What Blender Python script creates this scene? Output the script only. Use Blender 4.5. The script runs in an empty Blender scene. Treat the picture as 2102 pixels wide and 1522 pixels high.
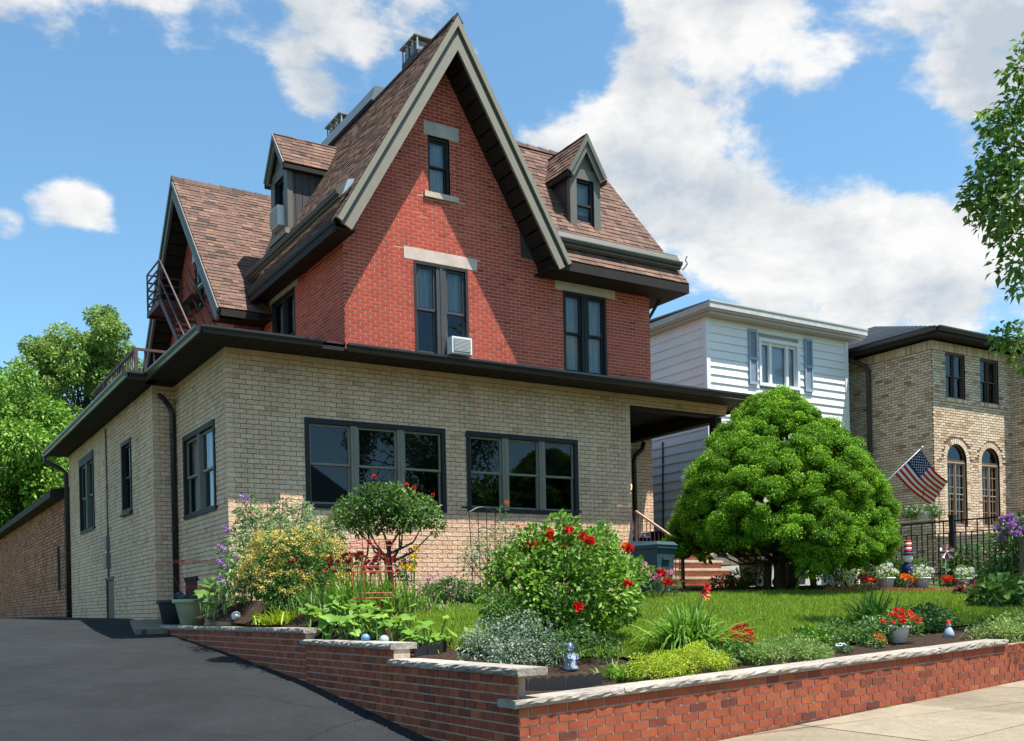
import bpy, math, random
import numpy as np
from mathutils import Matrix, Vector

random.seed(7)
RNG = np.random.default_rng(11)
sc = bpy.context.scene
COL = sc.collection

# ------------------------------------------------------------------ camera
cam_data = bpy.data.cameras.new('camera')
cam = bpy.data.objects.new('camera', cam_data)
COL.objects.link(cam)
YAW, ROLL = math.radians(32.0), math.radians(1.25)
right = Vector((math.cos(YAW), -math.sin(YAW), 0))
fwd = Vector((math.sin(YAW), math.cos(YAW), 0))
up = Vector((0, 0, 1))
ax = right * math.cos(ROLL) - up * math.sin(ROLL)
ay = right * math.sin(ROLL) + up * math.cos(ROLL)
m = Matrix.Identity(4)
for i in range(3):
    m[i][0], m[i][1], m[i][2] = ax[i], ay[i], -fwd[i]
m[0][3], m[1][3], m[2][3] = 0.0, 0.0, 1.4
cam.matrix_world = m
cam_data.sensor_fit = 'HORIZONTAL'
cam_data.sensor_width = 36.0
cam_data.lens = 36.0 * 2090 / 2102
cam_data.shift_y = (1247 - 761) / 2102
cam_data.clip_start = 0.1
cam_data.clip_end = 3000
sc.camera = cam

# ------------------------------------------------------------------ light
SUN_DIR = Vector((0.70, -1.0, 3.25)).normalized()      # towards the sun
sun_data = bpy.data.lights.new('sun', 'SUN')
sun_data.energy = 3.9
sun_data.angle = math.radians(0.5)
sun_data.color = (1.0, 0.95, 0.87)
sun = bpy.data.objects.new('sun', sun_data)
COL.objects.link(sun)
sun.rotation_euler = (-SUN_DIR).to_track_quat('-Z', 'Y').to_euler()
sun.location = (10, -10, 40)

sc.view_settings.view_transform = 'Standard'
sc.view_settings.look = 'None'
sc.view_settings.exposure = 1.43
sc.view_settings.gamma = 1.0
sc.view_settings.use_curve_mapping = False

world = bpy.data.worlds.new('World')
sc.world = world
world.use_nodes = True


def pix_dir(u, v):
    d = ax * ((u - 1051) / 2090) - ay * ((v - 1247) / 2090) + fwd
    return d.normalized()


def build_world():
    nt = world.node_tree
    nt.nodes.clear()
    N, L = nt.nodes.new, nt.links.new
    out = N('ShaderNodeOutputWorld')
    bg = N('ShaderNodeBackground')
    bg.inputs['Strength'].default_value = 0.14
    L(bg.outputs[0], out.inputs[0])
    sky = N('ShaderNodeTexSky')
    sky.sky_type = 'NISHITA'
    sky.sun_disc = False
    sky.sun_elevation = math.asin(SUN_DIR.z)
    sky.sun_rotation = math.atan2(SUN_DIR.x, SUN_DIR.y)
    sky.air_density = 1.0
    sky.dust_density = 0.6
    sky.ozone_density = 1.6
    tc = N('ShaderNodeTexCoord')

    def math_(op, a, b=None, clamp=False):
        n = N('ShaderNodeMath')
        n.operation = op
        n.use_clamp = clamp
        for k, x in enumerate((a, b)):
            if x is None:
                continue
            if isinstance(x, (int, float)):
                n.inputs[k].default_value = x
            else:
                L(x, n.inputs[k])
        return n.outputs[0]
    sep = N('ShaderNodeSeparateXYZ')
    L(tc.outputs['Generated'], sep.inputs[0])
    comb = N('ShaderNodeCombineXYZ')
    L(sep.outputs[0], comb.inputs[0])
    L(sep.outputs[1], comb.inputs[1])
    L(math_('MULTIPLY', sep.outputs[2], 1.75), comb.inputs[2])
    noise = N('ShaderNodeTexNoise')
    noise.inputs['Scale'].default_value = 4.6
    noise.inputs['Detail'].default_value = 9
    noise.inputs['Roughness'].default_value = 0.56
    noise.inputs['Distortion'].default_value = 0.25
    L(comb.outputs[0], noise.inputs['Vector'])
    # the same noise sampled a little towards the sun gives the lit and the shaded side of the puffs
    vadd = N('ShaderNodeVectorMath')
    vadd.operation = 'ADD'
    L(comb.outputs[0], vadd.inputs[0])
    vadd.inputs[1].default_value = (.012, -.02, .075)
    noise_b = N('ShaderNodeTexNoise')
    for k_, v_ in (('Scale', 5.4), ('Detail', 10), ('Roughness', 0.60), ('Distortion', 0.12)):
        noise.inputs[k_].default_value = v_
        noise_b.inputs[k_].default_value = v_
    noise_b.inputs['Detail'].default_value = 6
    L(vadd.outputs[0], noise_b.inputs['Vector'])
    dens = math_('SUBTRACT', noise.outputs[0], 0.575)
    # where the cloud banks sit (direction, angular size, weight)
    for u, v, r, w in [(1760, 470, 280, .12), (1450, 330, 230, .13), (1230, 270, 150, .11), (2000, 500, 240, .12), (1120, 250, 90, .06), (1650, 600, 220, .08), (1350, 480, 140, .06), (1420, 420, 160, .08), (1600, 560, 200, .10), (1900, 420, 200, .08),
                       (480, 60, 220, .15), (200, 30, 240, .15), (760, 50, 180, .12), (1480, 70, 230, .14), (1650, 20, 200, .12), (1950, 40, 200, .12),
                       (160, 470, 105, .17), (215, 480, 60, .06), (590, 210, 90, .10), (700, 250, 80, .07), (2050, 170, 130, .12),
                       (130, 120, 60, .07), (0, 470, 40, .15), (1550, 85, 90, .05),
                       (360, 260, 190, -.22), (60, 230, 130, -.2), (430, 400, 130, -.16), (1150, 110, 130, -.16), (1720, 225, 190, -.16), (1480, 190, 130, -.14), (1950, 290, 110, -.10), (60, 640, 190, -.2), (300, 590, 140, -.2), (1400, 620, 130, -.12), (1760, 660, 130, -.10), (1880, 300, 70, -.08), (900, 20, 80, .05)]:
        d = pix_dir(u, v)
        vm = N('ShaderNodeVectorMath')
        vm.operation = 'DOT_PRODUCT'
        L(tc.outputs['Generated'], vm.inputs[0])
        vm.inputs[1].default_value = d
        c0 = math.cos(math.atan(r / 2090 * 1.25))
        mr = N('ShaderNodeMapRange')
        mr.interpolation_type = 'SMOOTHSTEP'
        mr.inputs[1].default_value = c0
        mr.inputs[2].default_value = 1.0
        mr.inputs[3].default_value = 0.0
        mr.inputs[4].default_value = w
        L(vm.outputs['Value'], mr.inputs[0])
        dens = math_('ADD', dens, mr.outputs[0])
    cov = N('ShaderNodeMapRange')
    cov.interpolation_type = 'SMOOTHSTEP'
    L(dens, cov.inputs[0])
    cov.inputs[1].default_value = 0.0
    cov.inputs[2].default_value = 0.13
    cov.inputs[3].default_value = 0.0
    cov.inputs[4].default_value = 0.95
    lit = math_('SUBTRACT', noise.outputs[0], noise_b.outputs[0])
    lit = math_('ADD', math_('MULTIPLY', lit, 3.6), 0.58)
    lit = math_('SUBTRACT', lit, math_('MULTIPLY', math_('MAXIMUM', math_('SUBTRACT', dens, 0.10), 0.0), 1.6), True)
    ramp = N('ShaderNodeValToRGB')
    ramp.color_ramp.elements[0].position = 0.05
    ramp.color_ramp.elements[0].color = (1.50, 1.66, 1.84, 1)
    ramp.color_ramp.elements[1].position = 0.85
    ramp.color_ramp.elements[1].color = (2.7, 2.66, 2.60, 1)
    e = ramp.color_ramp.elements.new(0.45)
    e.color = (2.15, 2.18, 2.2, 1)
    L(lit, ramp.inputs[0])
    tint = N('ShaderNodeMixRGB')
    tint.blend_type = 'MULTIPLY'
    tint.inputs[0].default_value = 1.0
    tint.inputs[2].default_value = (0.42, 0.555, 0.56, 1)
    L(sky.outputs[0], tint.inputs[1])
    mix = N('ShaderNodeMixRGB')
    L(cov.outputs[0], mix.inputs[0])
    L(tint.outputs[0], mix.inputs[1])
    L(ramp.outputs[0], mix.inputs[2])
    L(mix.outputs[0], bg.inputs[0])


build_world()

# ------------------------------------------------------------------ materials
MATS = {}


def mat(name, stops, rough=0.7, spec=0.3, noise=None, bump=None, trans=0.0, metal=0.0, emit=None, streak=None, coat=0.0):
    """stops: list of (pos, rgb) looked up with the per-piece attribute 'tint'."""
    if name in MATS:
        return MATS[name]
    mt = bpy.data.materials.new(name)
    mt.use_nodes = True
    nt = mt.node_tree
    N, L = nt.nodes.new, nt.links.new
    b = nt.nodes['Principled BSDF']
    out = nt.nodes['Material Output']
    if not isinstance(stops, list):
        stops = [(0, stops)]
    at = N('ShaderNodeAttribute')
    at.attribute_name = 'tint'
    rp = N('ShaderNodeValToRGB')
    cr = rp.color_ramp
    for k, (p, c) in enumerate(stops):
        e = cr.elements[k] if k < len(cr.elements) else cr.elements.new(p)
        e.position = p
        e.color = (*c, 1)
    if len(stops) == 1:
        cr.elements[1].color = (*stops[0][1], 1)
    L(at.outputs['Fac'], rp.inputs[0])
    colr = rp.outputs[0]
    geo = N('ShaderNodeNewGeometry')
    for nz in (noise or []):
        scale, amt = nz[0], nz[1]
        tx = N('ShaderNodeTexNoise')
        tx.inputs['Scale'].default_value = scale
        tx.inputs['Detail'].default_value = 6
        tx.inputs['Roughness'].default_value = 0.65
        if len(nz) > 2:
            vm = N('ShaderNodeVectorMath')
            vm.operation = 'MULTIPLY'
            vm.inputs[1].default_value = nz[2]
            L(geo.outputs['Position'], vm.inputs[0])
            L(vm.outputs[0], tx.inputs['Vector'])
        else:
            L(geo.outputs['Position'], tx.inputs['Vector'])
        mr = N('ShaderNodeMapRange')
        mr.inputs[1].default_value = 0.3
        mr.inputs[2].default_value = 0.7
        mr.inputs[3].default_value = 1 - amt
        mr.inputs[4].default_value = 1 + amt
        L(tx.outputs[0], mr.inputs[0])
        mx = N('ShaderNodeVectorMath')
        mx.operation = 'SCALE'
        L(colr, mx.inputs[0])
        L(mr.outputs[0], mx.inputs['Scale'])
        colr = mx.outputs[0]
    L(colr, b.inputs['Base Color'])
    b.inputs['Roughness'].default_value = rough
    b.inputs['Specular IOR Level'].default_value = spec
    b.inputs['Metallic'].default_value = metal
    if coat:
        b.inputs['Coat Weight'].default_value = coat
    if emit:
        b.inputs['Emission Color'].default_value = (*emit[0], 1)
        b.inputs['Emission Strength'].default_value = emit[1]
    if bump:
        tx = N('ShaderNodeTexNoise')
        tx.inputs['Scale'].default_value = bump[0]
        tx.inputs['Detail'].default_value = 5
        tx.inputs['Roughness'].default_value = 0.7
        L(geo.outputs['Position'], tx.inputs['Vector'])
        bp = N('ShaderNodeBump')
        bp.inputs['Strength'].default_value = bump[1]
        bp.inputs['Distance'].default_value = bump[2]
        L(tx.outputs[0], bp.inputs['Height'])
        L(bp.outputs[0], b.inputs['Normal'])
    if trans:
        tr = N('ShaderNodeBsdfTranslucent')
        L(colr, tr.inputs[0])
        mxs = N('ShaderNodeMixShader')
        mxs.inputs[0].default_value = trans
        L(b.outputs[0], mxs.inputs[1])
        L(tr.outputs[0], mxs.inputs[2])
        L(mxs.outputs[0], out.inputs[0])
    MATS[name] = mt
    return mt


def glass_mat(name='window_glass', refl=0.0):
    if name in MATS:
        return MATS[name]
    mt = bpy.data.materials.new(name)
    mt.use_nodes = True
    nt = mt.node_tree
    nt.nodes.clear()
    N, L = nt.nodes.new, nt.links.new
    out = N('ShaderNodeOutputMaterial')
    tr = N('ShaderNodeBsdfTransparent')
    tr.inputs[0].default_value = (0.72, 0.78, 0.80, 1)
    gl = N('ShaderNodeBsdfGlossy')
    gl.inputs['Roughness'].default_value = 0.015
    gl.inputs[0].default_value = (0.82, 0.9, 1, 1)
    fr = N('ShaderNodeFresnel')
    fr.inputs[0].default_value = 1.52
    ad = N('ShaderNodeMath')
    ad.operation = 'ADD'
    ad.inputs[1].default_value = refl
    L(fr.outputs[0], ad.inputs[0])
    mx = N('ShaderNodeMixShader')
    L(ad.outputs[0], mx.inputs[0])
    L(tr.outputs[0], mx.inputs[1])
    L(gl.outputs[0], mx.inputs[2])
    L(mx.outputs[0], out.inputs[0])
    MATS[name] = mt
    return mt


M_RED = mat('painted_red_brick', [(0, (.25, .033, .022)), (.35, (.41, .064, .038)), (.8, (.47, .080, .046)), (1, (.50, .125, .058))], .75, .25,
            noise=[(.8, .16), (1.0, .14, (2.2, 2.2, .2)), (30, .14)], bump=(45, .5, .01))
M_REDMORT = mat('pale_mortar', (.60, .36, .28), .9, .1, noise=[(3, .12)])
M_TAN = mat('tan_brick', [(0, (.58, .35, .22)), (.3, (.74, .48, .305)), (.7, (.80, .54, .36)), (.88, (.82, .58, .40)), (1, (.76, .43, .28))], .85, .2,
            noise=[(.55, .12), (1.0, .10, (2.6, 2.6, .22)), (22, .18)], bump=(26, .9, .03))
M_TANMORT = mat('grey_brown_mortar', (.14, .10, .075), .95, .05)
M_PINKB = mat('worn_rose_brick', [(0, (.26, .10, .07)), (.5, (.42, .18, .12)), (1, (.50, .27, .18))], .9, .1, noise=[(1.3, .2), (18, .2)], bump=(20, .8, .03))
M_GARD = mat('garden_wall_brick', [(0, (.14, .042, .030)), (.18, (.21, .054, .031)), (.42, (.28, .066, .032)), (.8, (.34, .084, .038)), (.97, (.33, .085, .038)), (1, (.37, .12, .045))], .8, .25,
             noise=[(5, .22), (60, .2)], bump=(70, .5, .01))
M_GMORT = mat('garden_wall_mortar', (.46, .37, .29), .95, .05, noise=[(9, .3)])
M_CAP = mat('rough_cap_stone', [(0, (.30, .27, .235)), (1, (.40, .355, .30))], .9, .15, noise=[(2.2, .2), (14, .22)], bump=(22, .9, .03))
M_FLAGB = mat('buff_mixed_brick', [(0, (.30, .18, .11)), (.3, (.50, .35, .22)), (.6, (.64, .49, .34)), (1, (.72, .58, .43))], .88, .2, noise=[(14, .2)], bump=(25, .6, .02))
M_FLAGM = mat('brown_mortar', (.15, .11, .08), .95, .05)
M_STEPB = mat('step_brick', [(0, (.34, .10, .055)), (1, (.46, .17, .09))], .85, .2, noise=[(12, .2)])
M_STEPM = mat('step_mortar', (.5, .4, .32), .9, .1)
M_STONE = mat('lintel_stone', [(0, (.46, .43, .40)), (1, (.58, .46, .40))], .85, .2, noise=[(3, .15), (30, .12)], bump=(40, .4, .01))
M_SILLST = mat('pale_sandstone', (.50, .42, .34), .85, .2, noise=[(6, .2)])
M_SHING = mat('brown_shingle', [(0, (.06, .046, .042)), (.2, (.105, .070, .058)), (.5, (.150, .092, .072)), (.8, (.180, .108, .082)), (1, (.21, .132, .10))], .92, .12,
              noise=[(90, .3), (1.0, .1)], bump=(120, .5, .01))
M_GSHING = mat('slate_grey_shingle', [(0, (.24, .255, .27)), (1, (.34, .355, .37))], .9, .15, noise=[(40, .3)])
M_TRIM = mat('taupe_trim', (.225, .205, .16), .55, .35, noise=[(2.5, .06)])
M_TRIM2 = mat('grey_trim', (.13, .125, .105), .5, .35, noise=[(2.5, .06)])
M_DARK = mat('dark_charcoal_trim', (.024, .024, .025), .6, .25, noise=[(4, .1)])
M_GUTTER = mat('dark_bronze_gutter', (.022, .021, .022), .35, .5, noise=[(4, .12)])
M_SOFFIT = mat('dark_brown_soffit', (.024, .020, .018), .7, .2, noise=[(3, .12)])
M_SIDEB = mat('charcoal_siding', (.050, .050, .056), .6, .35, noise=[(3, .1)])
M_METAL = mat('galvanised_metal', (.42, .44, .46), .35, .5, noise=[(5, .15)], metal=.6)
M_ROOFMET = mat('olive_gutter_metal', (.075, .070, .058), .45, .4, noise=[(4, .15)])
M_WHITE = mat('white_siding', [(0, (.74, .73, .72)), (1, (.80, .79, .78))], .6, .3, noise=[(1.5, .04)])
M_WTRIM = mat('white_trim', (.74, .74, .73), .5, .35)
M_SHUT = mat('blue_grey_shutter', (.28, .35, .44), .55, .3)
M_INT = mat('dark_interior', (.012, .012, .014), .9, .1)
M_BLIND = mat('window_blind', (.030, .033, .040), .6, .3)
M_CURT = mat('pale_curtain', (.46, .52, .54), .8, .2, noise=[(3, .3, (9, 9, .4))])
M_GLASS = glass_mat()
M_IRON = mat('rusty_brown_iron', (.085, .045, .04), .6, .4, noise=[(20, .35)])
M_BLACK = mat('black_iron', (.012, .012, .013), .45, .5)
M_ASPH = mat('asphalt', (.0165, .0185, .0205), .85, .25, noise=[(.30, .34), (1.7, .22), (30, .25), (150, .55)], bump=(150, 1.0, .012))
M_CONC = mat('sidewalk_concrete', [(0, (.19, .158, .115)), (1, (.25, .21, .155))], .9, .15, noise=[(1.3, .16), (9, .12), (70, .28)], bump=(80, .5, .008))
M_SOIL = mat('dark_mulch', [(0, (.035, .022, .016)), (1, (.075, .05, .036))], .95, .1, noise=[(25, .5)], bump=(30, 1.0, .06))
M_EARTH = mat('grassy_earth', (.06, .085, .025), .95, .1, noise=[(6, .3)])
M_BARK = mat('bark', (.075, .055, .042), .9, .15, noise=[(12, .35, (1, 1, .25))], bump=(22, 1.0, .03))
M_ROAD = mat('street_asphalt', (.05, .05, .05), .9, .2, noise=[(60, .3)])


def add_cracks(mt, scale, width, dark):
    nt = mt.node_tree
    N, L = nt.nodes.new, nt.links.new
    b = nt.nodes['Principled BSDF']
    src = b.inputs['Base Color'].links[0].from_socket
    g = N('ShaderNodeNewGeometry')
    nz = N('ShaderNodeTexNoise')
    nz.inputs['Scale'].default_value = 1.3
    nz.inputs['Detail'].default_value = 8
    ad = N('ShaderNodeMixRGB')
    ad.inputs[0].default_value = .22
    L(g.outputs['Position'], nz.inputs['Vector'])
    L(g.outputs['Position'], ad.inputs[1])
    L(nz.outputs['Color'], ad.inputs[2])
    v = N('ShaderNodeTexVoronoi')
    v.feature = 'DISTANCE_TO_EDGE'
    v.inputs['Scale'].default_value = scale
    L(ad.outputs[0], v.inputs['Vector'])
    n2 = N('ShaderNodeTexNoise')
    n2.inputs['Scale'].default_value = .45
    L(g.outputs['Position'], n2.inputs['Vector'])
    th = N('ShaderNodeMapRange')
    th.inputs[1].default_value = .42
    th.inputs[2].default_value = .62
    th.inputs[3].default_value = 0
    th.inputs[4].default_value = width
    L(n2.outputs[0], th.inputs[0])
    lt = N('ShaderNodeMath')
    lt.operation = 'LESS_THAN'
    L(v.outputs['Distance'], lt.inputs[0])
    L(th.outputs[0], lt.inputs[1])
    mx = N('ShaderNodeMixRGB')
    mx.blend_type = 'MULTIPLY'
    mx.inputs[2].default_value = (dark, dark, dark, 1)
    L(lt.outputs[0], mx.inputs[0])
    L(src, mx.inputs[1])
    L(mx.outputs[0], b.inputs['Base Color'])


add_cracks(M_ASPH, .33, .0045, .62)
add_cracks(M_CONC, .30, .006, .45)


def leaf_mat(name, stops, trans=.32, rough=.5, spec=.35):
    return mat(name, stops, rough, spec, trans=trans)


L_BRIGHT = leaf_mat('leaf_bright_green', [(0, (0.047, 0.115, 0.014)), (.5, (0.115, 0.257, 0.022)), (1, (0.230, 0.405, 0.041))])
L_MID = leaf_mat('leaf_mid_green', [(0, (0.041, 0.095, 0.016)), (.5, (0.088, 0.189, 0.030)), (1, (0.176, 0.311, 0.068))])
L_GREY = leaf_mat('leaf_grey_green', [(0, (.075, .13, .05)), (.5, (.16, .27, .10)), (1, (.32, .44, .21))])
L_SILV = leaf_mat('leaf_silver_edged', [(0, (0.081, 0.127, 0.086)), (.5, (0.196, 0.276, 0.172)), (1, (0.483, 0.552, 0.414))])
L_LIME = leaf_mat('leaf_lime', [(0, (.16, .24, .01)), (.5, (.34, .45, .018)), (1, (.50, .58, .04))])
L_PALE = leaf_mat('leaf_pale_green', [(0, (.09, .16, .03)), (.5, (.20, .32, .07)), (1, (.34, .46, .14))])
L_CONI = leaf_mat('conifer_green', [(0, (.07, .16, .008)), (.5, (.16, .345, .014)), (1, (.32, .54, .03))], .22, .6, .2)
L_TREE = leaf_mat('tree_leaf_green', [(0, (0.052, 0.111, 0.016)), (.5, (0.111, 0.221, 0.029)), (1, (0.208, 0.338, 0.065))], .35)
L_TREE2 = leaf_mat('tree_leaf_olive', [(0, (.06, .12, .02)), (.5, (.13, .235, .04)), (1, (.25, .37, .08))], .35)
L_GRASS = leaf_mat('lawn_blade', [(0, (.12, .20, .014)), (.55, (.22, .36, .025)), (.9, (.32, .45, .04)), (1, (.50, .47, .16))], .3, .6, .2)
L_DARK = leaf_mat('leaf_dark_green', [(0, (0.025, 0.070, 0.017)), (.5, (0.056, 0.140, 0.028)), (1, (0.126, 0.252, 0.063))])
L_CORAL = leaf_mat('leaf_bronze_red', [(0, (.08, .025, .02)), (1, (.25, .10, .07))])
F_RED = leaf_mat('petal_red', [(0, (.42, .008, .010)), (.6, (.68, .018, .016)), (1, (.80, .05, .03))], .2, .5, .2)
F_PINK = leaf_mat('petal_pink', [(0, (.55, .12, .26)), (1, (.80, .35, .48))], .25)
F_MAROON = leaf_mat('petal_maroon', [(0, (.10, .008, .012)), (1, (.26, .02, .02))], .2)
F_YEL = leaf_mat('petal_yellow', [(0, (.72, .42, .01)), (1, (.85, .62, .03))], .25)
F_MUST = leaf_mat('petal_mustard', [(0, (.46, .30, .04)), (.5, (.68, .50, .10)), (1, (.74, .64, .32))], .2)
F_PURP = leaf_mat('petal_purple', [(0, (.30, .10, .42)), (1, (.52, .28, .62))], .25)
F_WHITE = leaf_mat('petal_white', [(0, (.66, .68, .62)), (1, (.82, .82, .80))], .25)
F_ORANGE = leaf_mat('petal_orange', [(0, (.75, .13, .02)), (1, (.82, .26, .03))], .25)

# ------------------------------------------------------------------ object helpers


def link(o, parent=None):
    COL.objects.link(o)
    if parent is not None:
        o.parent = parent
    return o


def thing(name, label, cat, loc=(0, 0, 0), group=None):
    o = bpy.data.objects.new(name, None)
    o.empty_display_size = 0.2
    o.location = loc
    o['label'] = label
    o['category'] = cat
    if group:
        o['group'] = group
    COL.objects.link(o)
    return o


def tag(o, label, cat, group=None):
    o['label'] = label
    o['category'] = cat
    if group:
        o['group'] = group
    return o


def origin_of(o):
    p = Vector((0, 0, 0))
    while o is not None:
        p += Vector(o.location)
        o = o.parent
    return p


def T_front(x=0, y=0, z=0):
    return lambda p: (p[0] + x, p[1] + y, p[2] + z)


def T_left(x=0, y=0, z=0):
    # local +x (right seen from outside) -> world -y ; local +y (into wall) -> world +x
    return lambda p: (x + p[1], y - p[0], z + p[2])


class MB:
    """collects shapes, builds ONE mesh object (vertices are given in world or local coordinates)"""

    def __init__(self, T=None):
        self.v, self.f, self.t, self.mi, self.T = [], [], [], [], T
        self.cur = 0
        self.sm = []

    def poly(self, pts, tint=0.5, smooth=False):
        n = len(self.v)
        if self.T:
            pts = [self.T(p) for p in pts]
        self.v.extend(pts)
        self.f.append(tuple(range(n, n + len(pts))))
        self.t.append(tint)
        self.mi.append(self.cur)
        self.sm.append(smooth)

    def faces(self, pts, faces, tint=0.5, smooth=False):
        n = len(self.v)
        if self.T:
            pts = [self.T(p) for p in pts]
        self.v.extend(pts)
        for f in faces:
            self.f.append(tuple(n + i for i in f))
            self.t.append(tint)
            self.mi.append(self.cur)
            self.sm.append(smooth)

    def box(self, x0, x1, y0, y1, z0, z1, tint=0.5):
        p = [(x0, y0, z0), (x1, y0, z0), (x1, y1, z0), (x0, y1, z0), (x0, y0, z1), (x1, y0, z1), (x1, y1, z1), (x0, y1, z1)]
        self.faces(p, [(0, 3, 2, 1), (4, 5, 6, 7), (0, 1, 5, 4), (1, 2, 6, 5), (2, 3, 7, 6), (3, 0, 4, 7)], tint)

    def beam(self, a, b, w, h, tint=0.5, upv=(0, 0, 1)):
        a, b = Vector(a), Vector(b)
        d = (b - a).normalized()
        s = d.cross(Vector(upv))
        if s.length < 1e-5:
            s = d.cross(Vector((1, 0, 0)))
        s.normalize()
        n = s.cross(d).normalized()
        s, n = s * w / 2, n * h / 2
        p = [a - s - n, a + s - n, a + s + n, a - s + n, b - s - n, b + s - n, b + s + n, b - s + n]
        self.faces([tuple(q) for q in p], [(0, 1, 2, 3), (7, 6, 5, 4), (0, 4, 5, 1), (1, 5, 6, 2), (2, 6, 7, 3), (3, 7, 4, 0)], tint)

    def prism(self, poly, vec, tint=0.5):
        """poly: list of 3D points, extruded by vec"""
        n = len(poly)
        vec = Vector(vec)
        q = [tuple(Vector(p) + vec) for p in poly]
        fs = [tuple(range(n))[::-1], tuple(range(n, 2 * n))] + [(i, (i + 1) % n, n + (i + 1) % n, n + i) for i in range(n)]
        self.faces([tuple(p) for p in poly] + q, fs, tint)

    def tube(self, pts, r, n=8, tint=0.5, cap=True):
        pts = [Vector(p) for p in pts]
        rs = r if isinstance(r, (list, tuple)) else [r] * len(pts)
        rings = []
        prev = None
        for i, p in enumerate(pts):
            d = (pts[min(i + 1, len(pts) - 1)] - pts[max(i - 1, 0)]).normalized()
            a = d.cross(Vector((0, 0, 1)))
            if a.length < 1e-3:
                a = d.cross(Vector((1, 0, 0)))
            a.normalize()
            if prev is not None and a.dot(prev) < 0:
                a = -a
            prev = a
            b = d.cross(a).normalized()
            rings.append([tuple(p + (a * math.cos(k * 2 * math.pi / n) + b * math.sin(k * 2 * math.pi / n)) * rs[i]) for k in range(n)])
        vs = [q for rg in rings for q in rg]
        fs = []
        for i in range(len(pts) - 1):
            for k in range(n):
                fs.append((i * n + k, i * n + (k + 1) % n, (i + 1) * n + (k + 1) % n, (i + 1) * n + k))
        if cap:
            fs.append(tuple(range(n))[::-1])
            fs.append(tuple((len(pts) - 1) * n + k for k in range(n)))
        self.faces(vs, fs, tint, smooth=n > 5)

    def lathe(self, c, prof, n=20, tint=0.5):
        vs, fs = [], []
        for r, z in prof:
            for k in range(n):
                a = k * 2 * math.pi / n
                vs.append((c[0] + r * math.cos(a), c[1] + r * math.sin(a), c[2] + z))
        for i in range(len(prof) - 1):
            for k in range(n):
                fs.append((i * n + k, i * n + (k + 1) % n, (i + 1) * n + (k + 1) % n, (i + 1) * n + k))
        self.faces(vs, fs, tint, smooth=True)

    def ball(self, c, r, sq=(1, 1, 1), n=12, tint=0.5):
        prof = []
        vs, fs = [], []
        m_ = n // 2
        for i in range(m_ + 1):
            th = math.pi * i / m_
            for k in range(n):
                a = k * 2 * math.pi / n
                vs.append((c[0] + r * sq[0] * math.sin(th) * math.cos(a), c[1] + r * sq[1] * math.sin(th) * math.sin(a), c[2] - r * sq[2] * math.cos(th)))
        for i in range(m_):
            for k in range(n):
                fs.append((i * n + k, i * n + (k + 1) % n, (i + 1) * n + (k + 1) % n, (i + 1) * n + k))
        self.faces(vs, fs, tint, smooth=True)

    def mesh(self, name, mats, org=(0, 0, 0)):
        me = bpy.data.meshes.new(name)
        ox, oy, oz = org
        me.from_pydata([(p[0] - ox, p[1] - oy, p[2] - oz) for p in self.v], [], self.f)
        for mm in (mats if isinstance(mats, (list, tuple)) else [mats]):
            me.materials.append(mm)
        a = me.attributes.new('tint', 'FLOAT', 'FACE')
        a.data.foreach_set('value', self.t)
        me.polygons.foreach_set('material_index', self.mi)
        me.polygons.foreach_set('use_smooth', self.sm)
        me.update()
        return me

    def build(self, name, mats, parent=None, kind=None, org=None):
        """org None: object origin coincides with the parent's origin (vertices in world coordinates)"""
        po = origin_of(parent) if parent is not None else Vector((0, 0, 0))
        if org is None:
            org = tuple(po)
            loc = (0, 0, 0)
        else:
            loc = tuple(Vector(org) - po)
        me = self.mesh(name, mats, org)
        o = bpy.data.objects.new(name, me)
        o.location = loc
        link(o, parent)
        if kind:
            o['kind'] = kind
        return o


def clip_poly(pts, poly):
    """clip 2D polygon pts by convex CCW polygon"""
    out = pts
    n = len(poly)
    for i in range(n):
        ax_, ay_ = poly[i]
        bx_, by_ = poly[(i + 1) % n]
        ex, ey = bx_ - ax_, by_ - ay_
        res = []
        if not out:
            return []
        for j in range(len(out)):
            p, q = out[j], out[(j + 1) % len(out)]
            dp = ex * (p[1] - ay_) - ey * (p[0] - ax_)
            dq = ex * (q[1] - ay_) - ey * (q[0] - ax_)
            if dp >= 0:
                res.append(p)
            if (dp >= 0) != (dq >= 0):
                t = dp / (dp - dq)
                res.append((p[0] + (q[0] - p[0]) * t, p[1] + (q[1] - p[1]) * t))
        out = res
    return out


def area2(p):
    return 0.5 * abs(sum(p[i][0] * p[(i + 1) % len(p)][1] - p[(i + 1) % len(p)][0] * p[i][1] for i in range(len(p))))


def wall_sheet(mb, convex, holes):
    xs = [p[0] for p in convex]
    zs = [p[1] for p in convex]
    cx = sorted(set([min(xs), max(xs)] + [h[0] for h in holes] + [h[1] for h in holes]))
    cz = sorted(set([min(zs), max(zs)] + [h[2] for h in holes] + [h[3] for h in holes]))
    for i in range(len(cx) - 1):
        for j in range(len(cz) - 1):
            mx, mz = (cx[i] + cx[i + 1]) / 2, (cz[j] + cz[j + 1]) / 2
            if any(h[0] < mx < h[1] and h[2] < mz < h[3] for h in holes):
                continue
            p = clip_poly([(cx[i], cz[j]), (cx[i + 1], cz[j]), (cx[i + 1], cz[j + 1]), (cx[i], cz[j + 1])], convex)
            if len(p) > 2 and area2(p) > 1e-5:
                mb.poly([(q[0], 0, q[1]) for q in p])


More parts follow.
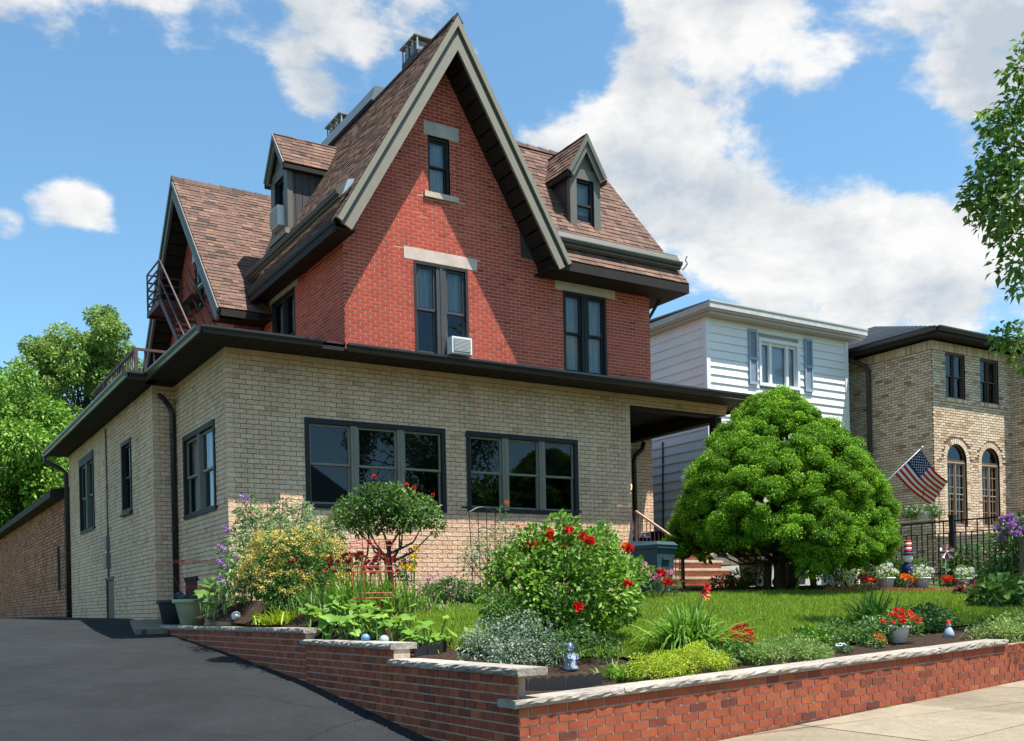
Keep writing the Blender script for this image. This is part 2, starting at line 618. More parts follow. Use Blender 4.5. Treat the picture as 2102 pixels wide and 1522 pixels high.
def brick_list(convex, holes, bl, bh, joint, z0, off=0.5, jit=0.0, skip=0.012):
    """returns 2D polygons of bricks (x,z); the last flag tells a full rectangle"""
    xs = [p[0] for p in convex]
    zs = [p[1] for p in convex]
    out = []
    rect = len(convex) == 4 and len(set(round(x, 4) for x in xs)) == 2 and len(set(round(z, 4) for z in zs)) == 2
    row = 0
    z = z0
    while z < max(zs):
        if z + bh > min(zs):
            x = min(xs) - (bl * off if row % 2 else 0)
            while x < max(xs):
                x0, x1 = x + joint / 2, x + bl - joint / 2
                za, zb = z + joint / 2, z + bh - joint / 2
                if rect:
                    x0, x1, za, zb = max(x0, min(xs)), min(x1, max(xs)), max(za, min(zs)), min(zb, max(zs))
                segs = [(x0, x1, za, zb)]
                for h in holes:
                    ns = []
                    for a, b, c, d in segs:
                        if b <= h[0] or a >= h[1] or d <= h[2] or c >= h[3]:
                            ns.append((a, b, c, d))
                            continue
                        if d - h[3] > .25 * bh and c < h[3]:
                            ns.append((a, b, h[3], d))
                            continue
                        if h[2] - c > .25 * bh and d > h[2]:
                            ns.append((a, b, c, h[2]))
                            continue
                        if a < h[0]:
                            ns.append((a, h[0], c, d))
                        if b > h[1]:
                            ns.append((h[1], b, c, d))
                    segs = ns
                for a, b, c, d in segs:
                    if b - a < skip or d - c < skip:
                        continue
                    p = [(a, c), (b, c), (b, d), (a, d)]
                    full = abs((b - a) - (bl - joint)) < 1e-4 and abs((d - c) - (bh - joint)) < 1e-4
                    if not rect:
                        q = clip_poly(p, convex)
                        if len(q) < 3 or area2(q) < 2e-4:
                            continue
                        full = full and abs(area2(q) - area2(p)) < 1e-6
                        p = q
                    out.append((p, full))
                x += bl
        z += bh
        row += 1
    return out


def brick_tint():
    return min(1, max(0, random.gauss(.55, .2)))


def lay_bricks(T, bricks, proud, matl, parent, name, field, single=0, near=None, rotz=0.0, tfun=brick_tint, inset=0.0, matrix=None):
    """bricks in plane y=0 of frame T, sticking out by proud (towards -y). The nearest `single` full ones become objects."""
    idx = list(range(len(bricks)))
    solo = set()
    if single:
        c = [(i, T((sum(p[0] for p in bricks[i][0]) / len(bricks[i][0]), 0, sum(p[1] for p in bricks[i][0]) / len(bricks[i][0])))) for i in idx if bricks[i][1]]
        nx, ny, nz = near
        c.sort(key=lambda t: (t[1][0] - nx) ** 2 + (t[1][1] - ny) ** 2 + (t[1][2] - nz) ** 2)
        solo = set(i for i, _ in c[:single])
    mb = MB(T)

    def add(mb, p, t, dy):
        n = len(p)
        pr = proud + dy
        vs = [(q[0], -pr, q[1]) for q in p] + [(q[0], 0, q[1]) for q in p]
        mb.faces(vs, [tuple(range(n))] + [(i, n + i, n + (i + 1) % n, (i + 1) % n) for i in range(n)], t)
    for i in idx:
        if i not in solo:
            add(mb, bricks[i][0], tfun(), random.uniform(-.3, .3) * proud)
    if mb.v:
        o = mb.build(field, matl, parent, 'stuff')
    if solo:
        p0 = bricks[next(iter(solo))][0]
        w, h = p0[1][0] - p0[0][0], p0[2][1] - p0[1][1]
        vars_ = []
        for k in range(14):
            b = MB()
            add(b, [(-w / 2, -h / 2), (w / 2, -h / 2), (w / 2, h / 2), (-w / 2, h / 2)], tfun(), random.uniform(-.3, .3) * proud)
            vars_.append(b.mesh(name, matl))
        po = origin_of(parent)
        for i in sorted(solo):
            p = bricks[i][0]
            c = T(((p[0][0] + p[1][0]) / 2, 0, (p[0][1] + p[2][1]) / 2))
            o = bpy.data.objects.new(name, random.choice(vars_))
            o.location = Vector(c) - po
            if matrix is not None:
                o.rotation_euler = matrix
            else:
                o.rotation_euler = (0, 0, rotz)
            COL.objects.link(o)
            o.parent = parent


# ------------------------------------------------------------------ leaves and blades (numpy)
def np_mesh(name, V, F, tint, matl, parent=None, kind=None, smooth=False):
    me = bpy.data.meshes.new(name)
    V = np.asarray(V, dtype=np.float32)
    F = np.asarray(F, dtype=np.int32)
    org = origin_of(parent) if parent is not None else Vector((0, 0, 0))
    V = V - np.array(org, dtype=np.float32)
    k = F.shape[1]
    me.vertices.add(len(V))
    me.vertices.foreach_set('co', V.ravel())
    me.loops.add(F.size)
    me.loops.foreach_set('vertex_index', F.ravel())
    me.polygons.add(len(F))
    me.polygons.foreach_set('loop_start', np.arange(0, F.size, k, dtype=np.int32))
    me.polygons.foreach_set('loop_total', np.full(len(F), k, dtype=np.int32))
    if smooth:
        me.polygons.foreach_set('use_smooth', np.ones(len(F), dtype=bool))
    me.materials.append(matl)
    a = me.attributes.new('tint', 'FLOAT', 'FACE')
    a.data.foreach_set('value', np.asarray(tint, dtype=np.float32))
    me.update(calc_edges=True)
    o = bpy.data.objects.new(name, me)
    link(o, parent)
    if kind:
        o['kind'] = kind
    return o


def unit(a):
    return a / np.maximum(np.linalg.norm(a, axis=1, keepdims=True), 1e-6)


def rand_dir(n):
    return unit(RNG.normal(size=(n, 3)))


def leaf_geo(P, D, Nn, L, W, tint, fold=.12, droop=.15):
    """rhombic leaves folded on the midrib: 4 vertices, 2 triangles each"""
    n = len(P)
    D = unit(D)
    S = unit(np.cross(D, Nn))
    Nn = np.cross(S, D)
    L = np.broadcast_to(L, (n,))[:, None]
    W = np.broadcast_to(W, (n,))[:, None]
    mid = P + D * L * .45
    a = mid + S * W * .5 + Nn * W * fold
    b = mid - S * W * .5 + Nn * W * fold
    tip = P + D * L - np.array([0, 0, 1]) * L * droop
    V = np.stack([P, a, tip, b], 1).reshape(-1, 3)
    i = np.arange(n)[:, None] * 4
    F = np.concatenate([i + np.array([[0, 1, 2]]), i + np.array([[0, 2, 3]])], 1).reshape(-1, 3)
    return V, F, np.repeat(tint, 2)


def blades_geo(P, D0, L, W, droop, tint, seg=4):
    """curved strap leaves: P base, D0 start direction, bending down"""
    n = len(P)
    D = unit(D0)
    side = unit(np.cross(D, np.array([0, 0, 1.0]) + RNG.normal(size=(n, 3)) * .15))
    L = np.broadcast_to(L, (n,)).astype(float)
    W = np.broadcast_to(W, (n,)).astype(float)
    droop = np.broadcast_to(droop, (n,)).astype(float)
    rows = []
    for k in range(seg + 1):
        s = k / seg
        c = P + D * (L * s)[:, None] - np.array([0, 0, 1.0]) * (droop * L * s ** 2.4)[:, None]
        w = W * (1 - s ** 2.2) * (.55 + .45 * min(1, s * 4)) * .5 + W * .02
        rows.append(np.stack([c - side * w[:, None], c + side * w[:, None]], 1))
    V = np.stack(rows, 1).reshape(-1, 3)
    base = np.arange(n)[:, None] * (2 * (seg + 1))
    F = []
    for k in range(seg):
        F.append(base + np.array([[2 * k, 2 * k + 1, 2 * k + 3, 2 * k + 2]]))
    F = np.stack(F, 1).reshape(-1, 4)
    return V, F, np.repeat(tint, seg)


def join_geo(parts):
    V, F, T_, o = [], [], [], 0
    for v, f, t in parts:
        V.append(v)
        F.append(f + o)
        T_.append(t)
        o += len(v)
    return np.concatenate(V), np.concatenate(F), np.concatenate(T_)


def lobes_leaves(lobes, n, size, aspect=.5, shell=.55, upb=.35, tl=.5, tv=.22, droop=.15, fold=.12, outw=1.0):
    """lobes: (cx,cy,cz,rx,ry,rz). leaves spread through the outer shell of each lobe"""
    lobes = np.array(lobes, float)
    vol = (lobes[:, 3] * lobes[:, 4] * lobes[:, 5]) ** (2 / 3)
    k = RNG.choice(len(lobes), n, p=vol / vol.sum())
    d = rand_dir(n)
    r = shell + (1.04 - shell) * RNG.random(n) ** .6
    lb = lobes[k]
    P = lb[:, :3] + d * lb[:, 3:] * r[:, None]
    D = unit(d * outw + rand_dir(n) * .9 + np.array([0, 0, upb]) * .6)
    Nn = unit(d * .7 + np.array([0, 0, 1.0]) * .8 + rand_dir(n) * .7)
    sz = size * RNG.uniform(.65, 1.3, n)
    lt = RNG.normal(0, .15, len(lobes))[k]
    tint = np.clip(RNG.normal(tl, tv, n) + lt, 0, 1)
    return leaf_geo(P, D, Nn, sz, sz * aspect, tint, fold, droop)


def blob_lobes(c, rx, ry, rz, n, r, flat=1.0, top=True):
    """lobes spread over an ellipsoid (mostly its upper part)"""
    out = []
    for i in range(n):
        z = random.uniform(-.35 if top else -1, 1)
        a = random.uniform(0, 2 * math.pi)
        q = math.sqrt(max(0, 1 - z * z))
        s = random.uniform(.55, .95)
        rr = r * random.uniform(.7, 1.3)
        out.append((c[0] + rx * s * q * math.cos(a), c[1] + ry * s * q * math.sin(a), c[2] + rz * s * z, rr, rr, rr * flat))
    return out


def flower_ball(c, r, n=26, tint=(.2, 1)):
    """a full bloom as overlapping cupped petals"""
    c = np.array(c, float)
    d = rand_dir(n)
    d[:, 2] = d[:, 2] * .85 + .12
    P = c + d * r * .35
    D = unit(d * .6 + rand_dir(n) * .5 + np.array([0, 0, .4]))
    L = r * RNG.uniform(.8, 1.15, n)
    return leaf_geo(P, D, d, L, L * 1.0, RNG.uniform(tint[0], tint[1], n), .25, .05)

# ================================================================== GROUND
def lerp_tab(x, tab):
    if x <= tab[0][0]:
        return tab[0][1]
    for (a, b), (c, d) in zip(tab, tab[1:]):
        if x <= c:
            return b + (d - b) * (x - a) / (c - a)
    return tab[-1][1]


DRV = [(-40, -.32), (3.0, -.30), (6.0, -.22), (7.6, -.10), (9.3, .06), (12.8, .47), (16.8, .80), (21.3, 1.10), (23.5, 1.33), (34, 1.40), (80, 1.45)]
WX, WY = 4.81, 7.62            # outer corner of the garden wall


def z_drive(y):
    return lerp_tab(y, DRV)


def z_walk(x):
    return -.12 + .058 * (x - WX)


def z_garden(x, y):
    zf = .52 + .038 * (x - WX)
    zb = 1.60 + .012 * (x - 5.6)
    s = min(max((y - 7.8) / 7.6, 0), 1)
    z = zf + (zb - zf) * s
    if x < 5.35:
        cap = .80 if y < 10.2 else (.98 if y < 12.9 else 1.13 + max(0, y - 13) * .035)
        z = min(z, cap + max(0, (x - 4.95)) * .5)
    return z


def grid_sheet(name, xs, ys, zfun, matl, kind='structure', parent=None):
    mb = MB()
    vs = [(x, y, zfun(x, y)) for y in ys for x in xs]
    nx = len(xs)
    fs = [(j * nx + i, j * nx + i + 1, (j + 1) * nx + i + 1, (j + 1) * nx + i) for j in range(len(ys) - 1) for i in range(nx - 1)]
    mb.faces(vs, fs, .5, True)
    return mb.build(name, matl, parent, kind)


def frange(a, b, n):
    return [a + (b - a) * i / n for i in range(n + 1)]


# far ground under everything
def zg_far(x, y):
    if y < 22:
        return -.75
    return -.75 + min(1, (y - 22) / 14) * 1.95


grid_sheet('ground', [-900, -300, -80, -30, 0, 12, 30, 60, 200, 900], [-900, -200, -40, 5, 22, 36, 80, 200, 900], zg_far, M_EARTH)
grid_sheet('driveway', frange(-9, 4.80, 12), frange(-1.5, 34, 71), lambda x, y: z_drive(y) + .02 * max(0, (WX - x)) * 0, M_ASPH)
grid_sheet('street', [-120, -9, 60, 160], [-12, -6, -1.5], lambda x, y: -.36, M_ROAD)
# pavement: slabs with open joints over a bed
pav = grid_sheet('sidewalk', frange(4.8, 40, 36), [-1.5, 1, 3, 5, 7.2, 7.66], lambda x, y: z_walk(x) - .03 - .012 * max(0, 7.6 - y), M_SOIL)
px_ = 4.82
row_y = [7.60, 5.85, 4.10, 2.35, .6]
ri = random.Random(3)
while px_ < 26:
    w = 1.75
    for r in range(4):
        x0, x1, y1, y0 = px_ + .006, px_ + w - .006, row_y[r] - .006, row_y[r + 1] + .006
        dz = ri.uniform(-.004, .004)
        mb = MB()
        zz = lambda x, y: z_walk(x) + dz - .012 * (7.6 - y)
        b = [(x0, y0), (x1, y0), (x1, y1), (x0, y1)]
        t = ri.random()
        mb.faces([(x, y, zz(x, y) - .06) for x, y in b] + [(x, y, zz(x, y)) for x, y in b],
                 [(4, 5, 6, 7), (0, 1, 5, 4), (1, 2, 6, 5), (2, 3, 7, 6), (3, 0, 4, 7)], t)
        mb.build('paving_slab', M_CONC, pav)
    px_ += w
# garden soil of both front lots
gx = [4.93, 5.05, 5.2, 5.4] + frange(5.7, 19.4, 36)
gy = frange(7.74, 18.9, 36)
grid_sheet('garden_soil', gx, gy, lambda x, y: z_garden(x, y) + .02 * math.sin(x * 7) * math.sin(y * 6), M_SOIL)
grid_sheet('front_yard', frange(19.4, 40, 30), gy, z_garden, M_EARTH)
# a concrete apron beside the house where the pots stand
mb = MB()
mb.prism([(4.2, 20.3, 1.02), (5.6, 20.3, 1.02), (5.6, 22.5, 1.2), (4.55, 22.5, 1.2)], (0, 0, .11))
mb.build('apron', M_CONC, None, 'structure')
# the dark strip where the driveway meets the houses is cast shade, nothing drawn
# ================================================================== GARDEN WALL
gw = thing('garden_wall', 'red brick retaining wall with rough stone caps along driveway and sidewalk', 'retaining wall', (WX, WY, 0))
SL = math.atan(.0385)
cs, sn = math.cos(SL), math.sin(SL)


def T_gfront(p):
    return (WX + p[0] * cs - p[2] * sn * 0, WY + p[1], .505 + p[0] * sn + p[2])


GL = 13.0
mb = MB(T_gfront)
mb.box(0.004, GL, 0.004, .2, -.95, 0)
mb.build('wall_core', M_GMORT, gw)


def gtint():
    return min(1, max(0, random.gauss(.54, .23)))


front_b = brick_list([(0, -.90), (GL, -.90), (GL, 0), (0, 0)], [], .2105, .0885, .0145, -.885)
lay_bricks(T_gfront, front_b, .005, M_GARD, gw, 'brick', 'brick_field', 214, (6.5, 7.6, .4), matrix=(0, -SL, 0), tfun=gtint)
steps = [(0, 2.55, .79), (2.55, 5.25, .965), (5.25, 13.4, 1.115)]       # along y from the corner, top of brickwork
for k, (a, b, zt) in enumerate(steps):
    T = T_left(WX, WY, zt)
    y0, y1 = -b, -a
    mb = MB(T)
    mb.box(y0, y1 - (.2 if k == 0 else 0), .004, .2, -1.35, 0)
    mb.build('wall_core', M_GMORT, gw)
    bl = brick_list([(y0, -1.35), (y1, -1.35), (y1, 0), (y0, 0)], [], .2105, .0885, .0145, -.0885 * 15)
    lay_bricks(T, bl, .005, M_GARD, gw, 'brick', 'brick_field', 42 if k < 2 else 0, (4.8, 9 + 2 * k, .5), rotz=-math.pi / 2, tfun=gtint)


def cap_stone(T, x0, x1, depth, th, over, name='cap_stone'):
    """stone slab with a rough split front edge (local x along, y inwards, z up)"""
    n = max(6, int((x1 - x0) / .07))
    mb = MB(T)
    rg = random.Random(int(x0 * 1000) + 5)
    rows = []
    prof = [(0.0, 0.0), (-.35, .18), (-.62, .45), (-.5, .75), (-.18, .96), (.35, 1.0)]
    for i in range(n + 1):
        x = x0 + (x1 - x0) * i / n
        r = []
        for a, h in prof:
            jit = rg.uniform(-.35, .35) if 0 < h < 1 else rg.uniform(-.12, .12)
            r.append((x, -over + (a + jit) * .028, h * th + (rg.uniform(-.08, .08) * th if 0 < h < 1 else 0)))
        r.append((x, depth, th))
        r.append((x, depth, 0))
        rows.append(r)
    k = len(rows[0])
    vs = [p for r in rows for p in r]
    fs = []
    for i in range(n):
        for j in range(k - 1):
            fs.append((i * k + j, (i + 1) * k + j, (i + 1) * k + j + 1, i * k + j + 1))
        fs.append((i * k + k - 1, (i + 1) * k + k - 1, (i + 1) * k, i * k))
    fs.append(tuple(range(k)))
    fs.append(tuple(n * k + j for j in range(k))[::-1])
    mb.faces(vs, fs, rg.random())
    return mb.build(name, M_CAP, gw)


x = -.06
for w in (1.22, 1.05, 1.3, 1.16, 1.24, 1.1, 1.15):
    if x > 7.2:
        break
    cap_stone(T_gfront, x, min(x + w - .006, 7.3), .27, .072, .03)
    x += w
for k, (a, b, zt) in enumerate(steps):
    T = T_left(WX, WY, zt)
    xs_ = [-b - .10, -(a + b) / 2, -a + .02] if k < 2 else [-13.45, -11.9, -10.2, -8.6, -6.9, -5.25 + .06]
    if k == 0:
        xs_ = [-2.63, -1.2, .06]
    for i in range(len(xs_) - 1):
        cap_stone(T, xs_[i], xs_[i + 1] - .005, .28, .07, .03)

# ================================================================== THE HOUSE
YT, XT, XF = 18.73, 5.58, 5.11          # tan front plane, tan left plane, far left plane
YJ = 22.5
YR, XR, XE = 17.88, 7.60, 15.02         # red front, red left, red right
house = thing('brick_house', 'large red brick gabled house with a tan brick ground floor and dark eaves', 'house', (5.6, 18.7, 1.3))


def window(parent, T, x0, x1, z0, z1, lights=1, casing=.07, cas_mat=M_DARK, fr_mat=M_TRIM, proud=.03, blind=None, sash=.045, mull=.10, meet=.5, head=None, sill=0, fill=.0, curtain=None, inset=.05, sillmat=None):
    """double-hung window. T: local frame (x right, y inwards, z up)"""
    head = casing if head is None else head
    mb = MB(T)
    mb.box(x0 - casing, x0, -proud, .12, z0 - casing, z1 + head)
    mb.box(x1, x1 + casing, -proud, .12, z0 - casing, z1 + head)
    mb.box(x0, x1, -proud - .004, .12, z1, z1 + head)
    mb.box(x0, x1, -proud - .004, .12, z0 - casing, z0)
    if sill:
        mb.box(x0 - casing - .03, x1 + casing + .03, -proud - .05, .06, z0 - casing - sill, z0 - casing - .002)
    w = mb.build('window', cas_mat, parent)
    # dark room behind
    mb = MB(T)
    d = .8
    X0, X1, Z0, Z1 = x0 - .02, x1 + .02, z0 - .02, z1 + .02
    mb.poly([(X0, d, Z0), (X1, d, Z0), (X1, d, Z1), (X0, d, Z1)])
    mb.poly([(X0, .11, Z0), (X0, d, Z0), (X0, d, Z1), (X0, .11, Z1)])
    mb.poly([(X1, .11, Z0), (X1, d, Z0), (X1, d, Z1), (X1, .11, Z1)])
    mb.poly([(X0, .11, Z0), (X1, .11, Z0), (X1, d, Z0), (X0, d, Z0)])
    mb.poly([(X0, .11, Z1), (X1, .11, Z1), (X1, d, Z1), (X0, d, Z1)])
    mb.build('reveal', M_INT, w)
    lw = (x1 - x0 - mull * (lights - 1)) / lights
    for i in range(lights - 1):
        mb = MB(T)
        a = x0 + (i + 1) * lw + i * mull
        mb.box(a, a + mull, -proud + .012, .12, z0, z1)
        mb.box(a + mull * .38, a + mull * .62, -proud, -proud + .012, z0, z1)
        mb.build('mullion', fr_mat, w)
    zm = z0 + (z1 - z0) * meet
    for i in range(lights):
        a = x0 + i * (lw + mull)
        b = a + lw
        for lo, hi, dy in ((z0, zm + .02, inset + .028), (zm - .02, z1, inset)):
            mb = MB(T)
            g = .003
            mb.box(a + g, a + sash, dy - .02, dy + .02, lo + g, hi - g)
            mb.box(b - sash, b - g, dy - .02, dy + .02, lo + g, hi - g)
            mb.box(a + sash, b - sash, dy - .02, dy + .02, lo + g, lo + sash)
            mb.box(a + sash, b - sash, dy - .02, dy + .02, hi - sash, hi - g)
            mb.build('sash', fr_mat, w)
            mb = MB(T)
            mb.poly([(a + sash - .01, dy, lo + sash - .01), (b - sash + .01, dy, lo + sash - .01), (b - sash + .01, dy, hi - sash + .01), (a + sash - .01, dy, hi - sash + .01)])
            mb.build('pane', M_GLASS, w)
        if blind:
            mb = MB(T)
            z = z1 - .03
            while z > z1 - (z1 - z0) * blind:
                mb.poly([(a + .03, .145, z), (b - .03, .145, z), (b - .03, .17, z - .022), (a + .03, .17, z - .022)])
                z -= .04
            for xx in (.2, .8):
                mb.box(a + lw * xx - .002, a + lw * xx + .002, .14, .142, z, z1)
            mb.build('blind', M_BLIND, w)
        if curtain:
            mb = MB(T)
            n = 14
            pts = [(a + (b - a) * k / n, .17 + .018 * math.sin(k * 2.1), 0) for k in range(n + 1)]
            zt, zb_ = z0 + (z1 - z0) * curtain[1], z0 + (z1 - z0) * curtain[0]
            for k in range(n):
                p, q = pts[k], pts[k + 1]
                mb.poly([(p[0], p[1], zb_), (q[0], q[1], zb_), (q[0], q[1], zt), (p[0], p[1], zt)])
            mb.build('curtain', M_CURT, w)
    return w


# ---- tan walls
TANB, TANH = .240, .0920
tf = T_front(0, YT, 0)
holesF = [(7.13, 10.08, 3.46, 5.10), (10.70, 13.47, 3.50, 5.09)]
mb = MB(tf)
wall_sheet(mb, [(XT, .9), (15.04, .9), (15.04, 6.33), (XT, 6.33)], holesF)
mb.poly([(15.04, 0, 6.08), (18.15, 0, 6.08), (18.15, 0, 6.33), (15.04, 0, 6.33)])
mb.poly([(15.04, 0, 6.08), (15.04, .32, 6.08), (18.15, .32, 6.08), (18.15, 0, 6.08)])
mb.poly([(15.04, 0, .9), (15.04, 3.6, .9), (15.04, 3.6, 6.3), (15.04, 0, 6.3)])
mb.poly([(18.15, 0, 6.08), (18.15, .32, 6.08), (18.15, .32, 6.33), (18.15, 0, 6.33)])
mb.build('tan_front_wall', M_TANMORT, house)
bF = brick_list([(XT, .98), (15.04, .98), (15.04, 6.33), (XT, 6.33)], holesF, TANB, TANH, .0115, .98)
bF += brick_list([(15.04, 6.08), (18.15, 6.08), (18.15, 6.33), (15.04, 6.33)], [], TANB, TANH, .0115, .98)
lay_bricks(tf, bF, .012, M_TAN, house, 'tan_brick', 'tan_brick_field', 300, (10.5, YT, 2.6))
tl = T_left(XT, 0, 0)
holesL = [(-21.80, -19.52, 3.42, 5.10), (-21.85, -21.0, 1.5, 2.12)]
mb = MB(tl)
wall_sheet(mb, [(-YJ, .9), (-YT, .9), (-YT, 6.33), (-YJ, 6.33)], holesL)
mb.build('tan_side_wall', M_TANMORT, house)
lay_bricks(tl, brick_list([(-YJ, .98), (-YT, .98), (-YT, 6.33), (-YJ, 6.33)], holesL, TANB, TANH, .0115, .98), .012, M_TAN, house, 'tan_brick', 'tan_brick_field')
tj = T_front(0, YJ, 0)
mb = MB(tj)
wall_sheet(mb, [(XF, .9), (XT + .02, .9), (XT + .02, 6.33), (XF, 6.33)], [])
mb.build('tan_return_wall', M_TANMORT, house)
lay_bricks(tj, brick_list([(XF, .98), (XT - .02, .98), (XT - .02, 6.33), (XF, 6.33)], [], TANB, TANH, .0115, .98), .012, M_TAN, house, 'tan_brick', 'tan_brick_field')
tl2 = T_left(XF, 0, 0)
holesL2 = [(-31.7, -29.45, 3.8, 5.95), (-25.72, -24.7, 3.85, 5.52), (-28.1, -27.05, 1.2, 2.35)]
mb = MB(tl2)
wall_sheet(mb, [(-33.6, .9), (-YJ, .9), (-YJ, 6.33), (-33.6, 6.33)], holesL2)
mb.build('tan_far_wall', M_TANMORT, house)
lay_bricks(tl2, brick_list([(-33.6, .98), (-YJ, .98), (-YJ, 6.33), (-33.6, 6.33)], holesL2, TANB, TANH, .0115, .98), .012, M_TAN, house, 'tan_brick', 'tan_brick_field')
# corner boards of square quoin bricks
for (cx, cy, dx, dy) in ((XT, YT, 1, 1), (XF, YJ, 1, 1)):
    z = .98
    mb = MB()
    while z < 6.3:
        mb.box(cx - .02, cx + .115, cy - .02, cy + .115, z + .004, min(z + TANH - .004, 6.33), random.gauss(.5, .2))
        z += TANH
    mb.build('corner_brick_column', M_TAN, house, 'stuff')
mb = MB()
z = .98
while z < 6.05:
    mb.box(14.93, 15.065, YT - .02, YT + .11, z + .004, z + TANH - .004, random.gauss(.6, .15))
    z += TANH
mb.build('corner_brick_column', M_TAN, house, 'stuff')
mb = MB()
mb.box(XT - .03, 18.17, YT - .03, YT + .02, 6.245, 6.325)
mb.box(XT - .03, XT + .02, YT + .02, YJ, 6.245, 6.325)
mb.build('frieze_band', M_TAN, house)

window(house, tf, 7.16, 10.05, 3.49, 5.05, 3, .09, M_DARK, M_TRIM, .035, blind=.5, head=.10, mull=.15)
window(house, tf, 10.73, 13.44, 3.53, 5.05, 3, .09, M_DARK, M_TRIM, .04, blind=.5, head=.10, mull=.15)
window(house, tl, -21.74, -19.58, 3.48, 5.02, 2, .09, M_DARK, M_TRIM, .04, curtain=(.0, 1.), head=.11, mull=.14)
window(house, tl2, -31.6, -29.55, 3.86, 5.70, 2, .09, M_DARK, M_TRIM2, .04, head=.22, mull=.22)
window(house, tl2, -25.66, -24.76, 3.92, 5.44, 1, .09, M_DARK, M_DARK, .04, sill=.06)
mb = MB(tl)
mb.box(-21.85, -21.0, -.03, .05, 1.5, 2.12)
mb.box(-21.9, -20.95, -.05, .05, 2.12, 2.17)
mb.build('basement_hatch', M_SOFFIT, house)
mb = MB(tl2)
mb.box(-28.1, -27.05, .03, .08, 1.2, 2.33)
mb.box(-28.13, -27.02, -.03, .08, 2.33, 2.40)
mb.build('cellar_door', M_IRON, house)
mb = MB(tl2)
mb.tube([(-27.6, -.03, 6.2), (-27.6, -.03, 2.4)], .022, 6)
mb.box(-27.75, -27.45, -.1, 0, 3.1, 3.45)
mb.box(-27.8, -27.4, -.12, 0, 2.62, 3.0)
mb.build('conduit', M_TRIM2, house)

# ---- soffits, boards one by one
SZ = 6.332


def boards_y(x0, x1, y0, y1, z, step, name='soffit_board', parent=house, th=.02):
    x = x0
    while x < x1 - .02:
        mb = MB()
        b = min(x + step - .012, x1)
        mb.box(x, b, y0, y1, z, z + th, random.random())
        mb.build(name, M_SOFFIT, parent)
        x += step


def boards_x(x0, x1, y0, y1, z, step, name='soffit_board', parent=house, th=.02):
    y = y0
    while y < y1 - .02:
        mb = MB()
        b = min(y + step - .012, y1)
        mb.box(x0, x1, y, b, z, z + th, random.random())
        mb.build(name, M_SOFFIT, parent)
        y += step


boards_y(5.62, 18.9, 17.93, YT, SZ, .26)
boards_x(4.95, 5.60, 17.93, YJ, SZ, .26)
boards_x(4.52, 5.12, 22.05, 33.9, SZ, .30)
mb = MB()
mb.box(4.5, 5.6, 22.0, 22.05, SZ, SZ + .1)
mb.box(5.585, 5.615, 17.93, YT, SZ - .006, SZ + .02)
mb.build('soffit_trim', M_SOFFIT, house)
# flat roof deck above
mb = MB()
mb.prism([(4.93, 17.9, 6.37), (7.6, 17.9, 6.37), (7.6, 22.9, 6.37), (4.93, 22.9, 6.37)], (0, 0, .05))
mb.prism([(4.93, 17.93, 6.43), (7.6, 17.93, 6.43), (7.6, 22.7, 6.80), (6.9, 22.9, 6.80), (4.93, 22.9, 6.45)], (0, 0, .03))
mb.prism([(4.5, 22.05, 6.37), (7.6, 22.05, 6.37), (7.6, 34, 6.37), (4.5, 34, 6.37)], (0, 0, .08))
mb.prism([(15.0, 17.9, 6.37), (18.95, 17.9, 6.37), (18.95, 22.8, 6.37), (15.0, 22.8, 6.37)], (0, 0, .09))
mb.build('porch_roof_deck', M_SHING, house)


def gutter(pts, name='gutter', parent=house, h=.135, w=.12):
    """K-style gutter along a straight run, outside to the left of the run direction"""
    a, b = Vector(pts[0]), Vector(pts[1])
    d = (b - a).normalized()
    o = Vector((0, 0, 1)).cross(d) * -1
    prof = [(0, 0), (w * .55, 0), (w * .7, h * .35), (w, h * .7), (w, h), (w * .88, h), (w * .88, h * .75), (w * .6, h * .4), (.02, h * .12), (.0, h * .98)]
    A = [tuple(a + o * q[0] + Vector((0, 0, q[1]))) for q in prof]
    mb = MB()
    n = len(prof)
    B = [tuple(b + o * q[0] + Vector((0, 0, q[1]))) for q in prof]
    mb.faces(A + B, [(i, i + 1, n + i + 1, n + i) for i in range(n - 1)])
    mb.faces([A[0], A[1], A[2], A[3], A[4], A[9]], [(0, 1, 2, 3, 4, 5)])
    mb.faces([B[0], B[1], B[2], B[3], B[4], B[9]], [(0, 1, 2, 3, 4, 5)])
    mb.build(name, M_GUTTER, parent)


GZ = 6.315
gutter([(4.93, 17.93, GZ), (7.14, 17.93, GZ)])
gutter([(7.62, YR - .005, GZ - .02), (18.95, YR - .005, GZ - .02)])
gutter([(4.93, 22.0, GZ), (4.93, 17.93, GZ)])
gutter([(4.52, 33.9, GZ), (4.52, 22.0, GZ)])
gutter([(4.52, 22.03, GZ), (4.93, 22.03, GZ)])
for bx in ((4.92, 7.6, 17.9, 17.925, 6.30, 6.44), (4.905, 4.93, 17.9, 22.03, 6.30, 6.44), (4.495, 4.52, 22.03, 33.9, 6.30, 6.44), (18.93, 18.96, 17.9, 22.8, 6.30, 6.45)):
    mb = MB()
    mb.box(*bx)
    mb.build('fascia', M_SOFFIT, house)


def downspout(parent, pts, r=.05, matl=M_GUTTER, name='downspout'):
    mb = MB()
    mb.tube(pts, r, 8)
    p0, p1 = Vector(pts[-2]), Vector(pts[-1])
    for s in (.1, .55, .95):
        p = p0.lerp(p1, s)
        mb.tube([p - Vector((0, 0, .03)), p + Vector((0, 0, .03))], r * 1.18, 8)
    return mb.build(name, matl, parent)


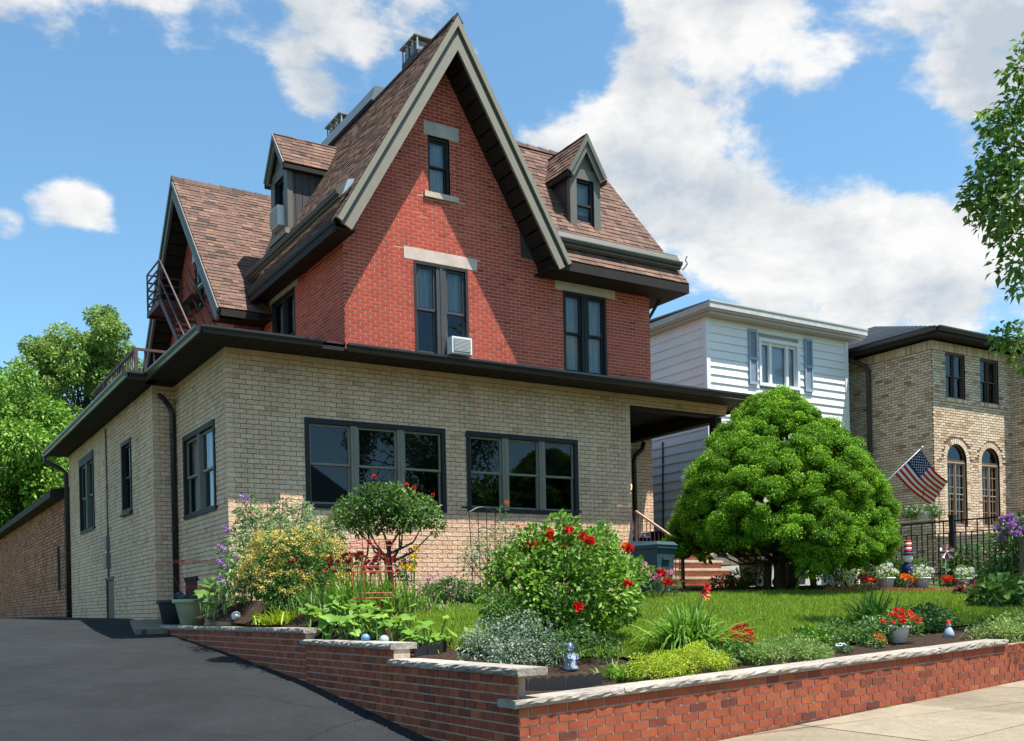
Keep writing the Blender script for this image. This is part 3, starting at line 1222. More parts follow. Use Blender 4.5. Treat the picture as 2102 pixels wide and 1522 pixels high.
downspout(house, [(5.18, 22.2, 6.05), (5.32, 22.38, 6.02), (5.45, 22.42, 5.85), (5.49, 22.42, 5.7), (5.49, 22.42, 1.25)], .055)
downspout(house, [(4.46, 33.75, 6.3), (4.46, 33.75, 6.15), (4.85, 33.66, 5.95), (5.03, 33.64, 5.8), (5.03, 33.64, 1.35)], .07)
# jog soffit flashing over the return
# ---- porch
PX = 18.0
mb = MB()
mb.box(15.06, 18.8, YT + .05, 22.4, 2.35, 2.62)
mb.build('porch_floor', M_CONC, house)
boards_x(15.05, 17.9, YT + .33, 22.4, 6.27, .2, 'ceiling_board')
mb = MB()
mb.box(17.86, 18.12, YT + .32, 22.4, 5.93, 6.3)
mb.box(15.05, 17.86, YT + .05, YT + .30, 6.03, 6.078)
mb.build('porch_beam', M_SOFFIT, house)
mb = MB()
mb.box(17.83, 18.05, YT + .06, YT + .28, 2.62, 6.03)
mb.box(17.79, 18.09, YT + .02, YT + .32, 2.62, 2.75)
mb.build('porch_post', M_SOFFIT, house)
tpb = T_front(0, 22.4, 0)
mb = MB(tpb)
mb.poly([(15.04, 0, 2.4), (18.8, 0, 2.4), (18.8, 0, 6.3), (15.04, 0, 6.3)])
mb.poly([(18.8, 0, 1.2), (18.8, 6, 1.2), (18.8, 6, 6.3), (18.8, 0, 6.3)])
mb.build('porch_back_wall', M_TANMORT, house)
lay_bricks(tpb, brick_list([(16.3, 2.4), (18.8, 2.4), (18.8, 6.3), (16.3, 6.3)], [], TANB, TANH, .0115, .98), .012, M_TAN, house, 'tan_brick', 'tan_brick_field')
mb = MB()
mb.box(17.35, 17.62, 22.2, 22.37, 2.62, 5.95)
mb.box(17.2, 17.35, 22.3, 22.37, 2.62, 5.95)
mb.build('door_frame', M_SOFFIT, house)
downspout(house, [(18.35, 22.2, 5.95), (18.3, 22.22, 5.75), (18.08, 22.27, 5.55), (18.05, 22.28, 5.4), (18.05, 22.28, 2.6)], .07)
mb = MB()
mb.box(17.9, 18.1, YT + .35, 22.3, 2.6, 3.28)
mb.box(17.86, 18.14, YT + .35, 22.3, 3.28, 3.36)
mb.build('porch_parapet', M_SOFFIT, house)
# porch lamp (lit)
lamp = thing('porch_lamp', 'small glowing porch lamp on the tan brick wall beside the porch opening', 'lamp', (15.14, 18.95, 4.1))
mb = MB()
mb.box(15.05, 15.12, 18.93, 19.0, 4.12, 4.34)
mb.lathe((15.18, 18.96, 4.26), [(.0, .14), (.05, .10), (.09, .03), (.095, .0), (.0, .0)], 10)
mb.tube([(15.18, 18.96, 4.0), (15.18, 18.96, 3.94)], .05, 8)
mb.build('bracket', M_BLACK, lamp)
mb = MB()
mb.lathe((15.18, 18.96, 4.0), [(.045, 0), (.065, .08), (.075, .2), (.07, .26)], 10)
mb.build('globe', mat('lamp_glow', (.9, .6, .3), .5, .2, emit=((1, .55, .2), 4.0)), lamp)

# front steps
st = thing('front_steps', 'red brick front steps with pale stone treads leading up to the porch', 'steps', (16.1, 17.6, 1.6))
nst = 5
for k in range(nst):
    y0, z1 = 17.12 + k * .31, 1.80 + k * .205
    mb = MB()
    mb.box(15.10, 17.25, y0 + .03, 18.75, z1 - .215, z1 - .055)
    mb.build('riser', M_STEPM, st)
    mb = MB()
    mb.box(15.085, 15.10, y0 + .03, 18.75, z1 - .27, z1 - .055, random.random())
    mb.build('side_brick', M_STEPB, st)
    T = T_front(0, y0 + .03, 0)
    lay_bricks(T, brick_list([(15.1, z1 - .215), (17.25, z1 - .215), (17.25, z1 - .058), (15.1, z1 - .058)], [], .205, .078, .012, z1 - .215), .008, M_STEPB, st, 'brick', 'brick_field', 18 if k < 4 else 4, (16.0, y0, z1))
    mb = MB()
    mb.box(15.08, 17.27, y0 - .02, y0 + .36, z1 - .054, z1)
    mb.build('tread', M_SILLST, st)
mb = MB()
mb.box(15.12, 17.23, 17.12 + 4 * .31 - .05, 18.6, 2.625, 2.64)
rail = thing('stair_railing', 'iron stair railing with a tan handrail left of the brick steps', 'railing', (15.12, 18.6, 2.6))
mb = MB()
mb.beam((15.1, 18.62, 3.58), (15.1, 17.0, 2.70), .05, .045)
mb.build('handrail', mat('tan_handrail', (.42, .27, .19), .5, .4), rail)
mb = MB()
mb.box(15.07, 15.13, 18.6, 18.66, 2.6, 3.6)
mb.box(15.07, 15.13, 17.0, 17.06, 1.7, 2.72)
mb.build('newel_post', M_IRON, rail)
for k in range(11):
    s = (k + .7) / 11.6
    y = 18.62 + (17.0 - 18.62) * s
    zt = 3.56 + (2.68 - 3.56) * s
    mb = MB()
    mb.tube([(15.1, y, zt - .84), (15.1, y, zt)], .010, 5)
    if k % 3 == 1:
        pts = [(15.1 + .0, y + .045 * math.sin(a), zt - .62 + .06 * math.cos(a)) for a in np.linspace(0, 6.28, 9)]
        mb.tube(pts, .007, 5, cap=False)
    mb.build('baluster', M_IRON, rail)

# ---- red brick walls
RBL, RBH = .212, .0705
GX, GAP, GSL = 9.79, 12.42, 1.70         # gable centre, inner apex, slope
tr = T_front(0, YR, 0)
zl = GAP - GSL * (GX - XR)
xr_ = GX + (GX - XR)
hg = (9.44, 9.93, 9.66, 10.80)
hA = (9.07, 10.28, 6.46, 8.25)
hB = (12.63, 13.78, 6.46, 8.18)
lint = [(9.35, 10.135, 10.80, 11.06), (8.86, 10.51, 8.26, 8.495), (12.43, 14.04, 8.19, 8.42), (9.33, 10.09, 9.55, 9.66)]
gab = [(XR, 6.34), (xr_, 6.34), (xr_, zl), (GX, GAP), (XR, zl)]
rct = [(xr_, 6.34), (XE, 6.34), (XE, 8.75), (xr_, 8.75)]
mb = MB(tr)
wall_sheet(mb, gab, [hg, hA])
wall_sheet(mb, rct, [hB])
mb.poly([(XE, 0, 6.34), (XE, 8, 6.34), (XE, 8, 8.75), (XE, 0, 8.75)])
mb.build('red_front_wall', M_REDMORT, house)
bl = brick_list(gab, [hg, hA] + lint, RBL, RBH, .0165, 6.345)
br_ = brick_list(rct, [hB] + lint, RBL, RBH, .0165, 6.345)
lay_bricks(tr, bl, .007, M_RED, house, 'red_brick', 'red_brick_field', 300, (8.3, YR, 6.9))
lay_bricks(tr, br_, .007, M_RED, house, 'red_brick', 'red_brick_field')
trl = T_left(XR, 0, 0)
hS = (-21.95, -20.5, 6.45, 8.25)
sid = [(-22.7, 6.34), (-YR, 6.34), (-YR, 8.72), (-22.7, 8.72)]
lintS = [(-22.1, -20.32, 8.25, 8.48)]
mb = MB(trl)
wall_sheet(mb, sid, [hS])
mb.build('red_side_wall', M_REDMORT, house)
lay_bricks(trl, brick_list(sid, [hS] + lintS, RBL, RBH, .0165, 6.345), .007, M_RED, house, 'red_brick', 'red_brick_field')
XG = 6.95
trf = T_front(0, 22.7, 0)
mb = MB(trf)
mb.poly([(XG, 0, 6.3), (XR, 0, 6.3), (XR, 0, 8.6), (XG, 0, 8.6)])
mb.build('red_return_wall', M_REDMORT, house)
lay_bricks(trf, brick_list([(XG, 6.345), (XR, 6.345), (XR, 8.6), (XG, 8.6)], [], RBL, RBH, .0165, 6.345), .007, M_RED, house, 'red_brick', 'red_brick_field')
# left gable wall
CY_, CZ, CSL = 25.67, 11.92, 1.114
lg = [(-28.75, 6.3), (-22.7, 6.3), (-22.7, CZ - CSL * (CY_ - 22.7)), (-CY_, CZ), (-28.75, CZ - CSL * (28.75 - CY_))]
trg = T_left(XG, 0, 0)
hF = (-25.75, -24.95, 8.9, 10.25)
mb = MB(trg)
wall_sheet(mb, lg, [hF])
mb.build('left_gable_wall', M_REDMORT, house)
lay_bricks(trg, brick_list(lg, [hF, (-25.95, -24.75, 10.25, 10.5)], RBL, RBH, .0165, 6.345), .007, M_RED, house, 'red_brick', 'red_brick_field')
# lintels and sills
for T, (a, b, c, d), mt_, pr in ((tr, lint[0], M_STONE, .012), (tr, lint[1], M_STONE, .012), (tr, lint[2], M_STONE, .012), (tr, lint[3], M_SILLST, .05), (trl, lintS[0], M_STONE, .012), (trg, (-25.95, -24.75, 10.25, 10.5), M_WTRIM, .012)):
    mb = MB(T)
    mb.box(a, b, -pr, .02, c, d, random.choice([.2, .9]) if c < 9 else .05)
    mb.build('lintel' if pr < .03 else 'sill', mt_, house)
window(house, tr, 9.49, 9.88, 9.70, 10.74, 1, .05, M_DARK, M_DARK, -.05, curtain=(0, 1.), sash=.035, inset=.10)
window(house, tr, 9.12, 10.23, 6.46, 8.19, 2, .055, M_DARK, M_SIDEB, .012, curtain=(.55, 1.), sash=.05, mull=.22, inset=.06)
window(house, tr, 12.68, 13.73, 6.46, 8.12, 2, .055, M_DARK, M_DARK, .012, curtain=(0, 1.), sash=.05, mull=.17, inset=.06)
window(house, trl, -21.9, -20.55, 6.45, 8.2, 2, .05, M_DARK, M_DARK, .012, curtain=(0, 1.), sash=.05, mull=.14)
window(house, trg, -25.7, -25.0, 8.95, 10.2, 1, .05, M_DARK, M_WTRIM, .012, curtain=(0, 1.), sash=.05)
mb = MB(trg)
for k in range(7):
    z = 8.95 + k * .2
    mb.box(-25.75, -24.95, -.06, -.04, z, z + .025)
mb.build('window_bar', M_IRON, house)


# ---- roofs
def roof_slope(o, u, v, convex, parent=house, th=.10, expo=.135, tab=.22, single=0, name='shingle', deck=True):
    """o: eave origin, u: unit vector along the eave, v: unit vector up the slope; convex polygon in (u,v), CCW with u x v outwards"""
    o, u, v = Vector(o), Vector(u), Vector(v)
    n = u.cross(v).normalized()

    def W(p, h):
        q = o + u * p[0] + v * p[1] + n * h
        return (q.x, q.y, q.z)
    if deck:
        mb = MB()
        mb.prism([W(p, -th) for p in convex], n * th)
        mb.build('roof_deck', M_SOFFIT, parent)
    vs = [p[1] for p in convex]
    us = [p[0] for p in convex]
    mb = MB()
    row = 0
    y = min(vs) - .01
    cand = []
    while y < max(vs):
        x = min(us) - tab * ((row * .37) % 1) - .1
        while x < max(us):
            w = tab * random.uniform(.55, 1.35)
            raw = [(x + .003, y), (x + w - .003, y), (x + w - .003, y + expo + .02), (x + .003, y + expo + .02)]
            p = clip_poly(raw, convex)
            if len(p) > 2 and area2(p) > 6e-4:
                hi = random.choice([.012, .020, .020])
                t = min(1, max(0, random.gauss(.52, .22) - (.25 if random.random() < .12 else 0)))
                cand.append((p, hi, t, y))
            x += w
        y += expo
        row += 1
    solo = set()
    if single:
        order = sorted(range(len(cand)), key=lambda i: (Vector(W(cand[i][0][0], 0)) - cam.matrix_world.translation).length)
        solo = set(order[:single])
    for i, (p, hi, t, y0) in enumerate(cand):
        b = MB() if i in solo else mb
        k = len(p)
        top = [W(q, hi * (1 - min(1, max(0, (q[1] - y0) / (expo + .02))) * .8) + .002) for q in p]
        bot = [W(q, 0.001) for q in p]
        b.faces(top + bot, [tuple(range(k))] + [(j, k + j, k + (j + 1) % k, (j + 1) % k) for j in range(k)], t)
        if i in solo:
            c = Vector(top[0])
            b.build(name, M_SHING, parent, org=tuple(c))
    if mb.v:
        mb.build('shingle_field', M_SHING, parent, 'stuff')


def uv_axes(dx, dz):
    l = math.hypot(dx, dz)
    return dx / l, dz / l, l


# front gable roof, left slope: eave runs along y at x=7.2
EX, EZ, AZ = 7.19, 8.52, 12.93
a, c, LA = uv_axes(GX - EX, AZ - EZ)
YA0, YA1 = 17.20, 25.4
roof_slope((EX, YA1, EZ), (0, -1, 0), (a, 0, c), [(0, 0), (YA1 - YA0, 0), (YA1 - YA0, LA), (0, LA)], single=90)
EX2 = 2 * GX - EX
roof_slope((EX2, YA0, EZ), (0, 1, 0), (-a, 0, c), [(0, 0), (.95, 0), (YA1 - YA0, LA - .6), (YA1 - YA0, LA), (0, LA)])
# right main roof: front slope with a hip at its right end
BY, BZ, RY, RZ, BX1, RX1 = 17.24, 8.585, 19.58, 12.02, 15.66, 14.78
b1, c1, LB = uv_axes(RY - BY, RZ - BZ)
BX0 = 12.02
roof_slope((BX0, BY, BZ), (1, 0, 0), (0, b1, c1), [(0, 0), (BX1 - BX0, 0), (RX1 - BX0, LB), (-1.9, LB)], single=120)
hx, hz, LH = uv_axes(RX1 - BX1, RZ - BZ)
roof_slope((BX1, BY, BZ), (0, 1, 0), (hx, 0, hz), [(0, 0), (2 * (RY - BY), 0), (RY - BY + .02, LH), (RY - BY - .02, LH)])
roof_slope((BX1, 2 * RY - BY, BZ), (-1, 0, 0), (0, -b1, c1), [(0, 0), (BX1 - BX0, 0), (BX1 - BX0 + .5, LB), (BX1 - RX1, LB)])
# left wing roof
CX0, CY0, CZ0, CRZ = 6.40, 21.92, 8.02, 12.20
b2, c2, LC = uv_axes(CY_ - CY0, CRZ - CZ0)
roof_slope((CX0, CY0, CZ0), (1, 0, 0), (0, b2, c2), [(0, 0), (1.25, 0), (4.4, LC), (0, LC)], single=90)
roof_slope((11, 2 * CY_ - CY0, CZ0), (-1, 0, 0), (0, -b2, c2), [(0, 0), (4.6, 0), (4.6, LC), (0, LC)])
# ridge caps
for p, q in (((GX, 17.19, AZ + .03), (GX, YA1, AZ + .03)), ((GX, RY, RZ + .03), (RX1, RY, RZ + .03)), ((6.38, CY_, CRZ + .03), (10.6, CY_, CRZ + .03))):
    mb = MB()
    P, Q = Vector(p), Vector(q)
    n = int((Q - P).length / .3)
    for k in range(n):
        a_, b_ = P.lerp(Q, k / n), P.lerp(Q, (k + 1) / n)
        d = (Q - P).normalized()
        s = d.cross(Vector((0, 0, 1))) * .13
        dn = Vector((0, 0, -.17 if abs(d.y) > .5 and p[0] == GX else -.14))
        mb.faces([tuple(a_ + s + dn), tuple(a_ + Vector((0, 0, .02))), tuple(a_ - s + dn), tuple(b_ + s + dn), tuple(b_), tuple(b_ - s + dn)], [(0, 1, 4, 3), (1, 2, 5, 4), (0, 2, 1)], random.random() * .4)
    mb.build('ridge_cap', M_SHING, house)


# ---- gable trims: stepped rake boards in the plane y
def rake(p_low, p_apex, ycoord, thick, off0, off1, matl, parent=house, side=1, axis='y', name='rake_board', cut=True):
    """board between two parallel lines below the roof edge; off = distance below the line"""
    (x0, z0), (x1, z1) = p_low, p_apex
    l = math.hypot(x1 - x0, z1 - z0)
    dx, dz = (x1 - x0) / l, (z1 - z0) / l
    nx, nz = (dz, -dx) if x1 > x0 else (-dz, dx)      # points below the slope / inwards

    def atx(off):      # point on the offset line at the apex x
        qx, qz = x0 + nx * off, z0 + nz * off
        t = (x1 - qx) / dx
        return (x1, qz + dz * t)
    A0, A1 = (x0 + nx * off0, z0 + nz * off0), (x0 + nx * off1, z0 + nz * off1)
    B0, B1 = atx(off0), atx(off1)
    pts = [A0, A1, B1, B0]
    mb = MB()
    if axis == 'y':
        mb.prism([(p[0], ycoord, p[1]) for p in pts], (0, thick, 0))
    else:
        mb.prism([(ycoord, p[0], p[1]) for p in pts], (thick, 0, 0))
    return mb.build(name, matl, parent)


for sx in (-1, 1):
    low = (GX + sx * (GX - EX), EZ)
    apx = (GX, AZ)
    rake(low, apx, 17.165, .06, .015, .115, M_TRIM, name='rake_crown')
    rake(low, apx, 17.235, .05, .115, .195, M_TRIM2, name='rake_board')
    rake(low, apx, 17.20, .06, .195, .345, M_TRIM, name='rake_board')
    # soffit boards under the overhang
    n = 17
    L_ = math.hypot(GX - EX, AZ - EZ)
    dx, dz = sx * -(GX - EX) / L_, (AZ - EZ) / L_
    nx, nz = (dz, -dx) if sx < 0 else (-dz, -abs(dx))
    if sx > 0:
        nx, nz = -dz, -abs(dx)
    for k in range(n):
        s0, s1 = L_ * k / n + .02, L_ * (k + 1) / n
        if s1 > L_ - .3:
            continue
        mb = MB()
        P0 = Vector((low[0] + dx * s0 + nx * .34, 17.26, low[1] + dz * s0 + nz * .34))
        P1 = Vector((low[0] + dx * (s1 - .012) + nx * .34, 17.26, low[1] + dz * (s1 - .012) + nz * .34))
        q = Vector((nx, 0, nz)) * -.03
        mb.prism([tuple(P0), tuple(P1), tuple(P1 + q), tuple(P0 + q)], (0, YR - 17.26, 0), random.random())
        mb.build('soffit_board', M_SOFFIT, house)
    # blocking at the foot of the slope and the wall plate
    mb = MB()
    P = [Vector((low[0] + dx * s + nx * h, 17.24, low[1] + dz * s + nz * h)) for s, h in ((0, .02), (0, .36), (.2, .36), (.2, .02))]
    mb.prism([tuple(p) for p in P], (0, YR - 17.24, 0))
    mb.build('eave_return', M_SOFFIT, house)
# little grey plates where the rake meets the wall
mb = MB()
mb.prism([(7.60, YR - .02, 8.97), (7.96, YR - .02, 8.97), (7.96, YR - .02, 9.6), (7.60, YR - .02, 9.0)], (0, .015, 0))
mb.prism([(11.55, YR - .02, 9.62), (11.58, YR - .02, 8.72), (11.95, YR - .02, 8.72), (11.9, YR - .02, 9.0)], (0, .015, 0))
mb.build('flashing_plate', M_SIDEB, house)

# left eave of the front wing: fascia, soffit, roof-top gutter
mb = MB()
mb.box(EX - .03, EX + .02, 17.3, 22.75, EZ - .24, EZ - .015)
mb.box(EX - .05, EX, 17.28, 22.75, EZ - .10, EZ - .02)
mb.box(EX + .02, XR, 17.3, 22.7, EZ - .16, EZ - .13)
mb.build('fascia', M_SOFFIT, house)


def roof_gutter(p, q, outv, name='roof_gutter', hgt=.30):
    """metal box gutter standing on the slope above the eave"""
    p, q, o = Vector(p), Vector(q), Vector(outv)
    mb = MB()
    Z = Vector((0, 0, 1))
    prof = [(0.10, -.05), (.14, .02), (.20, .05), (.20, .10), (.13, .13), (.02, hgt), (-.02, hgt), (.06, .08)]
    A = [tuple(p + o * a + Z * b) for a, b in prof]
    B = [tuple(q + o * a + Z * b) for a, b in prof]
    n = len(prof)
    mb.faces(A + B, [(i, (i + 1) % n, n + (i + 1) % n, n + i) for i in range(n)] + [tuple(range(n))[::-1], tuple(range(n, 2 * n))])
    mb.build(name, M_ROOFMET, house)
    mb = MB()
    mb.beam(p + o * .20 + Z * .105, q + o * .20 + Z * .105, .03, .022)
    mb.beam(p + o * .145 + Z * -.01, q + o * .145 + Z * -.01, .03, .018)
    mb.beam(p + Z * (hgt + .004) + o * 0.0, q + Z * (hgt + .004) + o * 0.0, .05, .012)
    mb.build('gutter_lip', M_TRIM2, house)


gx0 = EX + .27
roof_gutter((gx0, 22.72, EZ + .27 * 1.70), (gx0, 17.34, EZ + .27 * 1.70), (-1, 0, 0))
mb = MB()
mb.prism([(gx0 - .12, 17.26, EZ + .46), (gx0 + .10, 17.26, EZ + .72), (gx0 + .12, 17.26, EZ + .80), (gx0 + .0, 17.26, EZ + .76)], (0, .14, 0))
mb.build('gutter_end', M_METAL, house)
gy0 = BY + .26
roof_gutter((12.15, gy0, BZ + .26 * 1.468), (BX1 - .12, gy0, BZ + .26 * 1.468), (0, -1, 0))
# right eave: fascia and soffit
mb = MB()
mb.box(12.05, BX1 - .02, BY - .02, BY + .03, BZ - .22, BZ - .03)
mb.box(11.9, BX1 - .04, BY + .03, YR, BZ - .22, BZ - .19)
mb.box(BX1 - .06, BX1 - .02, BY, BY + 4.3, BZ - .22, BZ - .03)
mb.box(XE, BX1 - .04, YR, BY + 4.3, BZ - .22, BZ - .19)
mb.build('fascia', M_SOFFIT, house)
mb = MB()
mb.beam((XE + .03, 18.0, 7.85), (XE + .42, 17.95, 8.45), .07, .05)
mb.build('eave_brace', M_DARK, house)
mb = MB()
mb.tube([(15.75, 17.55, 9.0), (15.86, 17.5, 9.15), (15.80, 17.5, 9.22), (15.85, 17.5, 9.32)], .015, 5)
mb.build('aerial', M_BLACK, house)

# left gable trims
for sy in (-1, 1):
    low = (CY_ + sy * (CY_ - CY0), CZ0)
    apx = (CY_, CRZ)
    rake(low, apx, CX0 - .03, .06, .015, .12, M_TRIM2, axis='x', name='rake_crown')
    rake(low, apx, CX0 + .03, .05, .12, .19, M_DARK, axis='x')
    rake(low, apx, CX0, .06, .19, .34, M_TRIM2, axis='x')
    n = 18
    L_ = math.hypot(CY_ - CY0, CRZ - CZ0)
    dy, dz = -sy * (CY_ - CY0) / L_, (CRZ - CZ0) / L_
    ny, nz = -sy * dz, -abs(dy)
    for k in range(n):
        s0, s1 = L_ * k / n + .02, L_ * (k + 1) / n - .012
        if s1 > L_ - .3:
            continue
        P0 = Vector((CX0 + .06, low[0] + dy * s0 + ny * .30, low[1] + dz * s0 + nz * .30))
        P1 = Vector((CX0 + .06, low[0] + dy * s1 + ny * .30, low[1] + dz * s1 + nz * .30))
        q = Vector((0, ny, nz)) * -.03
        mb = MB()
        mb.prism([tuple(P0), tuple(P1), tuple(P1 + q), tuple(P0 + q)], (XG - CX0 - .06, 0, 0), random.random())
        mb.build('soffit_board', M_SOFFIT, house)
mb = MB()
mb.box(6.45, 7.3, CY0, CY0 + .05, CZ0 - .17, CZ0 - .02)
mb.box(6.45, 7.7, CY0 + .05, 22.7, CZ0 - .12, CZ0 - .09)
mb.build('fascia', M_SOFFIT, house)
downspout(house, [(7.35, 22.45, 8.2), (7.5, 22.52, 8.0), (7.5, 22.52, 6.6)], .05)


# ---- dormers
def dormer(T, w, h, rise, depth, over, win, ac=False):
    """local: x along the front (0 = centre), y into the roof, z up from the base"""
    root = MB(T)
    hw = w / 2
    wl, wr, wb, wt = win
    wall_sheet(root, [(-hw, 0), (hw, 0), (hw, h), (0, h + rise * .98), (-hw, h)], [(wl, wr, wb, wt)])
    root.box(-hw - .02, wl, -.035, 0, -.1, h)
    root.box(wr, hw + .02, -.035, 0, -.1, h)
    root.box(wl, wr, -.03, 0, -.1, wb)
    root.box(wl, wr, -.03, 0, wt, h)
    d = root.build('dormer', M_TRIM2, house)
    # cheeks of vertical boards
    for s in (-1, 1):
        y, k = 0.0, 0
        while y < depth:
            mb = MB(T)
            x0, x1 = (hw - .02, hw + .002 * (k % 2)) if s > 0 else (-hw - .002 * (k % 2), -hw + .02)
            mb.box(x0, x1, y + .006, y + .155, -.6, h + .02)
            mb.build('siding_board', M_SIDEB, d)
            y += .16
            k += 1
        mb = MB(T)
        mb.box(s * hw - .015, s * hw + .015, -.03, .09, -.1, h)
        mb.build('corner_board', M_TRIM2, d)
    # roof
    sl = rise / hw
    ho = hw + over
    zl_ = h - over * sl
    l = math.hypot(ho, rise + over * sl)
    o0 = Vector(T((0, 0, 0)))
    ux = (Vector(T((1, 0, 0))) - o0)
    uy = (Vector(T((0, 1, 0))) - o0)
    for s in (-1, 1):
        v = (ux * (-s) * ho + Vector((0, 0, rise + over * sl))) / l
        if s > 0:
            o, u = Vector(T((ho, -over, zl_ + .10))), uy
        else:
            o, u = Vector(T((-ho, depth, zl_ + .10))), -uy
        roof_slope(o, u, v, [(0, 0), (depth + over, 0), (depth + over, l), (0, l)], parent=d, th=.07, single=0)
        # rake boards
        for (yy, th, a_, b_, mt_) in ((-over - .03, .05, .0, .085, M_TRIM2), (-over + .01, .05, .085, .19, M_TRIM2)):
            nx, nz = (-(rise + over * sl) / l * s, -ho / l)
            A = [(s * ho + nx * a_, zl_ + .09 + nz * a_), (s * ho + nx * b_, zl_ + .09 + nz * b_)]
            B = [(0, h + rise + .09 - a_ * l / ho), (0, h + rise + .09 - b_ * l / ho)]
            mb = MB(T)
            mb.prism([(A[0][0], yy, A[0][1]), (A[1][0], yy, A[1][1]), (B[1][0], yy, B[1][1]), (B[0][0], yy, B[0][1])], (0, th, 0))
            mb.build('rake_board', mt_, d)
        mb = MB(T)
        mb.box(s * ho - .03, s * ho + .01, -over, depth, zl_ - .03, zl_ + .06) if s > 0 else mb.box(-ho - .01, -ho + .03, -over, depth, zl_ - .03, zl_ + .06)
        a0, a1 = (hw, ho - .03) if s > 0 else (-ho + .03, -hw)
        mb.box(a0, a1, -over, depth, zl_ - .03, zl_ - .01)
        mb.build('fascia', M_SOFFIT, d)
    # window (sub-parts of the dormer)
    mb = MB(T)
    for i0, i1, k0, k1 in ((wl, wl + .05, wb, wt), (wr - .05, wr, wb, wt), (wl + .05, wr - .05, wb, wb + .05), (wl + .05, wr - .05, wt - .05, wt), (wl + .05, wr - .05, (wb + wt) / 2 - .025, (wb + wt) / 2 + .025)):
        mb.box(i0, i1, .03, .12, k0, k1)
    mb.build('window_frame', M_DARK, d)
    mb = MB(T)
    mb.poly([(wl + .04, .07, wb), (wr - .04, .07, wb), (wr - .04, .07, wt), (wl + .04, .07, wt)])
    mb.build('pane', M_GLASS, d)
    mb = MB(T)
    mb.poly([(wl, .2, wb), (wr, .2, wb), (wr, .2, wt), (wl, .2, wt)])
    mb.build('curtain', M_CURT, d)
    mb = MB(T)
    mb.box(-hw - .03, hw + .03, -.10, -.0, -.14, -.02)
    mb.build('sill', M_TRIM, d)
    return d


dormer(T_front(13.37, 18.02, 9.60), .78, 1.36, .66, 1.6, .13, (-.235, .235, .06, 1.14))
TD = T_left(7.98, 22.32, 9.98)
dormer(lambda p: T_left(7.98, 22.32, 9.98)(p), 1.06, 1.48, .70, 1.6, .14, (-.32, .32, .10, 1.26))

# window air conditioners
def air_con(T, label, out=.28, w=.225, h=.34):
    o0 = T((0, 0, 0))
    t = thing('air_conditioner', label, 'air conditioner', o0)
    mb = MB(T)
    mb.box(-w, w, -out, .12, 0, h)
    mb.build('case', M_WTRIM, t)
    mb = MB(T)
    mb.box(-w + .035, w - .035, -out - .012, -out, .03, h - .03)
    mb.build('coil', mat('grey_coil', (.22, .24, .26), .5, .4, noise=[(60, .5)]), t)
    for k in range(10):
        z = .045 + k * (h - .08) / 9.6
        mb = MB(T)
        mb.box(-w + .035, w - .035, -out - .02, -out - .012, z, z + .006)
        mb.build('grille_slat', M_WTRIM, t)
    return t


air_con(T_front(10.0, YR - .02, 6.47), 'white window air conditioner in the double window of the red brick front', .20, .225, .33)
air_con(T_left(7.97, 22.34, 10.12), 'white window air conditioner sticking out of the left dormer window', .15, .27, .44)


# ---- chimneys and ridge box
def chimney(x, y, zb_, zt, n, label, dx=.62, dy=.9):
    t = thing('chimney', label, 'chimney', (x, y, zb_))
    mb = MB()
    mb.box(x - dx / 2, x + dx / 2, y - dy / 2, y + dy / 2, zb_, zt)
    mb.build('stack', M_SIDEB, t)
    w = dy / n
    for k in range(n):
        yc = y - dy / 2 + w * (k + .5)
        mb = MB()
        for sx in (-1, 1):
            for sy in (-1, 1):
                mb.box(x + sx * .2 - .015, x + sx * .2 + .015, yc + sy * w * .36 - .015, yc + sy * w * .36 + .015, zt, zt + .30)
        c = mb.build('cap_post', M_METAL, t)
        mb = MB()
        mb.box(x - .27, x + .27, yc - w * .47, yc + w * .47, zt + .30, zt + .335)
        mb.box(x - .17, x + .17, yc - w * .25, yc + w * .25, zt, zt + .22)
        mb.build('cap', mat('weathered_cap_metal', (.22, .20, .18), .6, .4, noise=[(9, .3)]), t)


chimney(10.6, 20.45, 10.5, 13.80, 3, 'chimney with three metal flue caps just behind the front gable ridge', dx=.42, dy=.8)
chimney(10.65, 25.0, 10.5, 13.95, 3, 'chimney with metal flue caps farther back behind the long ridge', dx=.42, dy=1.05)
mb = MB()
mb.prism([(GX - .16, 20.9, 12.86), (GX + .25, 20.9, 12.86), (GX + .25, 20.9, 13.2), (GX - .05, 20.9, 13.2)], (0, 4.5, 0))
mb.build('ridge_box', mat('blue_grey_metal', (.15, .17, .18), .4, .4, noise=[(4, .12)]), house)

# ---- fire escape (part of the house side)
fe = thing('fire_escape', 'rusty brown iron fire escape balcony and stair on the left gable', 'fire escape', (6.5, 25.6, 9.1))
zp = 9.10
xa, xb, ya, yb = 6.05, 6.93, 24.7, 26.95
mb = MB()
for k in range(16):
    y = 25.6 + (yb - 25.6) * k / 15
    mb.box(xa, xb, y - .03, y + .03, zp - .03, zp)
for k in range(8):
    y = ya + (25.6 - ya) * k / 8
    mb.box(6.55, xb, y - .03, y + .03, zp - .03, zp)
mb.box(xa - .03, xa, 25.6, yb, zp - .1, zp + .02)
mb.box(xa, xb, 25.56, 25.6, zp - .1, zp + .02)
mb.box(xa, xb, yb, yb + .04, zp - .1, zp + .02)
mb.build('platform', M_IRON, fe)
for (px, py) in ((xa, 25.6), (xa, yb), (xb - .05, yb)):
    mb = MB()
    mb.box(px - .02, px + .02, py - .02, py + .02, zp - .1, zp + 1.0)
    mb.build('post', M_IRON, fe)
for k in range(5):
    z = zp + .2 * (k + 1)
    mb = MB()
    mb.beam((xa, 25.6, z), (xa, yb, z), .025, .04)
    mb.beam((xa, yb, z), (xb, yb, z), .025, .04)
    mb.build('rail', M_IRON, fe)
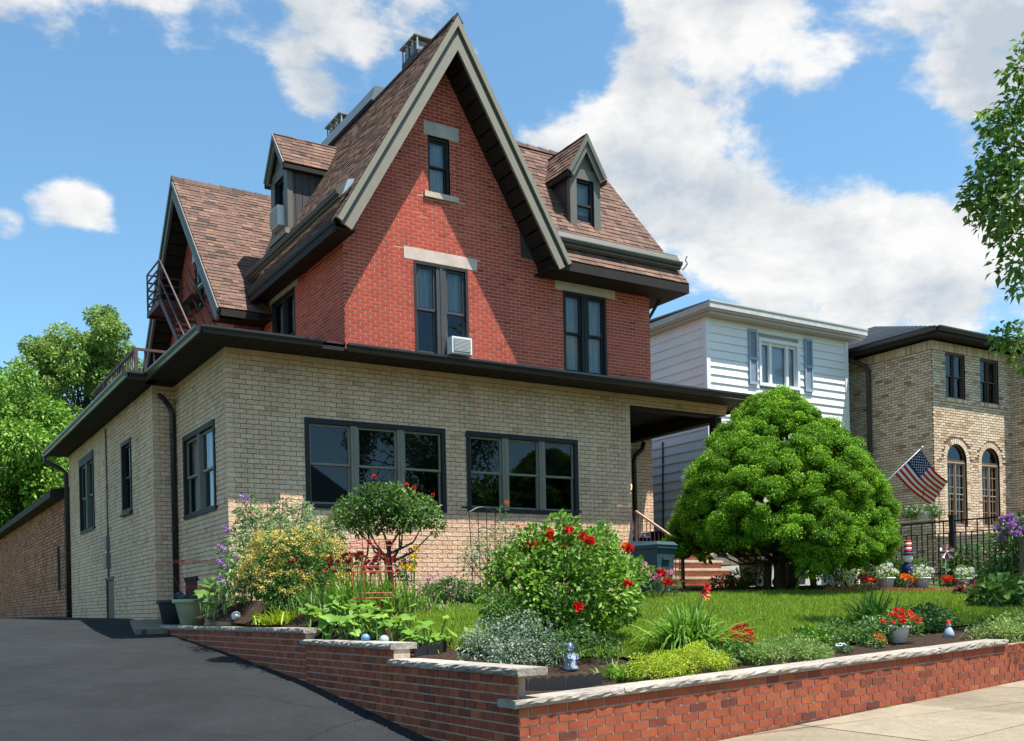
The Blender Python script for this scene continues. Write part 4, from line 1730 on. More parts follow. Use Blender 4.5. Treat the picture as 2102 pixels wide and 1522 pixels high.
s0, s1 = Vector((xa, 25.6, zp)), Vector((xa, 22.9, 6.75))
o2 = Vector((.62, 0, 0))
for o in (Vector((0, 0, 0)), o2):
    mb = MB()
    mb.beam(s0 + o, s1 + o, .03, .12)
    mb.build('stringer', M_IRON, fe)
    for h in (.5, .98):
        mb = MB()
        mb.beam(s0 + o + Vector((0, 0, h)), s1 + o + Vector((0, 0, h)), .03, .035)
        mb.build('handrail', M_IRON, fe)
for k in range(1, 11):
    p = s0.lerp(s1, k / 11)
    mb = MB()
    mb.box(xa + .02, xa + .60, p.y - .10, p.y + .10, p.z - .02, p.z + .01)
    mb.build('stair_tread', M_IRON, fe)
rr = thing('roof_railing', 'rusty iron railing on the low roof behind the eave', 'railing', (5.0, 23, 6.45))
for (px, py) in ((4.75, 22.35), (4.75, 24.0), (4.75, 25.7), (6.0, 22.35)):
    mb = MB()
    mb.box(px - .035, px + .035, py - .035, py + .035, 6.4, 7.02)
    mb.build('post', M_IRON, rr)
mb = MB()
mb.beam((4.75, 22.35, 7.02), (4.75, 27.5, 7.02), .06, .05)
mb.beam((4.75, 22.35, 7.02), (6.0, 22.35, 7.02), .06, .05)
mb.build('top_rail', M_IRON, rr)
for k in range(26):
    mb = MB()
    y = 22.5 + k * .18
    mb.tube([(4.75, y, 6.45), (4.75, y, 7.0)], .012, 5)
    mb.build('baluster', M_IRON, rr)
for k in range(6):
    mb = MB()
    x = 4.93 + k * .19
    mb.tube([(x, 22.35, 6.45), (x, 22.35, 7.0)], .012, 5)
    mb.build('baluster', M_IRON, rr)

# ================================================================== rear building on the left
rb = thing('rear_building', 'low rose brick building with a dark eave behind the driveway', 'building', (5, 34, 1.4))
mb = MB()
mb.box(5.02, 12, 34.0, 60, 1.2, 5.12)
mb.build('wall', M_TANMORT, rb)
T = T_left(5.02, 0, 0)
lay_bricks(T, brick_list([(-60, 1.3), (-34.0, 1.3), (-34.0, 5.1), (-60, 5.1)], [(-35.6, -34.9, 2.15, 3.75)], .36, .11, .02, 1.3), .03, M_PINKB, rb, 'brick', 'brick_field', 0, (5, 34, 3))
mb = MB()
mb.prism([(4.6, 33.95, 5.08), (5.1, 33.95, 5.08), (8.5, 33.95, 6.2), (8.5, 33.95, 6.3), (4.6, 33.95, 5.3)], (0, 27, 0))
mb.build('roof', M_SOFFIT, rb)
mb = MB(T)
mb.box(-35.6, -34.9, -.03, .06, 2.15, 3.75)
mb.build('window', M_DARK, rb)
mb = MB(T)
mb.poly([(-35.5, -.035, 2.25), (-35.0, -.035, 2.25), (-35.0, -.035, 3.65), (-35.5, -.035, 3.65)])
mb.build('pane', M_INT, rb)
for y in (40.5, 46, 52):
    mb = MB(T)
    mb.box(-y - .05, -y + .05, -.03, 0, 1.3, 5.1)
    mb.build('downspout', M_PINKB, rb)

# ================================================================== white house next door
wh = thing('white_house', 'white clapboard house with blue grey shutters and a flat roof', 'house', (20, 21.3, 1.5))
WX0, WX1, WYF = 19.95, 25.78, 21.3
T = T_front(0, WYF, 0)
wh_hole = (21.95, 23.65, 7.72, 9.12)
mb = MB()
mb.box(WX0 + .02, WX1, WYF + .15, 32, 1.2, 9.55)
mb.build('wall', M_WHITE, wh)


def clap(T, x0, x1, z0, z1, expo, parent, holes=()):
    z = z0
    while z < z1:
        segs = [(x0, x1)]
        for h in holes:
            if z + expo > h[2] + .02 and z < h[3] - .02:
                ns = []
                for a, b in segs:
                    if a < h[0]:
                        ns.append((a, min(b, h[0])))
                    if b > h[1]:
                        ns.append((max(a, h[1]), b))
                segs = ns
        zt = min(z + expo, z1)
        for a, b in segs:
            mb = MB(T)
            p = [(a, -.045, z), (a, -.012, zt), (a, .14, zt), (a, .14, z)]
            q = [(b, y, zz) for _, y, zz in p]
            mb.faces(p + q, [(0, 1, 2, 3), (7, 6, 5, 4), (0, 4, 5, 1), (0, 3, 7, 4), (1, 5, 6, 2)], random.random())
            mb.build('siding_board', M_WHITE, parent)
        z += expo


clap(T, WX0 + .06, WX1 - .06, 6.0, 9.5, .232, wh, [wh_hole])
TL = T_left(WX0, 0, 0)
clap(TL, -31, -WYF - .06, 2.4, 9.5, .26, wh)
for (x, y) in ((WX0, WYF), (WX1 - .05, WYF)):
    mb = MB()
    mb.box(x - .06, x + .08, y - .06, y + .08, 1.5, 9.52)
    mb.build('corner_board', M_WTRIM, wh)
mb = MB()
mb.box(WX0 - .25, WX1 + .42, WYF - .42, 32, 9.52, 9.60)
mb.box(WX0 - .2, WX1 + .36, WYF - .36, 32, 9.44, 9.52)
mb.build('soffit', mat('cream_trim', (.42, .36, .30), .6, .3), wh)
mb = MB()
mb.box(WX0 - .28, WX1 + .46, WYF - .46, WYF - .40, 9.58, 9.74)
mb.box(WX0 - .30, WX1 + .48, WYF - .48, WYF - .40, 9.74, 9.78)
mb.box(WX0 - .28, WX0 - .22, WYF - .40, 32, 9.58, 9.74)
mb.box(WX1 + .40, WX1 + .46, WYF - .40, 32, 9.58, 9.74)
mb.build('fascia', mat('weathered_white_fascia', (.48, .47, .44), .6, .3, noise=[(5, .12)]), wh)
mb = MB()
mb.prism([(WX0 - .28, WYF - .4, 9.74), (WX1 + .46, WYF - .4, 9.74), (WX1 + .46, 32, 10.1), (WX0 - .28, 32, 10.1)], (0, 0, .04))
mb.build('roof', M_GSHING, wh)
w = window(wh, T, 22.05, 23.55, 7.80, 9.02, 1, .09, M_WTRIM, M_WTRIM, .06, curtain=None, sash=.04, meet=.95)
for a in (22.42, 23.12):
    mb = MB(T)
    mb.box(a, a + .1, .0, .09, 7.8, 9.02)
    mb.build('mullion', M_WTRIM, w)
for x in (21.53, 23.85):
    mb = MB(T)
    mb.box(x, x + .05, -.09, -.04, 7.70, 9.30)
    mb.box(x + .28, x + .33, -.09, -.04, 7.70, 9.30)
    for z in (7.70, 8.42, 9.22):
        mb.box(x + .05, x + .28, -.09, -.04, z, z + .08)
    s = mb.build('shutter', M_SHUT, wh)
    for k in range(44):
        z = 7.79 + k * .033
        if 8.40 < z < 8.51 or z > 9.2:
            continue
        mb = MB(T)
        mb.poly([(x + .05, -.07, z), (x + .28, -.07, z), (x + .28, -.05, z + .028), (x + .05, -.05, z + .028)])
        mb.build('louvre_slat', M_SHUT, s)
# lower storey: stucco porch front
mb = MB()
mb.box(WX0 + .1, WX1 - .1, WYF - .02, WYF + .1, 1.4, 5.98)
mb.build('stucco_wall', mat('cream_stucco', (.56, .54, .44), .85, .2, noise=[(3, .1)]), wh)
mb = MB()
mb.box(20.1, 20.75, WYF - .06, WYF - .02, 3.2, 5.0)
mb.build('stone_panel', mat('grey_stone_panel', (.28, .26, .23), .9, .2, noise=[(6, .5, (1, 1, 5))]), wh)
mb = MB()
mb.tube([(19.9, 23.3, 1.6), (19.9, 23.25, 4.5), (19.9, 23.2, 6.2)], .03, 6)
mb.tube([(19.88, 24.8, 3), (19.86, 24.7, 4.4), (19.88, 24.75, 5.6), (19.88, 24.2, 6.4)], .02, 6)
mb.build('cable', M_SIDEB, wh)
mb = MB()
mb.ball((19.86, 22.35, 5.0), .09, (1, 1, 1.1))
mb.build('flood_light', M_WTRIM, wh)
# its front porch post (behind the conifer) carries the flag bracket
mb = MB()
mb.box(23.6, 23.75, 19.3, 19.45, 1.4, 4.6)
mb.build('porch_post', M_WTRIM, wh)

# ================================================================== buff brick house with arched windows
fh = thing('buff_brick_house', 'buff brick house with two arched windows and a grey hip roof', 'house', (26.6, 18.87, 1.6))
FX, FY = 26.62, 18.87
T = T_front(0, FY, 0)
wr = [(27.24, 28.2, 7.38, 8.77), (28.95, 29.9, 7.38, 8.76)]
ar = [(27.22, 28.18, 3.55), (28.93, 29.86, 3.55)]
ARZ = 5.55
FXE = 30.55
mb = MB(T)
holes = list(wr) + [(a[0], a[1], a[2], ARZ) for a in ar]
ZB, ZT = 1.2, 9.04
# front wall with arched openings: sheet up to spring line holes, then arch fills
wall_sheet(mb, [(FX, ZB), (FXE, ZB), (FXE, ZT), (FX, ZT)], [wr[0], wr[1]] + [(a[0], a[1], a[2], ARZ + (a[1] - a[0]) / 2) for a in ar])
for a in ar:
    cx, r = (a[0] + a[1]) / 2, (a[1] - a[0]) / 2
    n = 10
    for s in (-1, 1):
        for k in range(n):
            t0, t1 = math.pi / 2 * k / n, math.pi / 2 * (k + 1) / n
            mb.poly([(cx + s * r * math.cos(t0), 0, ARZ + r * math.sin(t0)), (cx + s * r, 0, ARZ + r * math.sin(t0)), (cx + s * r, 0, ARZ + r * math.sin(t1)), (cx + s * r * math.cos(t1), 0, ARZ + r * math.sin(t1))])
mb.build('front_wall', M_FLAGM, fh)
FBL, FBH = .235, .079
bl = brick_list([(FX, ZB), (FXE, ZB), (FXE, 8.76), (FX, 8.76)], wr + [(a[0] - .16, a[1] + .16, 3.55, ARZ) for a in ar], FBL, FBH, .018, 1.25)


def in_arch(p):
    x = sum(q[0] for q in p) / len(p)
    z = sum(q[1] for q in p) / len(p)
    for a in ar:
        cx, r = (a[0] + a[1]) / 2, (a[1] - a[0]) / 2 + .16
        if z > ARZ - .02 and math.hypot(x - cx, z - ARZ) < r + .06:
            return True
    return False


bl = [b for b in bl if not in_arch(b[0])]


def ftint():
    return min(1, max(0, random.gauss(.62, .26)))


lay_bricks(T, bl, .009, M_FLAGB, fh, 'brick', 'brick_field', 120, (27.5, FY, 6.7), tfun=ftint)
mb = MB(T)
x = FX
while x < FXE:        # soldier course
    mb.box(x + .006, x + .073, -.012, 0, 8.77, 9.03, ftint())
    x += .079
for a in ar:
    cx, r = (a[0] + a[1]) / 2, (a[1] - a[0]) / 2
    n = 20
    for k in range(n):
        t0, t1 = math.pi * k / n + .02, math.pi * (k + 1) / n - .02
        q = [(cx + R * math.cos(t), -.014, ARZ + R * math.sin(t)) for R, t in ((r, t0), (r + .15, t0), (r + .15, t1), (r, t1))]
        mb.prism(q, (0, .014, 0), ftint())
    for s in (-1, 1):
        z = 3.55
        while z < ARZ:
            x0, x1 = (a[0] - .155, a[0]) if s < 0 else (a[1], a[1] + .155)
            mb.box(x0, x1, -.014, 0, z + .006, z + .074, ftint())
            z += .08
mb.build('arch_and_soldier_bricks', M_FLAGB, fh, 'stuff')
TLf = T_left(FX, 0, 0)
mb = MB(TLf)
mb.poly([(-32, 0, ZB), (-FY, 0, ZB), (-FY, 0, ZT), (-32, 0, ZT)])
mb.build('side_wall', M_FLAGM, fh)
lay_bricks(TLf, brick_list([(-25, ZB), (-FY, ZB), (-FY, 8.76), (-25, 8.76)], [], FBL, FBH, .018, 1.25), .009, M_FLAGB, fh, 'brick', 'brick_field', tfun=ftint)
mb = MB(TLf)
x = -25.0
while x < -FY:
    mb.box(x + .006, x + .073, -.012, 0, 8.77, 9.03, ftint())
    x += .079
mb.box(-24, -20.4, -.02, 0, 7.52, 7.57)
mb.build('soldier_course', M_FLAGB, fh, 'stuff')
# projecting right bay
T2 = T_left(FXE, 0, 0)
T3 = T_front(0, FY - .55, 0)
mb = MB()
mb.box(FXE + .0, 36, FY - .55, 30, ZB, ZT)
mb.build('bay_wall', M_FLAGM, fh)
b3 = brick_list([(FXE, ZB), (36, ZB), (36, 9.0), (FXE, 9.0)], [], FBL, FBH, .018, 1.25)
lay_bricks(T3, b3, .009, M_FLAGB, fh, 'brick', 'brick_field', tfun=ftint)
lay_bricks(T2, brick_list([(-FY, ZB), (-FY + .55, ZB), (-FY + .55, 9.0), (-FY, 9.0)], [], FBL, FBH, .018, 1.25), .009, M_FLAGB, fh, 'brick', 'brick_field', tfun=ftint)
mb = MB()
mb.box(26.1, 37, FY - .55, FY - .45, 9.03, 9.17)
mb.box(26.1, 26.2, FY - .45, 33, 9.03, 9.17)
mb.box(26.15, 36.9, FY - .5, FY + 12, 9.10, 9.14)
mb.build('fascia', M_SOFFIT, fh)
gutter([(26.1, 46, 9.12), (26.1, FY - .55, 9.12)], parent=fh)
gutter([(26.1, FY - .55, 9.12), (37, FY - .55, 9.12)], parent=fh)
mb = MB()
A, B, C_, D = (26.06, FY - .6, 9.215), (46, FY - .6, 9.215), (46, 48, 9.215), (26.06, 48, 9.215)
P, Q = (36.0, FY - .58 + 9.92, 12.9), (36.5, FY - .58 + 9.92, 12.9)
P2 = (36.0, 40, 12.9)
for f in ((A, B, Q, P), (D, A, P, P2), (B, C_, Q), (C_, D, P2, Q)):
    mb.poly(list(f))
mb.build('roof', M_GSHING, fh)
# shingle courses of the grey roof, left slope
o = Vector(A)
u_ = (Vector(A) - Vector(D)).normalized()
mb = MB()
nA = Vector(P) - Vector(A)
for k in range(1, 18):
    s = k / 18
    p0 = Vector(D).lerp(Vector(P2), s)
    p1 = Vector(A).lerp(Vector(P), s)
    mb.beam(p0 + Vector((0, 0, .012)), p1 + Vector((0, 0, .012)), .22, .014, random.random())
mb.build('shingle_field', M_GSHING, fh, 'stuff')
downspout(fh, [(26.18, FY + 2.6, 9.1), (26.22, FY + 2.6, 8.95), (26.5, FY + 2.25, 8.72), (26.53, FY + 2.2, 8.55), (26.53, FY + 2.2, 1.5)], .065, mat('brown_downspout', (.06, .045, .04), .5, .4))
M_BRZ = mat('bronze_frame', (.10, .065, .045), .5, .4)
M_TANF = mat('tan_frame', (.36, .25, .17), .5, .4)
for h in wr:
    window(fh, T, h[0] + .05, h[1] - .05, h[2] + .05, h[3] - .05, 2, .05, M_BRZ, M_BRZ, -.03, mull=.05, sash=.03, inset=.1)
    mb = MB(T)
    x = h[0] - .05
    while x < h[1] + .05:
        mb.box(x + .005, x + .075, -.05, .0, h[2] - .10, h[2], ftint())
        x += .08
    mb.build('sill', M_FLAGB, fh)
for a in ar:
    cx, r = (a[0] + a[1]) / 2, (a[1] - a[0]) / 2
    wdw = window(fh, T, a[0] + .04, a[1] - .04, a[2] + .06, ARZ - .1, 2, .04, M_TANF, M_TANF, -.04, mull=.06, sash=.03, inset=.1)
    for xx in (a[0] + .25, a[1] - .25):
        mb = MB(T)
        mb.box(xx - .008, xx + .008, .085, .1, a[2] + .1, ARZ - .1)
        for k in range(1, 5):
            z = a[2] + .1 + (ARZ - .2 - a[2]) * k / 5
            mb.box(xx - .2, xx + .2, .085, .1, z - .008, z + .008)
        mb.build('muntin', M_TANF, wdw)
    mb = MB(T)
    n = 16
    ring = []
    for k in range(n):
        t0, t1 = math.pi * k / n, math.pi * (k + 1) / n
        q = [(cx + R * math.cos(t), .05, ARZ + R * math.sin(t)) for R, t in ((r - .05, t0), (r, t0), (r, t1), (r - .05, t1))]
        mb.prism(q, (0, .08, 0))
    mb.box(a[0], a[1], .04, .12, ARZ - .06, ARZ)
    mb.build('arch_frame', M_BRZ, wdw)
    mb = MB(T)
    mb.poly([(cx + (r - .03) * math.cos(math.pi * k / 18), .1, ARZ + (r - .03) * math.sin(math.pi * k / 18)) for k in range(19)])
    mb.build('arch_pane', M_GLASS, wdw)
    mb = MB(T)
    mb.poly([(cx + r * math.cos(math.pi * k / 18), .6, ARZ + r * math.sin(math.pi * k / 18)) for k in range(19)])
    mb.build('arch_reveal', M_INT, wdw)
# raised terrace in front with brick pier
mb = MB()
mb.box(FX + .0, 36, 15.9, FY, 1.2, 3.2)
mb.build('terrace', M_FLAGM, fh)
T4 = T_front(0, 15.9, 0)
lay_bricks(T4, brick_list([(FX, 1.2), (36, 1.2), (36, 3.2), (FX, 3.2)], [], FBL, FBH, .018, 1.25), .009, M_FLAGB, fh, 'brick', 'brick_field', tfun=ftint)
T5 = T_left(FX, 0, 0)
lay_bricks(T5, brick_list([(-FY, 1.2), (-15.9, 1.2), (-15.9, 3.2), (-FY, 3.2)], [], FBL, FBH, .018, 1.25), .009, M_FLAGB, fh, 'brick', 'brick_field', tfun=ftint)
mb = MB()
mb.box(28.5, 29.05, 16.0, 16.5, 3.2, 4.25)
mb.build('pier', M_FLAGM, fh)
lay_bricks(T_front(0, 16.0, 0), brick_list([(28.5, 3.2), (29.05, 3.2), (29.05, 4.25), (28.5, 4.25)], [], FBL, FBH, .018, 3.2), .009, M_FLAGB, fh, 'brick', 'brick_field', tfun=ftint)
lay_bricks(T_left(28.5, 0, 0), brick_list([(-16.5, 3.2), (-16.0, 3.2), (-16.0, 4.25), (-16.5, 4.25)], [], FBL, FBH, .018, 3.2), .009, M_FLAGB, fh, 'brick', 'brick_field', tfun=ftint)
mb = MB()
mb.box(28.42, 29.13, 15.92, 16.58, 4.25, 4.38)
mb.build('pier_cap', M_BRZ, fh)
tr_ = thing('terrace_railing', 'thin iron railing on the terrace before the arched windows', 'railing', (27.5, 16, 3.2))
mb = MB()
mb.beam((26.7, 16.0, 4.12), (28.5, 16.0, 4.12), .03, .03)
mb.beam((26.7, 16.0, 3.3), (28.5, 16.0, 3.3), .03, .03)
mb.build('rail', M_IRON, tr_)
for k in range(14):
    mb = MB()
    x = 26.75 + k * .13
    mb.tube([(x, 16.0, 3.2), (x, 16.0, 4.12)], .010, 5)
    mb.build('baluster', M_IRON, tr_)

# ================================================================== LAWN
LAWN = [(5.5, 10.7), (6.0, 9.75), (7.2, 9.0), (8.6, 8.75), (10.0, 8.72), (13.0, 8.95), (19.5, 10.2), (19.0, 12.3), (15.0, 13.9), (11.0, 14.3), (7.4, 13.6), (5.9, 12.6)]


def in_lawn(x, y):
    x = np.asarray(x)
    y = np.asarray(y)
    ins = np.zeros(x.shape, bool)
    n = len(LAWN)
    for i in range(n):
        (xa_, ya_), (xb_, yb_) = LAWN[i], LAWN[(i + 1) % n]
        cnd = ((ya_ > y) != (yb_ > y)) & (x < (xb_ - xa_) * (y - ya_) / (yb_ - ya_ + 1e-9) + xa_)
        ins ^= cnd
    return ins


mb = MB()
st_ = .35
xs = np.arange(5.4, 19.8, st_)
ys = np.arange(8.6, 14.5, st_)
for x in xs:
    for y in ys:
        if in_lawn(np.array([x + st_ / 2]), np.array([y + st_ / 2]))[0]:
            mb.poly([(a, b, z_garden(a, b) + .035) for a, b in ((x, y), (x + st_, y), (x + st_, y + st_), (x, y + st_))], .5)
mb.build('lawn', M_EARTH, None, 'structure')
ng = 210000
gx_ = RNG.uniform(5.3, 19.6, ng)
gy_ = RNG.uniform(8.6, 14.4, ng)
dens = np.exp(-np.maximum(gx_ - 9, 0) * .06)
k = in_lawn(gx_ + RNG.normal(0, .05, ng), gy_ + RNG.normal(0, .05, ng)) & (RNG.random(ng) < dens)
gx_, gy_ = gx_[k], gy_[k]
ng = len(gx_)
gz_ = np.array([z_garden(a, b) for a, b in zip(gx_, gy_)]) + .03
patch = np.sin(gx_ * 2.3 + np.sin(gy_ * 1.7) * 2) * np.sin(gy_ * 2.9 + gx_ * .7)
hgt = RNG.uniform(.035, .085, ng) * (1 + .15 * patch)
ang = RNG.uniform(0, 2 * np.pi, ng)
lean = RNG.uniform(.0, .045, ng)
wd = RNG.uniform(.004, .008, ng)
P = np.stack([gx_, gy_, gz_], 1)
side = np.stack([np.cos(ang), np.sin(ang), np.zeros(ng)], 1) * wd[:, None]
la = RNG.uniform(0, 2 * np.pi, ng)
tip = P + np.stack([np.cos(la) * lean, np.sin(la) * lean, hgt], 1)
V = np.stack([P - side, P + side, tip], 1).reshape(-1, 3)
F = np.arange(3 * ng).reshape(-1, 3)
tt = np.clip(RNG.normal(.45, .2, ng) + .12 * patch + (RNG.random(ng) < .05) * .6, 0, 1)
np_mesh('lawn_grass', V, F, tt, L_GRASS, None, 'stuff')


# ================================================================== PLANT HELPERS
def stems(mb, base, tops, r0, r1, bend=.1, n=4):
    for t in tops:
        b, t = Vector(base), Vector(t)
        pts = []
        off = Vector((random.uniform(-1, 1), random.uniform(-1, 1), 0)) * bend
        for k in range(n + 1):
            s = k / n
            pts.append(b.lerp(t, s) + off * math.sin(s * math.pi))
        mb.tube(pts, [r0 + (r1 - r0) * k / n for k in range(n + 1)], 5, random.random(), cap=False)


def bush(name, label, cat, pos, lobes, n, size, matl, aspect=.5, stem_n=7, shell=.45, group=None, tl=.5, tv=.22, upb=.35, stem_h=.6, droop=.15, stem_r=.012):
    x, y = pos
    z = z_garden(x, y)
    t = thing(name, label, cat, (x, y, z), group)
    lb = [(x + l[0], y + l[1], z + l[2], l[3], l[4], l[5]) for l in lobes]
    V, F, tt = lobes_leaves(lb, n, size, aspect, shell, upb, tl, tv, droop)
    np_mesh('foliage', V, F, tt, matl, t)
    if stem_n:
        mb = MB()
        pick = [random.choice(lb) for _ in range(stem_n)]
        stems(mb, (x, y, z - .02), [(l[0] + random.uniform(-.3, .3) * l[3], l[1], l[2] + l[5] * stem_h * .5) for l in pick], stem_r, stem_r * .4)
        mb.build('stem', M_BARK, t, 'stuff')
    return t, lb


def blooms(parent, pts, r, matl, name='flower', n=26, tint=(.2, 1)):
    for p in pts:
        V, F, tt = flower_ball(p, r * random.uniform(.8, 1.15), n, tint)
        np_mesh(name, V, F, tt, matl, parent)


def strap_clump(name, label, cat, pos, n, L, W, matl, lean=.55, droop=.5, spread=.08, group=None, tl=.5):
    x, y = pos
    z = z_garden(x, y)
    t = thing(name, label, cat, (x, y, z), group)
    a = RNG.uniform(0, 2 * np.pi, n)
    P = np.stack([x + RNG.normal(0, spread, n), y + RNG.normal(0, spread, n), np.full(n, z - .01)], 1)
    ln = RNG.uniform(.08, 1.9, n) * lean
    D = np.stack([np.cos(a) * ln, np.sin(a) * ln, np.ones(n)], 1)
    V, F, tt = blades_geo(P, D, L * RNG.uniform(.65, 1.1, n), W * RNG.uniform(.7, 1.2, n), droop * RNG.uniform(.5, 1.2, n), np.clip(RNG.normal(tl, .2, n), 0, 1), 5)
    np_mesh('leaf_blades', V, F, tt, matl, t, 'stuff')
    return t


def mound_lobes(w, d, h, n, r):
    out = []
    for i in range(n):
        a = random.uniform(0, 2 * math.pi)
        q = math.sqrt(random.random())
        out.append((w / 2 * q * math.cos(a), d / 2 * q * math.sin(a), h * (1 - q * q) * .62 + r * .25, r, r, r * .75))
    return out


# ================================================================== THE BIG CONIFER
cx0, cy0 = 15.56, 14.63
cz0 = z_garden(cx0, cy0)
con = thing('dwarf_conifer', 'large rounded bright green conifer in front of the brick steps', 'tree', (cx0, cy0, cz0))
PROF = [(.6, 1.6), (.8, 2.02), (1.03, 2.14), (1.68, 2.06), (2.33, 1.78), (2.9, 1.32), (3.4, .92), (3.7, .66), (3.88, .44), (4.0, .16)]


def prof_r(z):
    return lerp_tab(z, PROF)


clumps = []
rs = random.Random(21)
right_v = np.array([math.cos(YAW), -math.sin(YAW), 0])
for i in range(1050):
    z = rs.uniform(.62, 3.95)
    a = rs.uniform(0, 2 * math.pi)
    lump = 1 + .06 * math.sin(3 * a + z * 2) + .05 * math.sin(7 * a - z * 3)
    r = prof_r(z) * lump - .10
    r *= rs.choice([1.04, 1, .96, .89, .80])
    cr_ = rs.uniform(.11, .225) * (1 if z < 3.2 else .8)
    p = (cx0 + r * math.cos(a), cy0 + r * math.sin(a), cz0 + z)
    d = Vector((math.cos(a), math.sin(a), .75 + .3 * (z / 4)))
    if rs.random() > .35 + r / 2.4:
        continue
    off_r = (p[0] - cx0) * math.cos(YAW) - (p[1] - cy0) * math.sin(YAW)
    if z < .86 and -1.75 < off_r < .0:
        continue
    clumps.append((p, d.normalized(), cr_))
# right shoulder lobe
for i in range(170):
    z = rs.uniform(.4, 2.75)
    a = rs.uniform(0, 2 * math.pi)
    rr = lerp_tab(z, [(.3, .5), (.8, .95), (1.5, .9), (2.2, .65), (2.6, .2)])
    c = np.array([cx0, cy0, 0]) + right_v * 1.28
    p = (c[0] + rr * math.cos(a), c[1] + rr * math.sin(a), cz0 + z)
    clumps.append((p, Vector((math.cos(a), math.sin(a), .8)).normalized(), rs.uniform(.13, .25)))
# drooping lower pads at the front
for (u_, dn, z, r) in [(.1, -1.75, .62, .30), (.3, -1.8, .80, .34), (.45, -1.75, .60, .3), (.28, -1.85, .48, .26), (1.0, -1.5, .72, .33), (1.25, -1.3, .85, .3)]:
    p = np.array([cx0, cy0, cz0 + z]) + right_v * u_ + np.array([math.sin(YAW), math.cos(YAW), 0]) * dn
    for j in range(9):
        q = p + np.array([rs.uniform(-1, 1), rs.uniform(-1, 1), rs.uniform(-.7, .8)]) * r
        clumps.append((tuple(q), Vector((0, -.4, 1)).normalized(), r * rs.uniform(.4, .62)))
geo_parts = []
per = 290
cp = np.array([c[0] for c in clumps])
cd = np.array([tuple(c[1]) for c in clumps])
crr = np.array([c[2] for c in clumps])
ctint = np.clip(RNG.normal(.47, .17, len(clumps)), .1, .95)
idx = np.repeat(np.arange(len(clumps)), per)
N_ = len(idx)
d = rand_dir(N_)
dotp = np.sum(d * cd[idx], 1, keepdims=True)
d = np.where(dotp < -.25, d - 2 * dotp * cd[idx], d)
rad = crr[idx][:, None] * (RNG.uniform(.78, 1.13, N_)[:, None])
P = cp[idx] + d * rad * np.array([1, 1, .82])
D = unit(np.cross(d, rand_dir(N_)) + d * .45 + np.array([0, 0, .25]))
Nn = unit(d + rand_dir(N_) * .35)
Ls = RNG.uniform(.028, .056, N_)
tt = np.clip(ctint[idx] + RNG.normal(0, .15, N_), 0, 1)
V, F, T_ = leaf_geo(P, D, Nn, Ls, Ls * .42, tt, .2, .05)
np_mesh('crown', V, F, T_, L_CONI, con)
# solid balls added inside every clump to block light, shade painted as darker green
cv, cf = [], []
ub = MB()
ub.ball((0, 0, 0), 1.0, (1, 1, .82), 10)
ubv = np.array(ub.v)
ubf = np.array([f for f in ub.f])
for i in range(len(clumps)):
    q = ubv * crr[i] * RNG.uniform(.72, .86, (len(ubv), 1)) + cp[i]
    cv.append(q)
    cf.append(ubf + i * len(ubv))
np_mesh('clump_light_blockers', np.concatenate(cv), np.concatenate(cf), np.repeat(np.clip(ctint - .2, 0, 1), len(ubf)), mat('conifer_shade_green', [(0, (.03, .075, .006)), (1, (.10, .22, .012))], .9, .1, noise=[(60, .5)], bump=(45, 1.0, .03)), con, 'stuff', True)
# inner twigs and inner foliage, its shade put into a darker tint
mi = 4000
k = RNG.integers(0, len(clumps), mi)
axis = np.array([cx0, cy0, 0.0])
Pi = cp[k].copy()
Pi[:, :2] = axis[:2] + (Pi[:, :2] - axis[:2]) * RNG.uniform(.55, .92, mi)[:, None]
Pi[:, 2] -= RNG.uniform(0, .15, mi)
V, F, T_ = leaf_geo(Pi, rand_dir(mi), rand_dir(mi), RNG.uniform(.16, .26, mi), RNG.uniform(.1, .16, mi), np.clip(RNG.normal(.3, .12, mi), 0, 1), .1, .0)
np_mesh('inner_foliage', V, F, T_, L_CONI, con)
mb = MB()
for (dx, dy, r) in ((0, 0, .13), (.30, -.1, .10), (-.15, .2, .09), (.9, -.1, .07)):
    mb.tube([(cx0 + dx, cy0 + dy, cz0 - .05), (cx0 + dx * .9, cy0 + dy, cz0 + .5), (cx0 + dx * .6, cy0 + dy * .5, cz0 + 1.4), (cx0 + dx * .3, cy0, cz0 + 3.2)], [r, r * .85, r * .65, .03], 8)
mb.build('trunk', M_BARK, con)
mb = MB()
for i in range(26):
    a = rs.uniform(0, 6.28)
    z = rs.uniform(.8, 1.3)
    r = prof_r(max(z, .45)) * .8
    mb.tube([(cx0, cy0, cz0 + z * .7), (cx0 + r * .5 * math.cos(a), cy0 + r * .5 * math.sin(a), cz0 + z * .7 - .05), (cx0 + r * math.cos(a), cy0 + r * math.sin(a), cz0 + z + .1)], [.035, .022, .01], 5, cap=False)
mb.build('branch', M_BARK, con)


